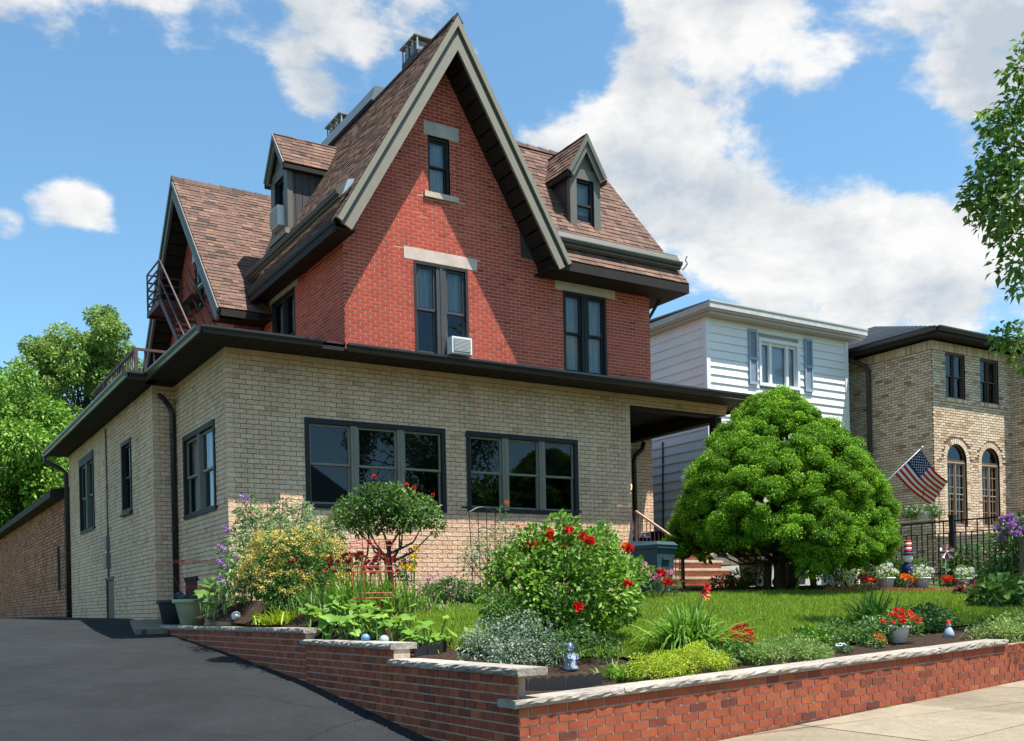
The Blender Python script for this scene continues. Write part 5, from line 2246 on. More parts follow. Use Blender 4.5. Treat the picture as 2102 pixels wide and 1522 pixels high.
# ================================================================== TREES
def tree(name, label, pos, z0, trunk_pts, lobes, n, size, matl, tr_, aspect=.55, shell=.35, tl=.5, nb=26, tv=.22):
    t = thing(name, label, 'tree', (pos[0], pos[1], z0))
    V, F, tt = lobes_leaves(lobes, n, size, aspect, shell, .1, tl, tv, .25)
    np_mesh('crown', V, F, tt, matl, t)
    mb = MB()
    k = len(trunk_pts)
    mb.tube(trunk_pts, [tr_ * (1 - .7 * i / (k - 1)) for i in range(k)], 9)
    mb.build('trunk', M_BARK, t)
    mb = MB()
    for i in range(nb):
        l = lobes[i % len(lobes)]
        s = random.uniform(.35, .95)
        f = s * (k - 1)
        i0 = min(int(f), k - 2)
        b = Vector(trunk_pts[i0]).lerp(Vector(trunk_pts[i0 + 1]), f - i0)
        e = Vector((l[0], l[1], l[2]))
        m_ = b.lerp(e, .5) + Vector((random.uniform(-.1, .1), random.uniform(-.1, .1), .12)) * (e - b).length
        e2 = e + (e - m_).normalized() * l[3] * .7
        q = min(1, l[3] * .16 / tr_ + .12)
        mb.tube([b, m_, e, e2], [tr_ * .34 * q, tr_ * .26 * q, tr_ * .15 * q, tr_ * .04 * q], 5, cap=False)
    mb.build('branch', M_BARK, t)
    return t


def crown_at(c, rx, rz, n, r, seed):
    rg = random.Random(seed)
    out = []
    for i in range(n):
        z = rg.uniform(-1, 1)
        a = rg.uniform(0, 6.28)
        q = math.sqrt(1 - z * z)
        s = rg.uniform(.35, 1.0)
        rr = r * rg.uniform(.6, 1.35)
        out.append((c[0] + rx * s * q * math.cos(a), c[1] + rx * s * q * math.sin(a), c[2] + rz * s * z, rr, rr, rr * .8))
    return out


tc1 = (7.0, 64.5, 9.6)
tree('broadleaf_tree', 'dense bright green tree behind the low rear building', (tc1[0], tc1[1]), 1.4, [(7, 64.5, 1.2), (7.1, 64.6, 5), (7, 64.5, 9), (7.2, 64.4, 13.5)],
     crown_at(tc1, 5.6, 5.6, 80, 1.2, 5) + crown_at((3.5, 66, 7), 4, 4.5, 24, 1.5, 6) + crown_at((11.5, 65, 7.5), 3.2, 4.5, 22, 1.4, 9), 85000, .25, L_BRIGHT, .45, tl=.55, tv=.25)
tc2 = (13.4, 80.5, 18.6)
tree('airy_tree', 'taller loose crowned tree rising behind the bright green one', (13.4, 80.5), 1.4, [(13.2, 80.5, 1.2), (13.3, 80.6, 9), (13.5, 80.5, 15), (13.6, 80.4, 21)],
     crown_at(tc2, 5.2, 5.8, 95, .85, 15) + crown_at((8.6, 81, 15.2), 3.0, 2.4, 22, .8, 16) + crown_at((13, 80, 12.5), 5.2, 3, 30, 1.0, 17), 60000, .27, L_TREE2, .5, tl=.6, nb=50)
# street tree at the right, its trunk outside the picture
stl = []
for (u, v, dpt, r) in [(2080, 300, 13.6, .40), (2050, 345, 13.8, .34), (2085, 400, 13.5, .42), (2030, 385, 14.0, .30), (2010, 420, 14.1, .22), (2050, 445, 13.9, .32), (2090, 480, 13.6, .36), (2030, 250, 14.0, .20), (2070, 250, 13.8, .30),
                       (2085, 540, 13.7, .26), (2095, 590, 13.6, .16), (2095, 140, 13.5, .22), (2100, 90, 13.4, .12), (2060, 690, 13.8, .16), (2090, 700, 13.6, .26), (2100, 740, 13.5, .12), (1990, 405, 14.2, .12), (2098, 210, 13.5, .26)]:
    p = Vector((0, 0, 1.4)) + (ax * ((u - 1051) / 2090) - ay * ((v - 1247) / 2090) + fwd) * dpt
    stl.append((p.x, p.y, p.z, r, r, r * .8))
stl2 = crown_at((17.6, 5.4, 8.6), 2.9, 3.2, 30, .9, 31) + crown_at((15.7, 6.5, 7.3), 1.5, 2.5, 26, .62, 33)
tree('street_tree', 'street tree whose leafy boughs hang in from the right edge of the view', (17.6, 5.2), .4, [(17.6, 5.2, .3), (17.6, 5.2, 3.5), (17.5, 5.3, 6), (17.0, 5.8, 9.5)],
     stl + stl2, 9500, .13, L_TREE, .18, aspect=.6, shell=.1, tl=.65, nb=52)
V, F, tt = lobes_leaves([(a, b, c, d * 1.15, e * 1.15, f * 1.2) for a, b, c, d, e, f in stl], 2300, .105, .6, .05, .1, .65, .25, .25)
np_mesh('bough_leaves', V, F, tt, L_TREE, bpy.data.objects['street_tree'])

# ================================================================== SHRUBS AND FLOWERS
def fl_pts(lobes, n, front=True, top=.2, out=1.0):
    """points on the sunny / viewer side of the lobes"""
    pts = []
    for i in range(n):
        l = random.choice(lobes)
        while True:
            d = Vector((random.gauss(0, 1), random.gauss(0, 1), random.gauss(0, 1))).normalized()
            if d.z > top - .4 and (not front or d.y < .3):
                break
        pts.append((l[0] + d.x * l[3] * out, l[1] + d.y * l[4] * out, l[2] + d.z * l[5] * out))
    return pts


# butterfly bush beside the house corner
t, lb = bush('butterfly_bush', 'tall grey green bush with purple flower spikes at the tan house corner', 'bush', (5.95, 17.0),
             [(-.75, -.25, .75, .36, .36, .4), (-.45, 0, 1.15, .38, .36, .42), (-.1, .1, 1.05, .42, .4, .45), (.3, .1, 1.2, .38, .36, .4), (.75, 0, 1.1, .35, .35, .42), (1.05, 0, 1.35, .24, .24, .28), (.2, 0, .7, .5, .4, .45), (-.95, -.5, .4, .3, .3, .3), (.6, -.1, .6, .45, .4, .4), (-.55, .05, 1.55, .17, .17, .22), (.05, .1, 1.62, .16, .16, .2), (.45, .1, 1.58, .16, .16, .18)],
             4600, .12, L_GREY, .26, stem_n=22, shell=.25, upb=.6, droop=.35, stem_r=.012)
for p in [(4.95, 16.55, 2.72), (4.83, 16.5, 2.42), (5.35, 16.9, 3.30), (4.78, 16.35, 2.18), (5.08, 16.6, 2.28), (4.72, 16.2, 1.9), (5.6, 16.7, 2.25)]:
    n = 60
    tq = RNG.random(n)
    c = np.array(p)
    ax_v = np.array([-.55, -.25, .35])
    P = c + np.outer(tq, ax_v) * .24 + rand_dir(n) * (.035 * (1 - tq * .7))[:, None]
    V, F, tt = leaf_geo(P, rand_dir(n), rand_dir(n), np.full(n, .035), np.full(n, .03), RNG.random(n), .1, 0)
    np_mesh('flower_spike', V, F, tt, F_PURP, t)

# spirea with mustard flower heads
t, lb = bush('spirea', 'wide rounded bush covered in mustard yellow flower heads', 'bush', (5.5, 15.2),
             [(-.55, -.1, .45, .36, .36, .36), (-.2, -.2, .68, .38, .38, .36), (.2, -.1, .82, .38, .38, .34), (.55, 0, .65, .34, .34, .36), (.1, -.3, .42, .45, .4, .38), (.72, 0, .4, .28, .28, .3), (-.72, -.1, .28, .28, .28, .28), (-.35, 0, .85, .28, .28, .24), (-.3, -.5, .15, .4, .3, .3), (.35, -.4, .15, .45, .3, .3)],
             10500, .06, L_MID, .42, stem_n=14, tl=.55)
hd = fl_pts(lb, 300, True, .3, 1.02)
parts = []
for p in hd:
    n = 34
    q = np.array(p) + np.stack([RNG.normal(0, .032, n), RNG.normal(0, .032, n), RNG.normal(0, .020, n)], 1)
    parts.append(leaf_geo(q, rand_dir(n), np.tile([0, 0, 1.0], (n, 1)) + rand_dir(n) * .4, np.full(n, .024), np.full(n, .02), np.clip(RNG.normal(.5, .25, n), 0, 1), .1, 0))
    if len(parts) == 1:
        pass
for i in range(0, 30):
    V, F, tt = parts[i]
    np_mesh('flower_head', V, F, tt, F_MUST, t)
V, F, tt = join_geo(parts[30:])
np_mesh('flower_heads', V, F, tt, F_MUST, t, 'stuff')

# rose standard with a bare trunk
rx_, ry_ = 7.28, 15.5
rz_ = z_garden(rx_, ry_)
t, lb = bush('rose_tree', 'rose grown as a small tree with umbrella crown below the left front window', 'rose tree', (rx_, ry_),
             [(-.62, .1, 1.42, .26, .3, .26), (-.35, 0, 1.55, .32, .32, .30), (.0, 0, 1.55, .34, .34, .30), (.35, 0, 1.52, .33, .33, .30), (.68, 0, 1.42, .28, .3, .27), (.85, -.1, 1.22, .17, .17, .17), (-.45, 0, 1.2, .22, .22, .2), (.2, -.1, 1.3, .36, .3, .24), (-.1, .2, 1.3, .36, .3, .24), (-.82, 0, 1.3, .13, .13, .14), (.12, 0, 1.75, .2, .2, .16), (-.2, 0, 1.76, .2, .2, .14)],
             6200, .062, L_MID, .6, stem_n=0, shell=.3, tl=.5)
mb = MB()
mb.tube([(rx_ - .02, ry_, rz_ - .05), (rx_ + .03, ry_, rz_ + .35), (rx_, ry_, rz_ + .62), (rx_ + .02, ry_, rz_ + .95)], [.06, .05, .045, .03], 7)
for dx, dz in ((-.55, 1.35), (-.25, 1.4), (.1, 1.45), (.35, 1.35), (.62, 1.25), (.8, 1.1), (-.7, 1.25), (-.45, 1.1), (.25, 1.2)):
    b = Vector((rx_, ry_, rz_ + random.uniform(.5, .8)))
    e = Vector((rx_ + dx, ry_ + random.uniform(-.15, .15), rz_ + dz))
    m_ = b.lerp(e, .55) + Vector((random.uniform(-.05, .1), 0, -.10))
    mb.tube([b, m_, e], [.026, .017, .007], 5, cap=False)
mb.tube([(rx_ - .42, ry_, rz_ + .1), (rx_ - .44, ry_, rz_ + .55), (rx_ - .38, ry_, rz_ + .72), (rx_ - .33, ry_, rz_ + 1.2)], [.022, .02, .018, .012], 5)
mb.build('trunk', M_BARK, t)
V, F, tt = lobes_leaves([(rx_ + .2, ry_ - .1, rz_ + .42, .16, .16, .2), (rx_ + .32, ry_ - .1, rz_ + .6, .12, .12, .12)], 260, .06, .55, .2)
np_mesh('lower_shoots', V, F, tt, L_DARK, t, 'stuff')
blooms(t, [(rx_ - .28, ry_ - .1, rz_ + 1.98), (rx_ + .32, ry_ - .1, rz_ + 1.86), (rx_ + .45, ry_ - .1, rz_ + 1.83), (rx_ + .78, ry_ - .15, rz_ + 1.72), (rx_ + .36, ry_ - .1, rz_ + .78)], .036, F_RED)

# dark red daylilies
t = strap_clump('daylily', 'clump of maroon daylilies behind the red wire cage', 'daylilies', (6.05, 13.7), 520, .80, .026, L_BRIGHT, .36, .42, .32, tl=.5)
zq = z_garden(6.05, 13.7)
mb = MB()
sp = []
for i in range(44):
    b = (6.05 + random.gauss(0, .42), 13.75 + random.gauss(0, .24), zq)
    e = (b[0] + random.gauss(0, .07), b[1] + random.gauss(0, .05), zq + random.uniform(.58, .86))
    mb.tube([b, e], .006, 4, cap=False)
    sp.append(e)
mb.build('flower_stalk', L_BRIGHT, t)
for e in sp:
    V, F, tt = flower_ball(e, random.uniform(.036, .056), 14)
    np_mesh('flower', V, F, tt, F_MAROON, t)
t = strap_clump('yellow_daylily', 'yellow flowered daylily just right of the maroon daylilies', 'daylily', (6.75, 13.55), 120, .55, .02, L_PALE, .5, .6, .12)
zq = z_garden(6.75, 13.55)
mb = MB()
for e in [(6.62, 13.35, zq + .62), (6.72, 13.45, zq + .78), (6.78, 13.5, zq + .92), (6.5, 13.3, zq + .66)]:
    mb.tube([(6.75, 13.55, zq), e], .006, 4, cap=False)
    V, F, tt = flower_ball(e, .06, 12)
    np_mesh('flower', V, F, tt, F_YEL, t)
mb.build('flower_stalk', L_BRIGHT, t)


# squash vines sprawling over the cap stones
def squash(label, spots, big, name='squash_plant'):
    x, y = spots[0][:2]
    t = thing(name, label, 'vegetable plant', (x, y, z_garden(x, y)))
    sm = MB()
    leafs = []
    for (x, y, zt, s) in spots:
        z0 = z_garden(x, y)
        c = Vector((x, y, z0 + zt))
        sm.tube([(x + random.uniform(-.1, .1), y + random.uniform(-.1, .1), z0), tuple(c)], [.011, .008], 5, cap=False)
        # lobed leaf, gently cupped
        yaw = random.uniform(0, 6.28)
        tl_ = Vector((random.gauss(0, .35), random.gauss(-.25, .3), 1)).normalized()
        q = tl_.to_track_quat('Z', 'Y').to_matrix() @ Matrix.Rotation(yaw, 3, 'Z')
        n = 15
        pts = [c]
        for k in range(n):
            a = 2 * math.pi * k / n
            r = s * (.78 + .22 * math.cos(5 * a)) * (1.05 if k else .5) * random.uniform(.92, 1.08)
            pts.append(c + q @ Vector((r * math.cos(a), r * math.sin(a), .18 * r * math.sin(2.5 * a) - .12 * r)))
        mb = MB()
        mb.faces([tuple(p) for p in pts], [(0, 1 + k, 1 + (k + 1) % n) for k in range(n)], min(1, max(0, random.gauss(.55, .2))), True)
        mb.build('leaf', big, t)
    sm.build('stem', L_PALE, t, 'stuff')
    return t


rq = random.Random(8)
spots = []
for i in range(150):
    y = rq.uniform(10.3, 13.4)
    x = 4.98 + abs(rq.gauss(0, .32)) + (.25 if y < 11 else 0)
    spots.append((x, y, rq.uniform(.06, .34), rq.uniform(.06, .14)))
squash('sprawling squash plant with broad lobed leaves along the stepped wall caps', spots, L_BRIGHT)
spots = [(4.98 + rq.uniform(-.05, .5), rq.uniform(17.2, 19.2), rq.uniform(.1, .62), rq.uniform(.08, .15)) for i in range(46)]
squash('leafy squash plant climbing beside the green pot at the house corner', spots, L_MID)
strap_clump('hosta', 'low fresh green strap leaved clump on the left end of the top wall step', 'plant', (5.05, 14.5), 260, .44, .024, L_LIME, .9, .45, .16, tl=.3)

# red rose bush, the main shrub in front
t, lb = bush('red_rose_bush', 'big glossy green rose bush with bright red blooms behind the lower wall cap', 'rose bush', (7.0, 10.1),
             [(-.72, -.1, .62, .40, .42, .42), (-.45, 0, .95, .38, .4, .36), (-.1, -.2, .72, .48, .46, .46), (.1, 0, 1.15, .36, .4, .34), (.45, 0, 1.05, .40, .4, .36), (.78, 0, .78, .36, .4, .36), (.45, -.2, .62, .42, .42, .44), (-.4, -.2, .42, .42, .42, .36), (.1, -.1, .35, .5, .4, .32), (.05, 0, 1.42, .2, .22, .2), (.62, 0, 1.3, .2, .22, .18), (-.75, 0, .98, .22, .25, .22), (1.08, 0, .92, .2, .22, .2), (.95, 0, .5, .22, .25, .26), (-.35, 0, 1.25, .22, .22, .2)],
             8800, .082, L_BRIGHT, .56, stem_n=12, shell=.55, tl=.5, tv=.27)
rbz = z_garden(7.0, 10.1)
pxp = [(1085, 1124, 0), (1094, 1124, 0), (1075, 1127, 0), (1128, 1095, 0), (1123, 1110, 0), (1168, 1090, 0), (1160, 1127, 0), (1197, 1103, 0), (1213, 1112, 0), (1207, 1113, .05), (1187, 1247, -.4), (1289, 1200, -.25), (1371, 1198, 0), (1358, 1178, 0), (1284, 1122, .1), (1291, 1128, .1)]
# blooms listed as local offsets (right, height)
for i, (u, v, dd) in enumerate(pxp):
    tt_ = 12.0 + dd
    p = Vector((0, 0, 1.4)) + (ax * ((u - 1051) / 2090) - ay * ((v - 1247) / 2090) + fwd) * tt_
    V, F, tt = flower_ball(p, 0.052 * random.uniform(.85, 1.15), 34, (0, 1))
    np_mesh('flower', V, F, tt, F_ORANGE if i in (14,) else F_RED, t)
mb = MB()
for u, v in ((1371, 1198), (1358, 1178), (1168, 1090), (1085, 1124), (1187, 1247), (1213, 1112)):
    p = Vector((0, 0, 1.4)) + (ax * ((u - 1051) / 2090) - ay * ((v - 1247) / 2090) + fwd) * 12.0
    mb.tube([(7.3 if u > 1300 else p.x * .6 + 7 * .4, 10.1, rbz + .4), tuple(p - Vector((0, 0, .02)))], .006, 4, cap=False)
mb.build('flower_stalk', L_MID, t)

# leggy rose behind with a wire trellis
t, lb = bush('leggy_rose', 'thin leggy rose with sparse grey leaves in front of the right window', 'rose bush', (9.5, 15.6),
             [(-.5, 0, .75, .25, .25, .3), (-.2, 0, .95, .26, .25, .3), (.15, 0, 1.05, .25, .25, .28), (.45, 0, .9, .24, .24, .28), (0, 0, .55, .4, .3, .3), (.1, 0, 1.45, .1, .1, .16), (-.65, 0, .5, .2, .2, .25), (.6, 0, .6, .22, .2, .25)],
             1500, .05, L_GREY, .6, stem_n=18, shell=.1, stem_r=.010, stem_h=1.2)
blooms(t, [(9.62, 15.5, z_garden(9.5, 15.6) + 1.62), (9.85, 15.5, z_garden(9.5, 15.6) + 1.2)], .045, F_ORANGE)
tz = z_garden(9.8, 18.3)
tre = thing('wire_trellis', 'dark arched wire trellis standing below the right front window', 'trellis', (10.7, 18.2, tz))
for k in range(4):
    mb = MB()
    x = 10.38 + k * .21
    top = tz + 1.72 + .12 * math.sin(math.pi * (k + .0) / 3)
    mb.tube([(10.45 + k * .17, 18.2, tz), (x, 18.2, top + .05)], .010, 5)
    mb.build('upright', M_BLACK, tre)
for h in (1.72, 1.3, .8):
    mb = MB()
    mb.tube([(10.38 + .63 * s, 18.2, tz + h + .12 * math.sin(math.pi * s)) for s in np.linspace(0, 1, 9)], .009, 5)
    mb.build('crossbar', M_BLACK, tre)

bush('mounded_shrub', 'pale green leafy shrub against the tan wall left of the steps', 'shrub', (12.2, 16.6),
     [(-.45, 0, .85, .32, .32, .36), (0, 0, .6, .42, .4, .42), (.42, 0, .95, .34, .34, .36), (.5, 0, .5, .35, .35, .35), (.42, 0, 1.25, .18, .18, .2), (-.42, 0, 1.15, .15, .15, .18)], 2600, .09, L_GREY, .42, tl=.6, shell=.25)
bush('low_shrub', 'low dense green shrub at the foot of the tan wall left of the red roses', 'shrub', (7.85, 14.4),
     [(-.3, 0, .15, .2, .2, .16), (0, 0, .2, .24, .24, .2), (.3, 0, .17, .22, .22, .18), (.5, 0, .12, .16, .18, .14)], 2000, .055, L_DARK, .55, tl=.6)
bush('lavender', 'thin purple lavender against the tan wall foot', 'plant', (8.0, 15.6), [(-.3, 0, .22, .2, .15, .2), (.1, 0, .24, .22, .15, .2), (.45, 0, .2, .2, .15, .2)], 420, .07, F_PURP, .12, stem_n=12, upb=2.0, shell=.1)
strap_clump('grassy_clump', 'loose pale grassy clump between the daylilies and the lawn', 'plant', (7.15, 13.2), 110, .5, .012, L_PALE, .7, .7, .15)

# silver edged euonymus in front, darker one behind it
bush('silver_shrub', 'low shrub with small white edged leaves behind the lower wall cap', 'shrub', (5.85, 9.35),
     [(-.38, .1, .2, .24, .24, .2), (-.1, .0, .26, .28, .28, .24), (.22, -.05, .26, .27, .27, .24), (.42, 0, .18, .2, .2, .18), (0, -.2, .14, .3, .22, .16), (.2, .2, .4, .25, .25, .22), (-.2, .25, .32, .22, .22, .2), (.28, -.4, .12, .22, .2, .15), (-.3, -.35, .12, .22, .2, .15)], 4800, .036, L_SILV, .55, tl=.38, shell=.4)
bush('dark_euonymus', 'dark green small leaved shrub between the silver shrub and the red roses', 'shrub', (6.35, 9.75),
     [(-.3, 0, .4, .28, .28, .32), (.1, 0, .45, .3, .3, .35), (.38, -.1, .32, .26, .26, .3), (-.45, 0, .55, .2, .2, .25), (.25, -.55, .14, .24, .2, .18), (-.05, -.6, .12, .2, .18, .16), (.5, -.7, .1, .2, .2, .14)], 4200, .042, L_DARK, .5, tl=.55)
# figurine beside it: a small blue and white garden ornament
gz = z_garden(6.28, 8.9)
fg = thing('garden_figurine', 'small blue and white ceramic garden figurine under the red rose bush', 'garden ornament', (6.28, 8.9, gz))
M_CER = mat('blue_white_ceramic', [(0, (.06, .10, .24)), (1, (.36, .42, .50))], .3, .5, noise=[(18, .3)])
mb = MB()
mb.lathe((6.28, 8.9, gz - .01), [(.0, 0), (.10, 0), (.105, .03), (.085, .06), (.09, .12), (.07, .19), (.05, .22)], 14, .9)
mb.build('base', M_CER, fg)
mb = MB()
mb.ball((6.28, 8.9, gz + .255), .052, (1, 1, .95), 12, .95)
mb.build('head', M_CER, fg)
mb = MB()
mb.lathe((6.28, 8.9, gz + .27), [(.06, 0), (.062, .01), (.035, .05), (.0, .085)], 12, .05)
mb.build('hat', M_CER, fg)
mb = MB()
for sx in (-1, 1):
    mb.tube([(6.28 + sx * .065, 8.88, gz + .19), (6.28 + sx * .08, 8.83, gz + .14), (6.28 + sx * .03, 8.805, gz + .12)], [.02, .018, .015], 6, .1)
mb.build('arm', M_CER, fg)


fg.scale = (.82, .82, .82)


# black scalloped edging panels
def edging(label, pts):
    t = thing('lawn_edging', label, 'edging', (*pts[0], z_garden(*pts[0])))
    for (p, q) in zip(pts, pts[1:]):
        p3, q3 = Vector((*p, z_garden(*p) - .03)), Vector((*q, z_garden(*q) - .03))
        d = q3 - p3
        nrm = Vector((-d.y, d.x, 0)).normalized() * .014
        prof = [(0.03, 0), (.97, 0)]
        for c0 in (.73, .27):
            for k in range(7):
                a = math.pi * k / 6
                prof.append((c0 + .24 * math.cos(a), .12 + .045 * math.sin(a)))
        mb = MB()
        mb.prism([tuple(p3 + d * a + Vector((0, 0, b))) for a, b in prof], nrm)
        mb.build('edging_panel', mat('black_plastic', (.02, .02, .022), .5, .4), t)


edging('black scalloped plastic edging beside the cap at the wall corner', [(5.08, 8.2), (5.28, 8.17), (5.48, 8.14), (5.68, 8.11), (5.88, 8.08), (6.08, 8.06)])
edging('black scalloped plastic edging behind the second wall step', [(5.06, 10.15), (5.24, 10.2), (5.42, 10.26), (5.58, 10.38), (5.66, 10.55)])

strap_clump('daylily_tuft', 'small fresh daylily tuft left of the lime mounds', 'plant', (6.40, 8.25), 80, .38, .02, L_BRIGHT, .7, .5, .07)
strap_clump('corner_sprout', 'tiny weed sprouting at the cap stone corner', 'weed', (5.02, 7.95), 22, .13, .02, L_BRIGHT, .7, .3, .02)


def mound(name, label, pos, w, d, h, n, size, matl, r=.14, nl=16, aspect=.55, **kw):
    return bush(name, label, 'ground cover', pos, mound_lobes(w, d, h, nl, r), n, size, matl, aspect, stem_n=0, shell=.3, **kw)


mound('sedum_mound', 'lime green creeping mound spilling to the front cap, the left one', (6.80, 8.12), .75, .55, .25, 6500, .022, L_LIME, tl=.5)
mound('sedum_mound', 'lime green creeping mound below the arching daylily, the right one', (7.42, 8.22), .75, .6, .30, 6500, .022, L_LIME, tl=.5)
mound('pale_ground_cover', 'pale green feathery mound behind the middle of the front cap', (8.82, 8.22), 1.15, .7, .25, 5200, .045, L_PALE, .13, 30, .25, upb=.9)
strap_clump('arching_daylily', 'large arching daylily in the middle of the front bed', 'daylily', (8.05, 9.0), 330, 1.2, .036, L_BRIGHT, .8, .68, .09, tl=.5)
t = bpy.data.objects['arching_daylily']
zq = z_garden(8.05, 9)
mb = MB()
for e, m_ in (((8.42, 9.1, zq + .78), F_RED), ((8.28, 9.0, zq + .72), F_MAROON), ((8.5, 9.2, zq + .7), F_ORANGE)):
    mb.tube([(8.05, 9, zq), e], .006, 4, cap=False)
    n = 7
    a = np.arange(n) * 2 * np.pi / n
    D = np.stack([np.cos(a), np.full(n, -.5), np.sin(a)], 1)
    V, F, tt = leaf_geo(np.tile(e, (n, 1)), D, np.tile([0, -1.0, .3], (n, 1)) + rand_dir(n) * .2, np.full(n, .085), np.full(n, .035), RNG.random(n), .1, .1)
    np_mesh('flower', V, F, tt, m_, t)
mb.build('flower_stalk', L_BRIGHT, t)


def flowerbed(name, label, pos, lobes, nleaf, leaf, fm, nfl, r, lsize=.045, cat='flowers', **kw):
    t, lb = bush(name, label, cat, pos, lobes, nleaf, lsize, leaf, .6, stem_n=0, **kw)
    parts = []
    pts = fl_pts(lb, nfl, True, .3, 1.05)
    for i, p in enumerate(pts):
        g = flower_ball(p, r * random.uniform(.8, 1.2), 10)
        if i < 40:
            np_mesh('flower', *g, fm, t)
        else:
            parts.append(g)
    if parts:
        V, F, tt = join_geo(parts)
        np_mesh('flowers', V, F, tt, fm, t, 'stuff')
    return t


flowerbed('red_begonia', 'cluster of deep red flowers tucked beside the arching daylily', (8.72, 8.85), [(0, 0, .12, .15, .15, .13), (.1, .1, .2, .13, .13, .12), (-.1, .1, .12, .12, .12, .12)], 260, L_DARK, F_RED, 55, .03)
strap_clump('right_daylily', 'arching daylily on the right side of the lawn edge', 'daylily', (11.95, 9.45), 190, .86, .032, L_BRIGHT, .7, .46, .11, tl=.5)
bush('round_shrub', 'small round green shrub left of the potted red flowers', 'shrub', (10.25, 8.75), [(-.3, 0, .1, .16, .16, .13), (0, 0, .15, .22, .2, .19), (.15, 0, .12, .16, .16, .14), (-.14, 0, .1, .14, .14, .12)], 1300, .04, L_MID, .55, stem_n=0)
bush('round_shrub', 'dark leafy shrub right beside the potted red flowers', 'shrub', (10.75, 8.6), [(.3, .1, .16, .2, .2, .18), (0, 0, .15, .22, .2, .19), (.18, 0, .12, .18, .18, .15), (-.2, 0, .12, .18, .18, .15)], 1400, .045, L_DARK, .55, stem_n=0, tl=.7)
bush('leafy_shrub', 'dark green leafy shrub between the potted red flowers and the white ornament', 'shrub', (12.35, 8.95), [(0, 0, .18, .22, .22, .2), (.22, 0, .16, .2, .2, .18), (-.24, 0, .14, .2, .2, .16), (.5, .1, .14, .2, .2, .16)], 2000, .055, L_DARK, .55, stem_n=0, tl=.65)
mound('trailing_ground_cover', 'pale green ground cover trailing over the right end of the wall', (13.35, 7.85), 2.7, 1.0, .36, 9500, .05, L_PALE, .16, 34, .3, upb=.7, tl=.45)
mound('low_thyme', 'tiny leaved dark mat beside the white rock', (9.75, 8.3), .4, .3, .1, 500, .03, L_DARK, .08, 8)
flowerbed('orange_annuals', 'few small orange flowers beside the white rock', (10.55, 8.35), [(0, 0, .06, .12, .1, .08)], 140, L_MID, F_ORANGE, 10, .025)


def pot(name, label, cat, c, r0, r1, h, matl, group=None, rim=.02):
    t = thing(name, label, cat, c, group)
    mb = MB()
    mb.lathe(c, [(0, 0), (r0, 0), (r0 + (r1 - r0) * .85, h * .85), (r1 - .004, h * .88)], 20)
    mb.build('body', matl, t)
    mb = MB()
    mb.lathe(c, [(r1 - .004, h * .86), (r1 + rim, h * .87), (r1 + rim, h), (r1 - .01, h), (r1 - .02, h * .9), (0, h * .88)], 20)
    mb.build('rim', matl, t)
    return t


M_WPOT = mat('white_plastic_pot', (.70, .70, .68), .5, .4)
M_BPOT = mat('dark_plastic_pot', (.035, .04, .048), .5, .4)
M_GPOT = mat('sage_plastic_pot', (.34, .38, .24), .5, .4)


def planted(label, plabel, pos, r0, r1, h, leaf, fm, nfl, spread, lift, fr=.03, nleaf=420, group=None, gz_=None):
    x, y = pos
    z = z_garden(x, y) if gz_ is None else gz_
    pot('flower_pot', plabel, 'flower pot', (x, y, z), r0, r1, h, M_WPOT)
    lob = [(0, 0, h + lift * .4, spread * .75, spread * .7, lift * .6), (-spread * .5, -.05, h + lift * .2, spread * .5, spread * .5, lift * .5), (spread * .5, -.05, h + lift * .2, spread * .5, spread * .5, lift * .5)]
    lob = [(a, b, c + z - z_garden(x, y), d, e, f) for a, b, c, d, e, f in lob]
    flowerbed('potted_flowers', label, pos, lob, nleaf, leaf, fm, nfl, fr)


planted('bright red petunias spilling from the white pot at the right of the front cap', 'white pot of red petunias standing behind the front cap', (11.1, 8.45), .10, .15, .22, L_MID, F_RED, 60, .30, .2)
wx = [(18.3, 14.2, 'left'), (19.15, 13.95, 'middle'), (19.9, 13.45, 'right')]
for x, y, w_ in wx:
    planted('white flowers in the %s white pot of the far bed' % w_, 'white pot in the far flower bed, the %s one of three' % w_, (x, y), .13, .18, .22, L_PALE, F_WHITE, 16, .26, .28, .045)
for i, (x, y, w_) in enumerate([(17.65, 14.3, 'left of the first white pot'), (18.7, 14.05, 'between the first two white pots'), (19.55, 13.65, 'between the second and third white pots'), (21.2, 13.6, 'beside the wooden post')]):
    flowerbed('red_geranium', 'orange red geranium ' + w_, (x, y), [(0, 0, .14, .16, .16, .12), (.14, 0, .12, .13, .13, .1)], 200, L_DARK, F_ORANGE if i % 2 else F_RED, 26, .045)
# greenery of the far bed
bush('bed_shrub', 'light green leafy shrub left of the first pinwheel', 'shrub', (17.95, 14.9), [(0, 0, .35, .4, .35, .32), (-.4, 0, .3, .35, .3, .28), (-.5, 0, .75, .35, .3, .3), (-.9, .2, .55, .4, .3, .4)], 2400, .075, L_PALE, .5, stem_n=6)
bush('bed_shrub', 'green leafy shrub between the pinwheels along the iron fence', 'shrub', (19.4, 14.7), [(0, 0, .3, .4, .3, .3), (.5, 0, .32, .4, .3, .3), (-.45, 0, .3, .35, .3, .28)], 1900, .075, L_MID, .5, stem_n=6)
t, lb = bush('coneflowers', 'tall dark green coneflowers with pink heads along the iron fence', 'flowers', (20.9, 14.0), [(0, 0, .45, .45, .4, .45), (.5, 0, .5, .45, .4, .45), (-.4, 0, .35, .35, .35, .35), (.9, 0, .35, .4, .4, .35)], 2600, .10, L_DARK, .4, stem_n=12, tl=.6)
blooms(t, fl_pts(lb, 12, True, .6, 1.05), .05, F_PINK, 'flower', 14)
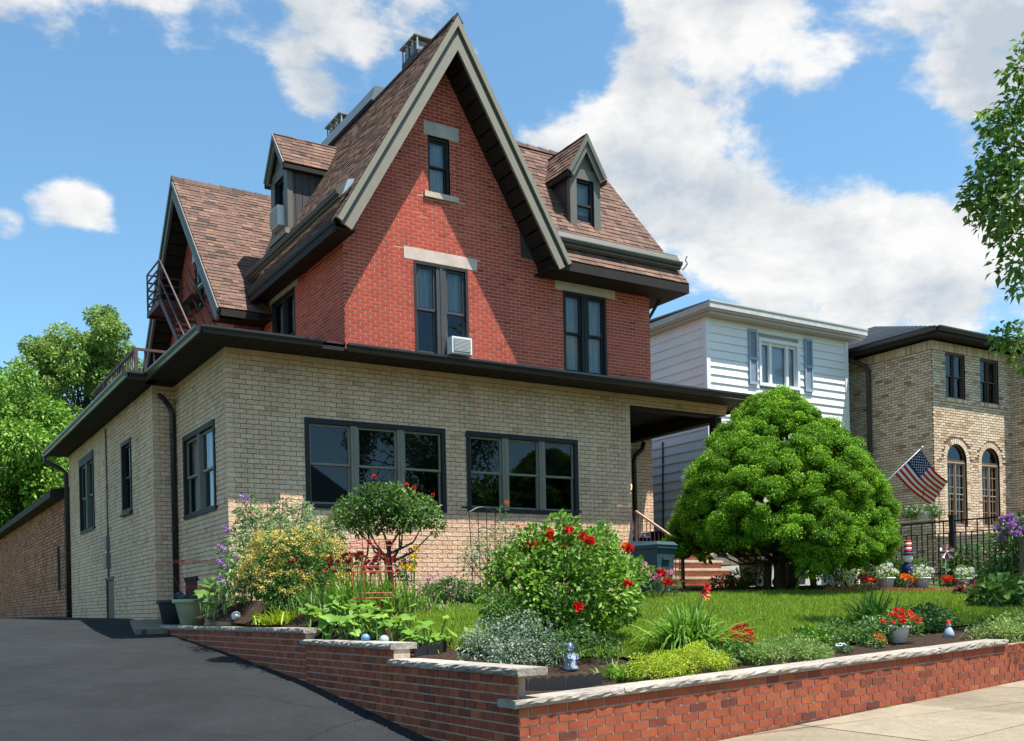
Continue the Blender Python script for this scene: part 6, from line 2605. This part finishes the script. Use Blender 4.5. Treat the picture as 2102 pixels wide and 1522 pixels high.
bush('bed_shrub', 'broad dark shrub at the right end of the far bed', 'shrub', (20.6, 13.1), [(0, 0, .25, .45, .35, .28), (.6, 0, .28, .45, .35, .3), (-.3, 0, .2, .35, .3, .22)], 2300, .08, L_DARK, .45, stem_n=0, tl=.75)
t, lb = bush('purple_hydrangea', 'tall shrub with mauve purple flower heads at the right edge', 'shrub', (20.6, 12.6),
             [(0, 0, .8, .6, .55, .6), (.5, 0, 1.2, .6, .55, .5), (-.25, 0, 1.2, .42, .42, .38), (1.0, 0, .7, .6, .5, .6), (.6, 0, .5, .7, .5, .5), (1.3, 0, 1.4, .5, .5, .4)], 4600, .10, L_DARK, .5, stem_n=8, tl=.5)
for p in fl_pts(lb, 46, True, .25, 1.03):
    V, F, tt = flower_ball(p, .085, 34)
    np_mesh('flower_head', V, F, tt, F_PURP, t)
bush('bronze_heuchera', 'bronze red leaved clump at the end of the brick edging', 'plant', (18.0, 12.0), [(0, 0, .12, .24, .2, .14), (.3, 0, .12, .2, .2, .13), (-.25, 0, .1, .18, .18, .12)], 520, .10, L_CORAL, .8, stem_n=0)
bush('broad_hosta', 'broad leaved green clump at the right of the lawn', 'plant', (16.1, 10.2), [(-.35, 0, .2, .25, .25, .2), (0, 0, .28, .32, .3, .25), (.4, 0, .25, .3, .3, .25), (.8, 0, .25, .3, .3, .25)], 900, .15, L_MID, .75, stem_n=0, tl=.45)
flowerbed('yellow_annuals', 'yellow and white annuals at the right picture edge', (16.3, 9.6), [(0, 0, .14, .25, .2, .14), (.5, 0, .14, .3, .2, .14)], 300, L_MID, F_YEL, 40, .03)
bush('shade_shrub', 'leafy plants with mixed foliage below the conifer beside the steps', 'shrub', (15.5, 16.2), [(0, 0, .12, .3, .22, .14), (.5, 0, .18, .3, .25, .2), (.95, 0, .35, .2, .2, .28)], 900, .08, L_MID, .5, stem_n=6)
t, lb = bush('pink_phlox', 'small pink flowers between the rose bush and the bin', 'flowers', (11.5, 13.7), [(-.4, 0, .45, .22, .2, .22), (0, 0, .38, .25, .2, .2), (.35, 0, .3, .2, .2, .2)], 700, .06, L_MID, .45, stem_n=6)
blooms(t, fl_pts(lb, 16, True, .3, 1.05), .05, F_PINK, 'flower', 16)

# ================================================================== THINGS IN THE GARDEN
def wheelie_bin(label, pos, rot, matl, h=.98, w=.58, d=.62):
    x, y = pos
    z = z_garden(x, y)
    t = thing('wheelie_bin', label, 'bin', (x, y, z))
    c_, s_ = math.cos(rot), math.sin(rot)
    T = lambda p: (x + p[0] * c_ - p[1] * s_, y + p[0] * s_ + p[1] * c_, z + p[2])
    mb = MB(T)
    b, tp = .78, 1.0
    p = [(-w / 2 * b, -d / 2 * b, .03), (w / 2 * b, -d / 2 * b, .03), (w / 2 * b, d / 2 * b, .03), (-w / 2 * b, d / 2 * b, .03), (-w / 2, -d / 2, h * .9), (w / 2, -d / 2, h * .9), (w / 2, d / 2, h * .9), (-w / 2, d / 2, h * .9)]
    mb.faces(p, [(0, 3, 2, 1), (4, 5, 6, 7), (0, 1, 5, 4), (1, 2, 6, 5), (2, 3, 7, 6), (3, 0, 4, 7)])
    mb.box(-w * .2, w * .2, -d / 2 - .012, -d / 2 + .02, h * .62, h * .66)
    mb.box(-w / 2 - .025, w / 2 + .025, -d / 2 - .025, d / 2 + .02, h * .84, h * .9)
    mb.build('body', matl, t)
    mb = MB(T)
    mb.faces([(-w / 2 - .035, -d / 2 - .04, h * .905), (w / 2 + .035, -d / 2 - .04, h * .905), (w / 2 + .035, d / 2 + .05, h * .905), (-w / 2 - .035, d / 2 + .05, h * .905),
              (-w / 2 + .02, -d / 2 + .02, h * .97), (w / 2 - .02, -d / 2 + .02, h * .97), (w / 2 - .02, d / 2, h), (-w / 2 + .02, d / 2, h)],
             [(0, 3, 2, 1), (4, 5, 6, 7), (0, 1, 5, 4), (1, 2, 6, 5), (2, 3, 7, 6), (3, 0, 4, 7)])
    mb.build('lid', matl, t)
    for sx in (-1, 1):
        mb = MB(T)
        mb.tube([(sx * w * .42 - .02, d * .36, .10), (sx * w * .42 + .02, d * .36, .10)], .10, 14)
        mb.build('wheel', M_BLACK, t)
    mb = MB(T)
    mb.tube([(-w * .4, d / 2 + .06, h * .87), (w * .4, d / 2 + .06, h * .87)], .016, 6)
    mb.build('handle', matl, t)
    return t


M_TEAL = mat('teal_bin_plastic', (.026, .062, .078), .5, .4, noise=[(5, .15)])
wheelie_bin('faded teal wheelie bin left of the brick steps', (12.35, 14.75), .25, M_TEAL)
wheelie_bin('charcoal wheelie bin with white label strip in the shade behind the conifer', (18.0, 16.6), .1, M_BPOT)
wheelie_bin('grey wheelie bin in the shade behind the conifer trunk', (17.0, 16.7), -.1, mat('grey_bin_plastic', (.10, .105, .10), .5, .4))

# floral chair on the porch
ch = thing('porch_chair', 'porch chair with a floral red and blue cover behind the stair railing', 'chair', (15.75, 19.4, 2.62))


def floral():
    mt = bpy.data.materials.new('floral_fabric')
    mt.use_nodes = True
    nt = mt.node_tree
    b = nt.nodes['Principled BSDF']
    g = nt.nodes.new('ShaderNodeNewGeometry')
    v = nt.nodes.new('ShaderNodeTexVoronoi')
    v.inputs['Scale'].default_value = 16
    r = nt.nodes.new('ShaderNodeValToRGB')
    r.color_ramp.interpolation = 'CONSTANT'
    cols = [(0, (.05, .08, .20)), (.25, (.45, .50, .60)), (.45, (.50, .06, .08)), (.6, (.12, .25, .5)), (.8, (.55, .25, .3))]
    for k, (p, c) in enumerate(cols):
        e = r.color_ramp.elements[k] if k < 2 else r.color_ramp.elements.new(p)
        e.position = p
        e.color = (*c, 1)
    sp_ = nt.nodes.new('ShaderNodeSeparateColor')
    nt.links.new(g.outputs['Position'], v.inputs['Vector'])
    nt.links.new(v.outputs['Color'], sp_.inputs[0])
    nt.links.new(sp_.outputs[0], r.inputs[0])
    nt.links.new(r.outputs[0], b.inputs['Base Color'])
    b.inputs['Roughness'].default_value = .8
    return mt


M_FLOR = floral()
mb = MB()
mb.faces([(15.45, 19.2, 3.02), (16.0, 19.2, 3.02), (16.0, 19.75, 3.06), (15.45, 19.75, 3.06), (15.45, 19.2, 3.12), (16.0, 19.2, 3.12), (16.0, 19.75, 3.14), (15.45, 19.75, 3.14)], [(0, 3, 2, 1), (4, 5, 6, 7), (0, 1, 5, 4), (1, 2, 6, 5), (2, 3, 7, 6), (3, 0, 4, 7)])
mb.build('seat', M_FLOR, ch)
mb = MB()
mb.prism([(15.45, 19.70, 3.10), (16.0, 19.70, 3.10), (15.96, 19.85, 3.68), (15.72, 19.86, 3.73), (15.49, 19.85, 3.68)], (0, .09, .01))
mb.build('backrest', M_FLOR, ch)
for (x, y) in ((15.5, 19.25), (15.95, 19.25), (15.5, 19.72), (15.95, 19.72)):
    mb = MB()
    mb.tube([(x, y, 2.62), (x, y, 3.04)], .018, 6)
    mb.build('leg', M_BLACK, ch)

# pots beside the house corner
pot('flower_pot', 'dark empty plastic pot by the downspout at the house corner', 'flower pot', (5.12, 21.35, 1.2), .17, .26, .50, M_BPOT, rim=.03)
pot('flower_pot', 'large sage green plastic pot in front of the dark pot', 'flower pot', (5.18, 19.95, 1.13), .20, .33, .56, M_GPOT, rim=.035)
mb = MB()
cl = thing('plastic_bag', 'crumpled blue black plastic bag on the rim of the sage green pot', 'bag', (5.0, 20.1, 1.66))
pts_, fs_ = [], []
rb_ = random.Random(4)
for i in range(7):
    for k in range(12):
        th, a = math.pi * i / 6, 2 * math.pi * k / 12
        r = .10 * rb_.uniform(.6, 1.25)
        pts_.append((5.0 + r * 1.2 * math.sin(th) * math.cos(a), 20.1 + r * math.sin(th) * math.sin(a), 1.75 - .8 * r * math.cos(th)))
for i in range(6):
    for k in range(12):
        fs_.append((i * 12 + k, i * 12 + (k + 1) % 12, (i + 1) * 12 + (k + 1) % 12, (i + 1) * 12 + k))
mb.faces(pts_, fs_, .5)
mb.build('bag', mat('blue_black_plastic', (.02, .04, .06), .25, .5), cl)

M_REDW = mat('red_coated_wire', (.55, .025, .02), .4, .4)


def cage(label, c, tilt, w0, w1, h, rings):
    t = thing('tomato_cage', label, 'plant cage', c)
    c = Vector(c)
    tx, ty = tilt

    def pt(sx, sy, s):
        w = w0 + (w1 - w0) * s
        return c + Vector((sx * w / 2 + tx * s, sy * w / 2 + ty * s, h * s))
    for sx, sy in ((-1, -1), (1, -1), (1, 1), (-1, 1)):
        mb = MB()
        mb.tube([pt(sx, sy, 0), pt(sx, sy, 1)], .004, 5)
        mb.build('upright_wire', M_REDW, t)
    for s in rings:
        mb = MB()
        q = [pt(-1, -1, s), pt(1, -1, s), pt(1, 1, s), pt(-1, 1, s), pt(-1, -1, s)]
        for a, b in zip(q, q[1:]):
            mb.tube([a, b], .0036, 5)
        mb.build('wire_ring', M_REDW, t)


cage('square red wire cage standing among the daylilies', (5.72, 12.7, z_garden(5.72, 12.7)), (.0, .03), .36, .44, 1.12, (.30, .36, .62, .68, .93, .99))
cage('tilted red wire cage leaning out of the sage green pot', (5.35, 19.7, 1.35), (-.22, -.15), .34, .80, 1.05, (.52, .55, .98, 1.0))


def orb(name, label, c, r, matl, cat='garden ornament', sq=(1, 1, 1)):
    t = thing(name, label, cat, c)
    mb = MB()
    mb.ball((c[0], c[1], c[2] + r * sq[2] * .85), r, sq, 16)
    mb.build('globe', matl, t)
    mb = MB()
    mb.lathe((c[0], c[1], c[2]), [(0, 0), (r * .6, 0), (r * .6, r * .15), (r * .4, r * .2)], 12)
    mb.build('foot', matl, t)


M_BORB = mat('blue_swirl_glass', [(0, (.12, .28, .50))], .12, .6, noise=[(14, .6)])
M_SORB = mat('silver_blue_glass', (.34, .42, .50), .1, .6, noise=[(9, .3)])
orb('glass_ball', 'small bright blue glass ball under the squash leaves', (4.98, 11.3, 1.02), .055, M_BORB)
orb('glass_ball', 'small silver grey glass ball right of the bright blue one', (5.06, 10.95, 1.0), .058, M_SORB)
orb('white_ball', 'white speckled ball ornament at the foot of the yellow spirea', (5.02, 16.6, z_garden(5.02, 16.6)), .075, mat('speckled_white', (.55, .57, .58), .4, .4, noise=[(30, .4)]))


def rock(label, c, r, matl):
    t = thing('rock', label, 'rock', c)
    rg = random.Random(int(c[0] * 100))
    mb = MB()
    pts, fs = [], []
    for i in range(6):
        for k in range(10):
            th, a = math.pi * i / 5, 2 * math.pi * k / 10
            q = r * rg.uniform(.75, 1.15)
            pts.append((c[0] + q * 1.25 * math.sin(th) * math.cos(a), c[1] + q * math.sin(th) * math.sin(a), c[2] + r * .35 - .7 * q * math.cos(th)))
    for i in range(5):
        for k in range(10):
            fs.append((i * 10 + k, i * 10 + (k + 1) % 10, (i + 1) * 10 + (k + 1) % 10, (i + 1) * 10 + k))
    mb.faces(pts, fs)
    mb.build('stone', matl, t)


M_WROCK = mat('white_quartz', (.58, .60, .62), .7, .3, noise=[(16, .25)])
rock('white quartz rock in the mulch left of the potted red flowers', (9.98, 8.42, z_garden(9.98, 8.42)), .085, M_WROCK)
rock('small pale stone on the mulch left of the silver shrub', (5.3, 9.55, z_garden(5.3, 9.55)), .06, mat('pale_stone', (.42, .36, .30), .8, .2, noise=[(12, .2)]))
oz = z_garden(12.15, 8.45)
og = thing('white_ornament', 'small white garden figure with a red cap right of the potted red flowers', 'garden ornament', (12.15, 8.45, oz))
mb = MB()
mb.lathe((12.15, 8.45, oz - .01), [(0, 0), (.075, 0), (.07, .06), (.045, .12), (.03, .14)], 12, .9)
mb.build('body', M_CER, og)
mb = MB()
mb.ball((12.15, 8.45, oz + .16), .035, tint=.95)
mb.build('head', M_CER, og)
mb = MB()
mb.lathe((12.15, 8.45, oz + .175), [(.035, 0), (.02, .035), (0, .06)], 10)
mb.build('cap', F_RED, og)

# brick edging strip of the far bed
ed = thing('brick_edging', 'low curb of upright bricks bordering the far flower bed', 'edging', (17, 13.2, 1.5))
pth = [(15.9, 13.75), (16.8, 13.2), (17.6, 12.75), (18.4, 12.5), (19.3, 12.35)]
for (p, q) in zip(pth, pth[1:]):
    p, q = Vector((*p, 0)), Vector((*q, 0))
    d = (q - p)
    n = int(d.length / .075)
    d.normalize()
    for k in range(n):
        c = p + d * (.075 * k + .037)
        z = z_garden(c.x, c.y)
        nn = Vector((-d.y, d.x, 0)) * .10
        mb = MB()
        a, b = c - d * .032, c + d * .032
        mb.prism([(a.x, a.y, z - .05), (b.x, b.y, z - .05), (b.x, b.y, z + .12), (a.x, a.y, z + .12)], nn * 2, random.random())
        mb.build('brick', M_STEPB, ed)

# black iron fence along the lot line
fn = thing('iron_fence', 'black iron picket fence with square posts behind the far flower bed', 'fence', (20.5, 14, 1.7))
fA, fB = Vector((20.35, 15.9, 0)), Vector((20.85, 12.2, 0))
for zt in (3.13, 1.95):
    mb = MB()
    mb.beam(fA + Vector((0, 0, zt)), fB + Vector((0, 0, zt)), .03, .035)
    mb.build('rail', M_BLACK, fn)
mb = MB()
mb.beam(fA + Vector((0, 0, 2.86)), fB + Vector((0, 0, 2.86)), .022, .022)
mb.build('rail', M_BLACK, fn)
for k in range(30):
    p = fA.lerp(fB, k / 29)
    mb = MB()
    hz = 3.13 if k % 2 == 0 else 2.86
    mb.box(p.x - .011, p.x + .011, p.y - .011, p.y + .011, 1.6, hz)
    mb.build('picket', M_BLACK, fn)
for s in (.0, .47, 1.0):
    p = fA.lerp(fB, s)
    mb = MB()
    mb.box(p.x - .055, p.x + .055, p.y - .055, p.y + .055, 1.5, 3.22)
    mb.box(p.x - .07, p.x + .07, p.y - .07, p.y + .07, 3.22, 3.26)
    mb.build('post', M_BLACK, fn)
gp = thing('wooden_gate_post', 'weathered brown post with rail and twisted baluster at the right edge', 'post', (19.55, 11.85, 1.4))
mb = MB()
mb.box(19.48, 19.62, 11.78, 11.92, 1.3, 2.50)
mb.box(19.46, 19.64, 11.76, 11.94, 2.50, 2.54)
mb.build('post', mat('weathered_brown', (.16, .13, .10), .7, .3, noise=[(6, .3, (1, 1, .2))]), gp)
mb = MB()
mb.beam((19.6, 11.85, 2.44), (21.2, 11.3, 2.44), .05, .04)
mb.build('rail', M_BLACK, gp)
for k in range(5):
    mb = MB()
    x, y = 19.85 + k * .25, 11.77 - k * .085
    mb.tube([(x + .018 * math.cos(j * 1.2), y + .018 * math.sin(j * 1.2), 1.4 + j * .055) for j in range(19)], .012, 5, cap=False)
    mb.build('twisted_baluster', M_SHUT, gp)

# pinwheels
M_PINR = mat('pinwheel_maroon', (.20, .03, .04), .4, .4)
for (x, y, z, label) in ((18.35, 14.45, 2.33, 'maroon and white pinwheel left of the striped garden stake'), (19.75, 13.75, 2.40, 'maroon and white pinwheel right of the striped garden stake')):
    t = thing('pinwheel', label, 'pinwheel', (x, y, z_garden(x, y)))
    mb = MB()
    mb.tube([(x, y + .02, z_garden(x, y) - .05), (x, y + .02, z)], .012, 6)
    mb.build('stick', M_WTRIM, t)
    fwd2 = Vector((fwd.x, fwd.y, 0))
    for k in range(10):
        a0 = 2 * math.pi * k / 10
        e1 = right * math.cos(a0) + Vector((0, 0, 1)) * math.sin(a0)
        e2 = right * math.cos(a0 + .5) + Vector((0, 0, 1)) * math.sin(a0 + .5)
        c = Vector((x, y, z))
        mb = MB()
        mb.faces([tuple(c), tuple(c + e1 * .17 - fwd2 * .02), tuple(c + e2 * .16 - fwd2 * .06), tuple(c + e2 * .09 - fwd2 * .05)], [(0, 1, 2), (0, 2, 3)])
        mb.build('blade', M_PINR if k % 2 else M_WTRIM, t)
    mb = MB()
    mb.ball((x - fwd2.x * .05, y - fwd2.y * .05, z), .025)
    mb.build('hub', M_WTRIM, t)

# striped garden stake (plain patriotic colours)
sx_, sy_ = 19.05, 14.2
sz_ = z_garden(sx_, sy_)
sk = thing('striped_garden_stake', 'red white and blue striped wooden garden stake between the pinwheels', 'garden stake', (sx_, sy_, sz_))
M_FRED = mat('flag_red', (.62, .018, .025), .7, .2)
M_FWHITE = mat('flag_white', (.84, .82, .80), .7, .2)
M_FBLUE = mat('flag_blue', (.022, .03, .11), .7, .2)
for k in range(5):
    mb = MB()
    mb.lathe((sx_, sy_, sz_ + .76 + k * .05), [(.0, 0), (.075, 0), (.078, .05), (0, .05)], 14)
    mb.build('hat_band', M_FRED if k % 2 == 0 else M_FWHITE, sk)
mb = MB()
mb.lathe((sx_, sy_, sz_ + .70), [(.0, 0), (.12, 0), (.12, .025), (.08, .06)], 14)
mb.build('brim', M_FBLUE, sk)
mb = MB()
mb.lathe((sx_, sy_, sz_ + .50), [(0, 0), (.03, 0), (.095, .10), (.10, .17), (.07, .2)], 14)
mb.build('white_cone', M_FWHITE, sk)
mb = MB()
mb.lathe((sx_, sy_ + .02, sz_ + .25), [(0, 0), (.10, 0), (.12, .1), (.12, .22), (.06, .30)], 14)
mb.build('blue_block', M_FBLUE, sk)
for k in range(2):
    mb = MB()
    mb.box(sx_ - .055 + k * .06, sx_ - .005 + k * .06, sy_ - .03, sy_ + .03, sz_ - .05, sz_ + .26)
    mb.build('striped_leg', M_FRED if k else M_FWHITE, sk)


def star(mb, c, ex, ey, r):
    pts = []
    for k in range(10):
        a = math.pi / 2 + k * math.pi / 5
        q = r if k % 2 == 0 else r * .42
        pts.append(tuple(Vector(c) + ex * q * math.cos(a) + ey * q * math.sin(a)))
    mb.faces([tuple(c)] + pts, [(0, 1 + k, 1 + (k + 1) % 10) for k in range(10)])


mb = MB()
for k in range(6):
    a = -2.2 + k * .5
    star(mb, (sx_ + .125 * math.cos(a), sy_ + .02 + .125 * math.sin(a), sz_ + .33 + .09 * (k % 2)), Vector((-math.sin(a), math.cos(a), 0)), Vector((0, 0, 1)), .022)
mb.build('stars', M_FWHITE, sk, 'stuff')

# hanging basket on a shepherd hook
hx_, hy_ = 19.75, 13.9
hz_ = z_garden(hx_, hy_)
hk = thing('shepherd_hook', 'thin black shepherd hook beside the fence post', 'plant hook', (hx_, hy_, hz_))
r2 = Vector((right.x, right.y, 0))
mb = MB()
base = Vector((hx_, hy_, hz_ - .05))
tops = [base, base + Vector((0, 0, 2.1))] + [base + Vector((0, 0, 2.1)) - r2 * (.17 - .17 * math.cos(a)) + Vector((0, 0, .19 * math.sin(a))) for a in np.linspace(.3, math.pi, 8)] + [base + Vector((0, 0, 2.02)) - r2 * .36]
mb.tube(tops, .009, 6)
mb.build('rod', M_BLACK, hk)
bc = base - r2 * .35 + Vector((0, 0, 1.55))
bk = thing('hanging_basket', 'white hanging basket of trailing green foliage with tiny white flowers', 'hanging basket', tuple(bc))
mb = MB()
mb.lathe(tuple(bc), [(0, 0), (.10, 0), (.15, .13), (.155, .15), (.13, .15)], 16)
mb.build('bowl', M_WPOT, bk)
mb = MB()
for a in (0, 2.1, 4.2):
    mb.tube([bc + Vector((.14 * math.cos(a), .14 * math.sin(a), .14)), bc + Vector((0, 0, .5))], .004, 4)
mb.build('hanger', M_BLACK, bk)
lbk = [(bc.x, bc.y, bc.z + .2, .26, .24, .12)] + [(bc.x + r2.x * s, bc.y + r2.y * s, bc.z + .15, .16, .16, .14) for s in (-.3, -.2, .2, .3)]
V, F, tt = lobes_leaves(lbk, 1500, .05, .5, .3)
np_mesh('foliage', V, F, tt, L_MID, bk)
parts = [flower_ball(p, .025, 8) for p in fl_pts(lbk, 34, True, .1, 1.05)]
np_mesh('flowers', *join_geo(parts), F_WHITE, bk, 'stuff')

# flag on its slanted pole
fl = thing('flag', 'stars and stripes flag hanging from a slanted pole before the buff brick house', 'flag', (24.2, 17.2, 4.2))


def pp(u, v, dd):
    p = Vector((0, 0, 1.4)) + (ax * ((u - 1051) / 2090) - ay * ((v - 1247) / 2090) + fwd) * dd
    return p


pA, pB = pp(1760, 1046, 26.6), pp(1893, 919, 25.6)
mb = MB()
mb.tube([pA, pB], .014, 6)
mb.build('pole', M_WTRIM, fl)
mb = MB()
mb.ball(tuple(pB), .035)
mb.build('finial', M_METAL, fl)
hoist0, hoist1 = pA.lerp(pB, .585), pA.lerp(pB, .975)      # bottom stripe end, canton end
fly1 = pp(1944, 988, 25.2)
fly0 = pp(1912, 1038, 25.9)
NS, NU = 13, 20
dirn = (hoist1 - hoist0).cross(fly1 - hoist1).normalized()


def fpt(s, t):
    """s 0..1 along the hoist from the top (canton) down, t 0..1 towards the fly"""
    a = hoist1.lerp(hoist0, s)
    b = fly1.lerp(fly0, s)
    p = a.lerp(b, t)
    p = p + dirn * (.07 * math.sin(t * 8 + s * 2) * t) + Vector((0, 0, -1)) * (.10 * math.sin(math.pi * t) * (1 - s * .3))
    return p


for k in range(NS):
    s0, s1 = k / NS, (k + 1) / NS
    t0 = 8 / 20 if k < 7 else 0
    mb = MB()
    n = 14
    row0 = [tuple(fpt(s0, t0 + (1 - t0) * i / n)) for i in range(n + 1)]
    row1 = [tuple(fpt(s1, t0 + (1 - t0) * i / n)) for i in range(n + 1)]
    mb.faces(row0 + row1, [(i, i + 1, n + 2 + i, n + 1 + i) for i in range(n)], .5, True)
    mb.build('red_stripe' if k % 2 == 0 else 'white_stripe', M_FRED if k % 2 == 0 else M_FWHITE, fl)
mb = MB()
n = 8
for j in range(7):
    for i in range(n):
        q = [tuple(fpt((j + a) / 13, .4 * (i + b) / n)) for a, b in ((0, 0), (0, 1), (1, 1), (1, 0))]
        mb.poly(q, .5, True)
cn = mb.build('canton', M_FBLUE, fl)
mb = MB()
for r in range(9):
    cols = 6 if r % 2 == 0 else 5
    for c in range(cols):
        s, t = (r + .9) / 10.8 * 7 / 13, .4 * ((c + (.5 if cols == 6 else 1.0)) / 6)
        p = fpt(s, t)
        ex = (fpt(s, t + .02) - p).normalized()
        ey = (fpt(s - .02, t) - p).normalized()
        for sg in (.004, -.004):
            star(mb, tuple(p + dirn * sg), ex, ey, .022)
mb.build('star_field', M_FWHITE, cn, 'stuff')

# ================================================================== ACROSS THE STREET (seen only as reflections in the panes)
oh = thing('opposite_house', 'plain grey sided house across the street mirrored in the window panes', 'house', (22, -24, -.4))
mb = MB()
mb.box(17.5, 27.5, -34, -24, -.5, 8)
mb.build('wall', mat('grey_siding', (.30, .33, .38), .7, .3), oh)
mb = MB()
mb.prism([(17, -24, 7.9), (28, -24, 7.9), (22.5, -24, 11.5)], (0, -10.4, 0))
mb.build('roof', M_GSHING, oh)
for x in (18.5, 21, 23.5, 25.8):
    for z in (1.2, 4.6):
        mb = MB()
        mb.box(x, x + .9, -24, -23.96, z, z + 1.4)
        mb.build('window', M_INT, oh)
for i, (x, y, r) in enumerate([(32, -23, 4.4), (39, -24, 4.6), (47, -20, 4.6), (57, -22, 4.6), (10, -24, 4.2)]):
    lbs = crown_at((x, y, 6.5), r, 4.4, 20, 1.9, 60 + i)
    tree('opposite_tree', ['leafy tree across the street just right of the grey house', 'second leafy tree across the street from the grey house', 'leafy tree across the street facing the white house', 'leafy tree across the street facing the buff brick house', 'leafy tree across the street left of the grey house'][i], (x, y), -.4, [(x, y, -.4), (x, y, 3), (x, y, 8)], lbs, 11000, .5, L_TREE, .3, nb=8)
    bpy.data.objects['opposite_tree' if i == 0 else 'opposite_tree.%03d' % i]['group'] = 'trees across the street'

# low fillers that close the gaps of the front bed
strap_clump('iris_leaves', 'stiff green strap leaves between the spirea and the squash', 'plant', (5.35, 13.9), 130, .5, .02, L_MID, .45, .3, .16)
strap_clump('yellow_green_clump', 'yellow green strap leaved clump in front of the maroon daylilies', 'plant', (5.6, 12.2), 120, .42, .018, L_LIME, .6, .5, .18, tl=.2)
mound('leafy_ground_cover', 'fresh green leafy ground cover between the lime mounds and the red begonias', (8.2, 8.35), .8, .4, .18, 900, .06, L_MID, .12, 14, tl=.55)
mound('leafy_ground_cover', 'green leafy ground cover behind the white quartz rock', (9.75, 8.75), .9, .4, .2, 1000, .06, L_BRIGHT, .12, 14, tl=.45)
mound('leafy_ground_cover', 'green leafy ground cover along the lawn left of the trailing ground cover', (11.7, 8.9), 1.0, .4, .2, 1000, .06, L_MID, .12, 14, tl=.5)

# litter, weeds in the joints
n = 420
yy = RNG.uniform(6.5, 20.5, n)
xx = WX - .04 - np.abs(RNG.normal(0, .16, n))
far = RNG.random(n) < .25
xx = np.where(far, WX - RNG.uniform(.1, 3.5, n), xx)
P = np.stack([xx, yy, np.array([z_drive(b) for b in yy]) + .008], 1)
V, F, tt = leaf_geo(P, np.stack([RNG.normal(size=n), RNG.normal(size=n), np.full(n, .05)], 1), np.tile([0, 0, 1.0], (n, 1)) + rand_dir(n) * .25, RNG.uniform(.015, .04, n), RNG.uniform(.008, .02, n), RNG.random(n), .2, 0)
np_mesh('fallen_leaves', V, F, tt, mat('dry_leaf', [(0, (.05, .04, .03)), (.5, (.15, .10, .05)), (1, (.22, .18, .09))], .9, .1), None, 'stuff')


def weed(label, x, y, z, n=26, L=.09):
    t = thing('weed', label, 'weed', (x, y, z))
    a = RNG.uniform(0, 6.28, n)
    ln = RNG.uniform(.2, 1.2, n)
    V, F, tt = blades_geo(np.stack([x + RNG.normal(0, .04, n), y + RNG.normal(0, .015, n), np.full(n, z)], 1), np.stack([np.cos(a) * ln, np.sin(a) * ln, np.ones(n)], 1), L * RNG.uniform(.5, 1.1, n), np.full(n, .007), np.full(n, .4), RNG.random(n), 3)
    np_mesh('leaf_blades', V, F, tt, L_BRIGHT, t, 'stuff')


weed('small weed sprouting where the garden wall meets the sidewalk', 9.75, 7.58, z_walk(9.75) - .01)
weed('tiny weed in the sidewalk joint', 8.4, 5.86, z_walk(8.4) - .03, 18, .06)
weed('small weed at the foot of the stepped wall on the driveway', 4.76, 14.6, z_drive(14.6), 24, .10)
mound('leafy_ground_cover', 'low green leaves on the soil right of the white speckled ball', (5.35, 15.8), .8, .9, .2, 900, .07, L_MID, .13, 12, tl=.6)

GROUPS = {'flower_pot': 'flower pots', 'potted_flowers': 'flowers growing in white pots', 'wheelie_bin': 'wheelie bins', 'pinwheel': 'garden pinwheels', 'air_conditioner': 'window air conditioners',
          'chimney': 'chimneys with flue caps', 'red_geranium': 'geraniums of the far bed', 'weed': 'small weeds', 'bed_shrub': 'shrubs of the far bed', 'round_shrub': 'small shrubs along the front cap',
          'sedum_mound': 'lime green mounds', 'leafy_ground_cover': 'low leafy ground cover patches', 'tomato_cage': 'red wire cages', 'glass_ball': 'glass balls on the wall cap', 'lawn_edging': 'scalloped plastic edging', 'rock': 'rocks in the mulch', 'squash_plant': 'squash plants'}
for o in list(bpy.data.objects):
    if o.parent is None and 'label' in o and 'group' not in o:
        b = o.name.split('.')[0]
        if b in GROUPS:
            o['group'] = GROUPS[b]
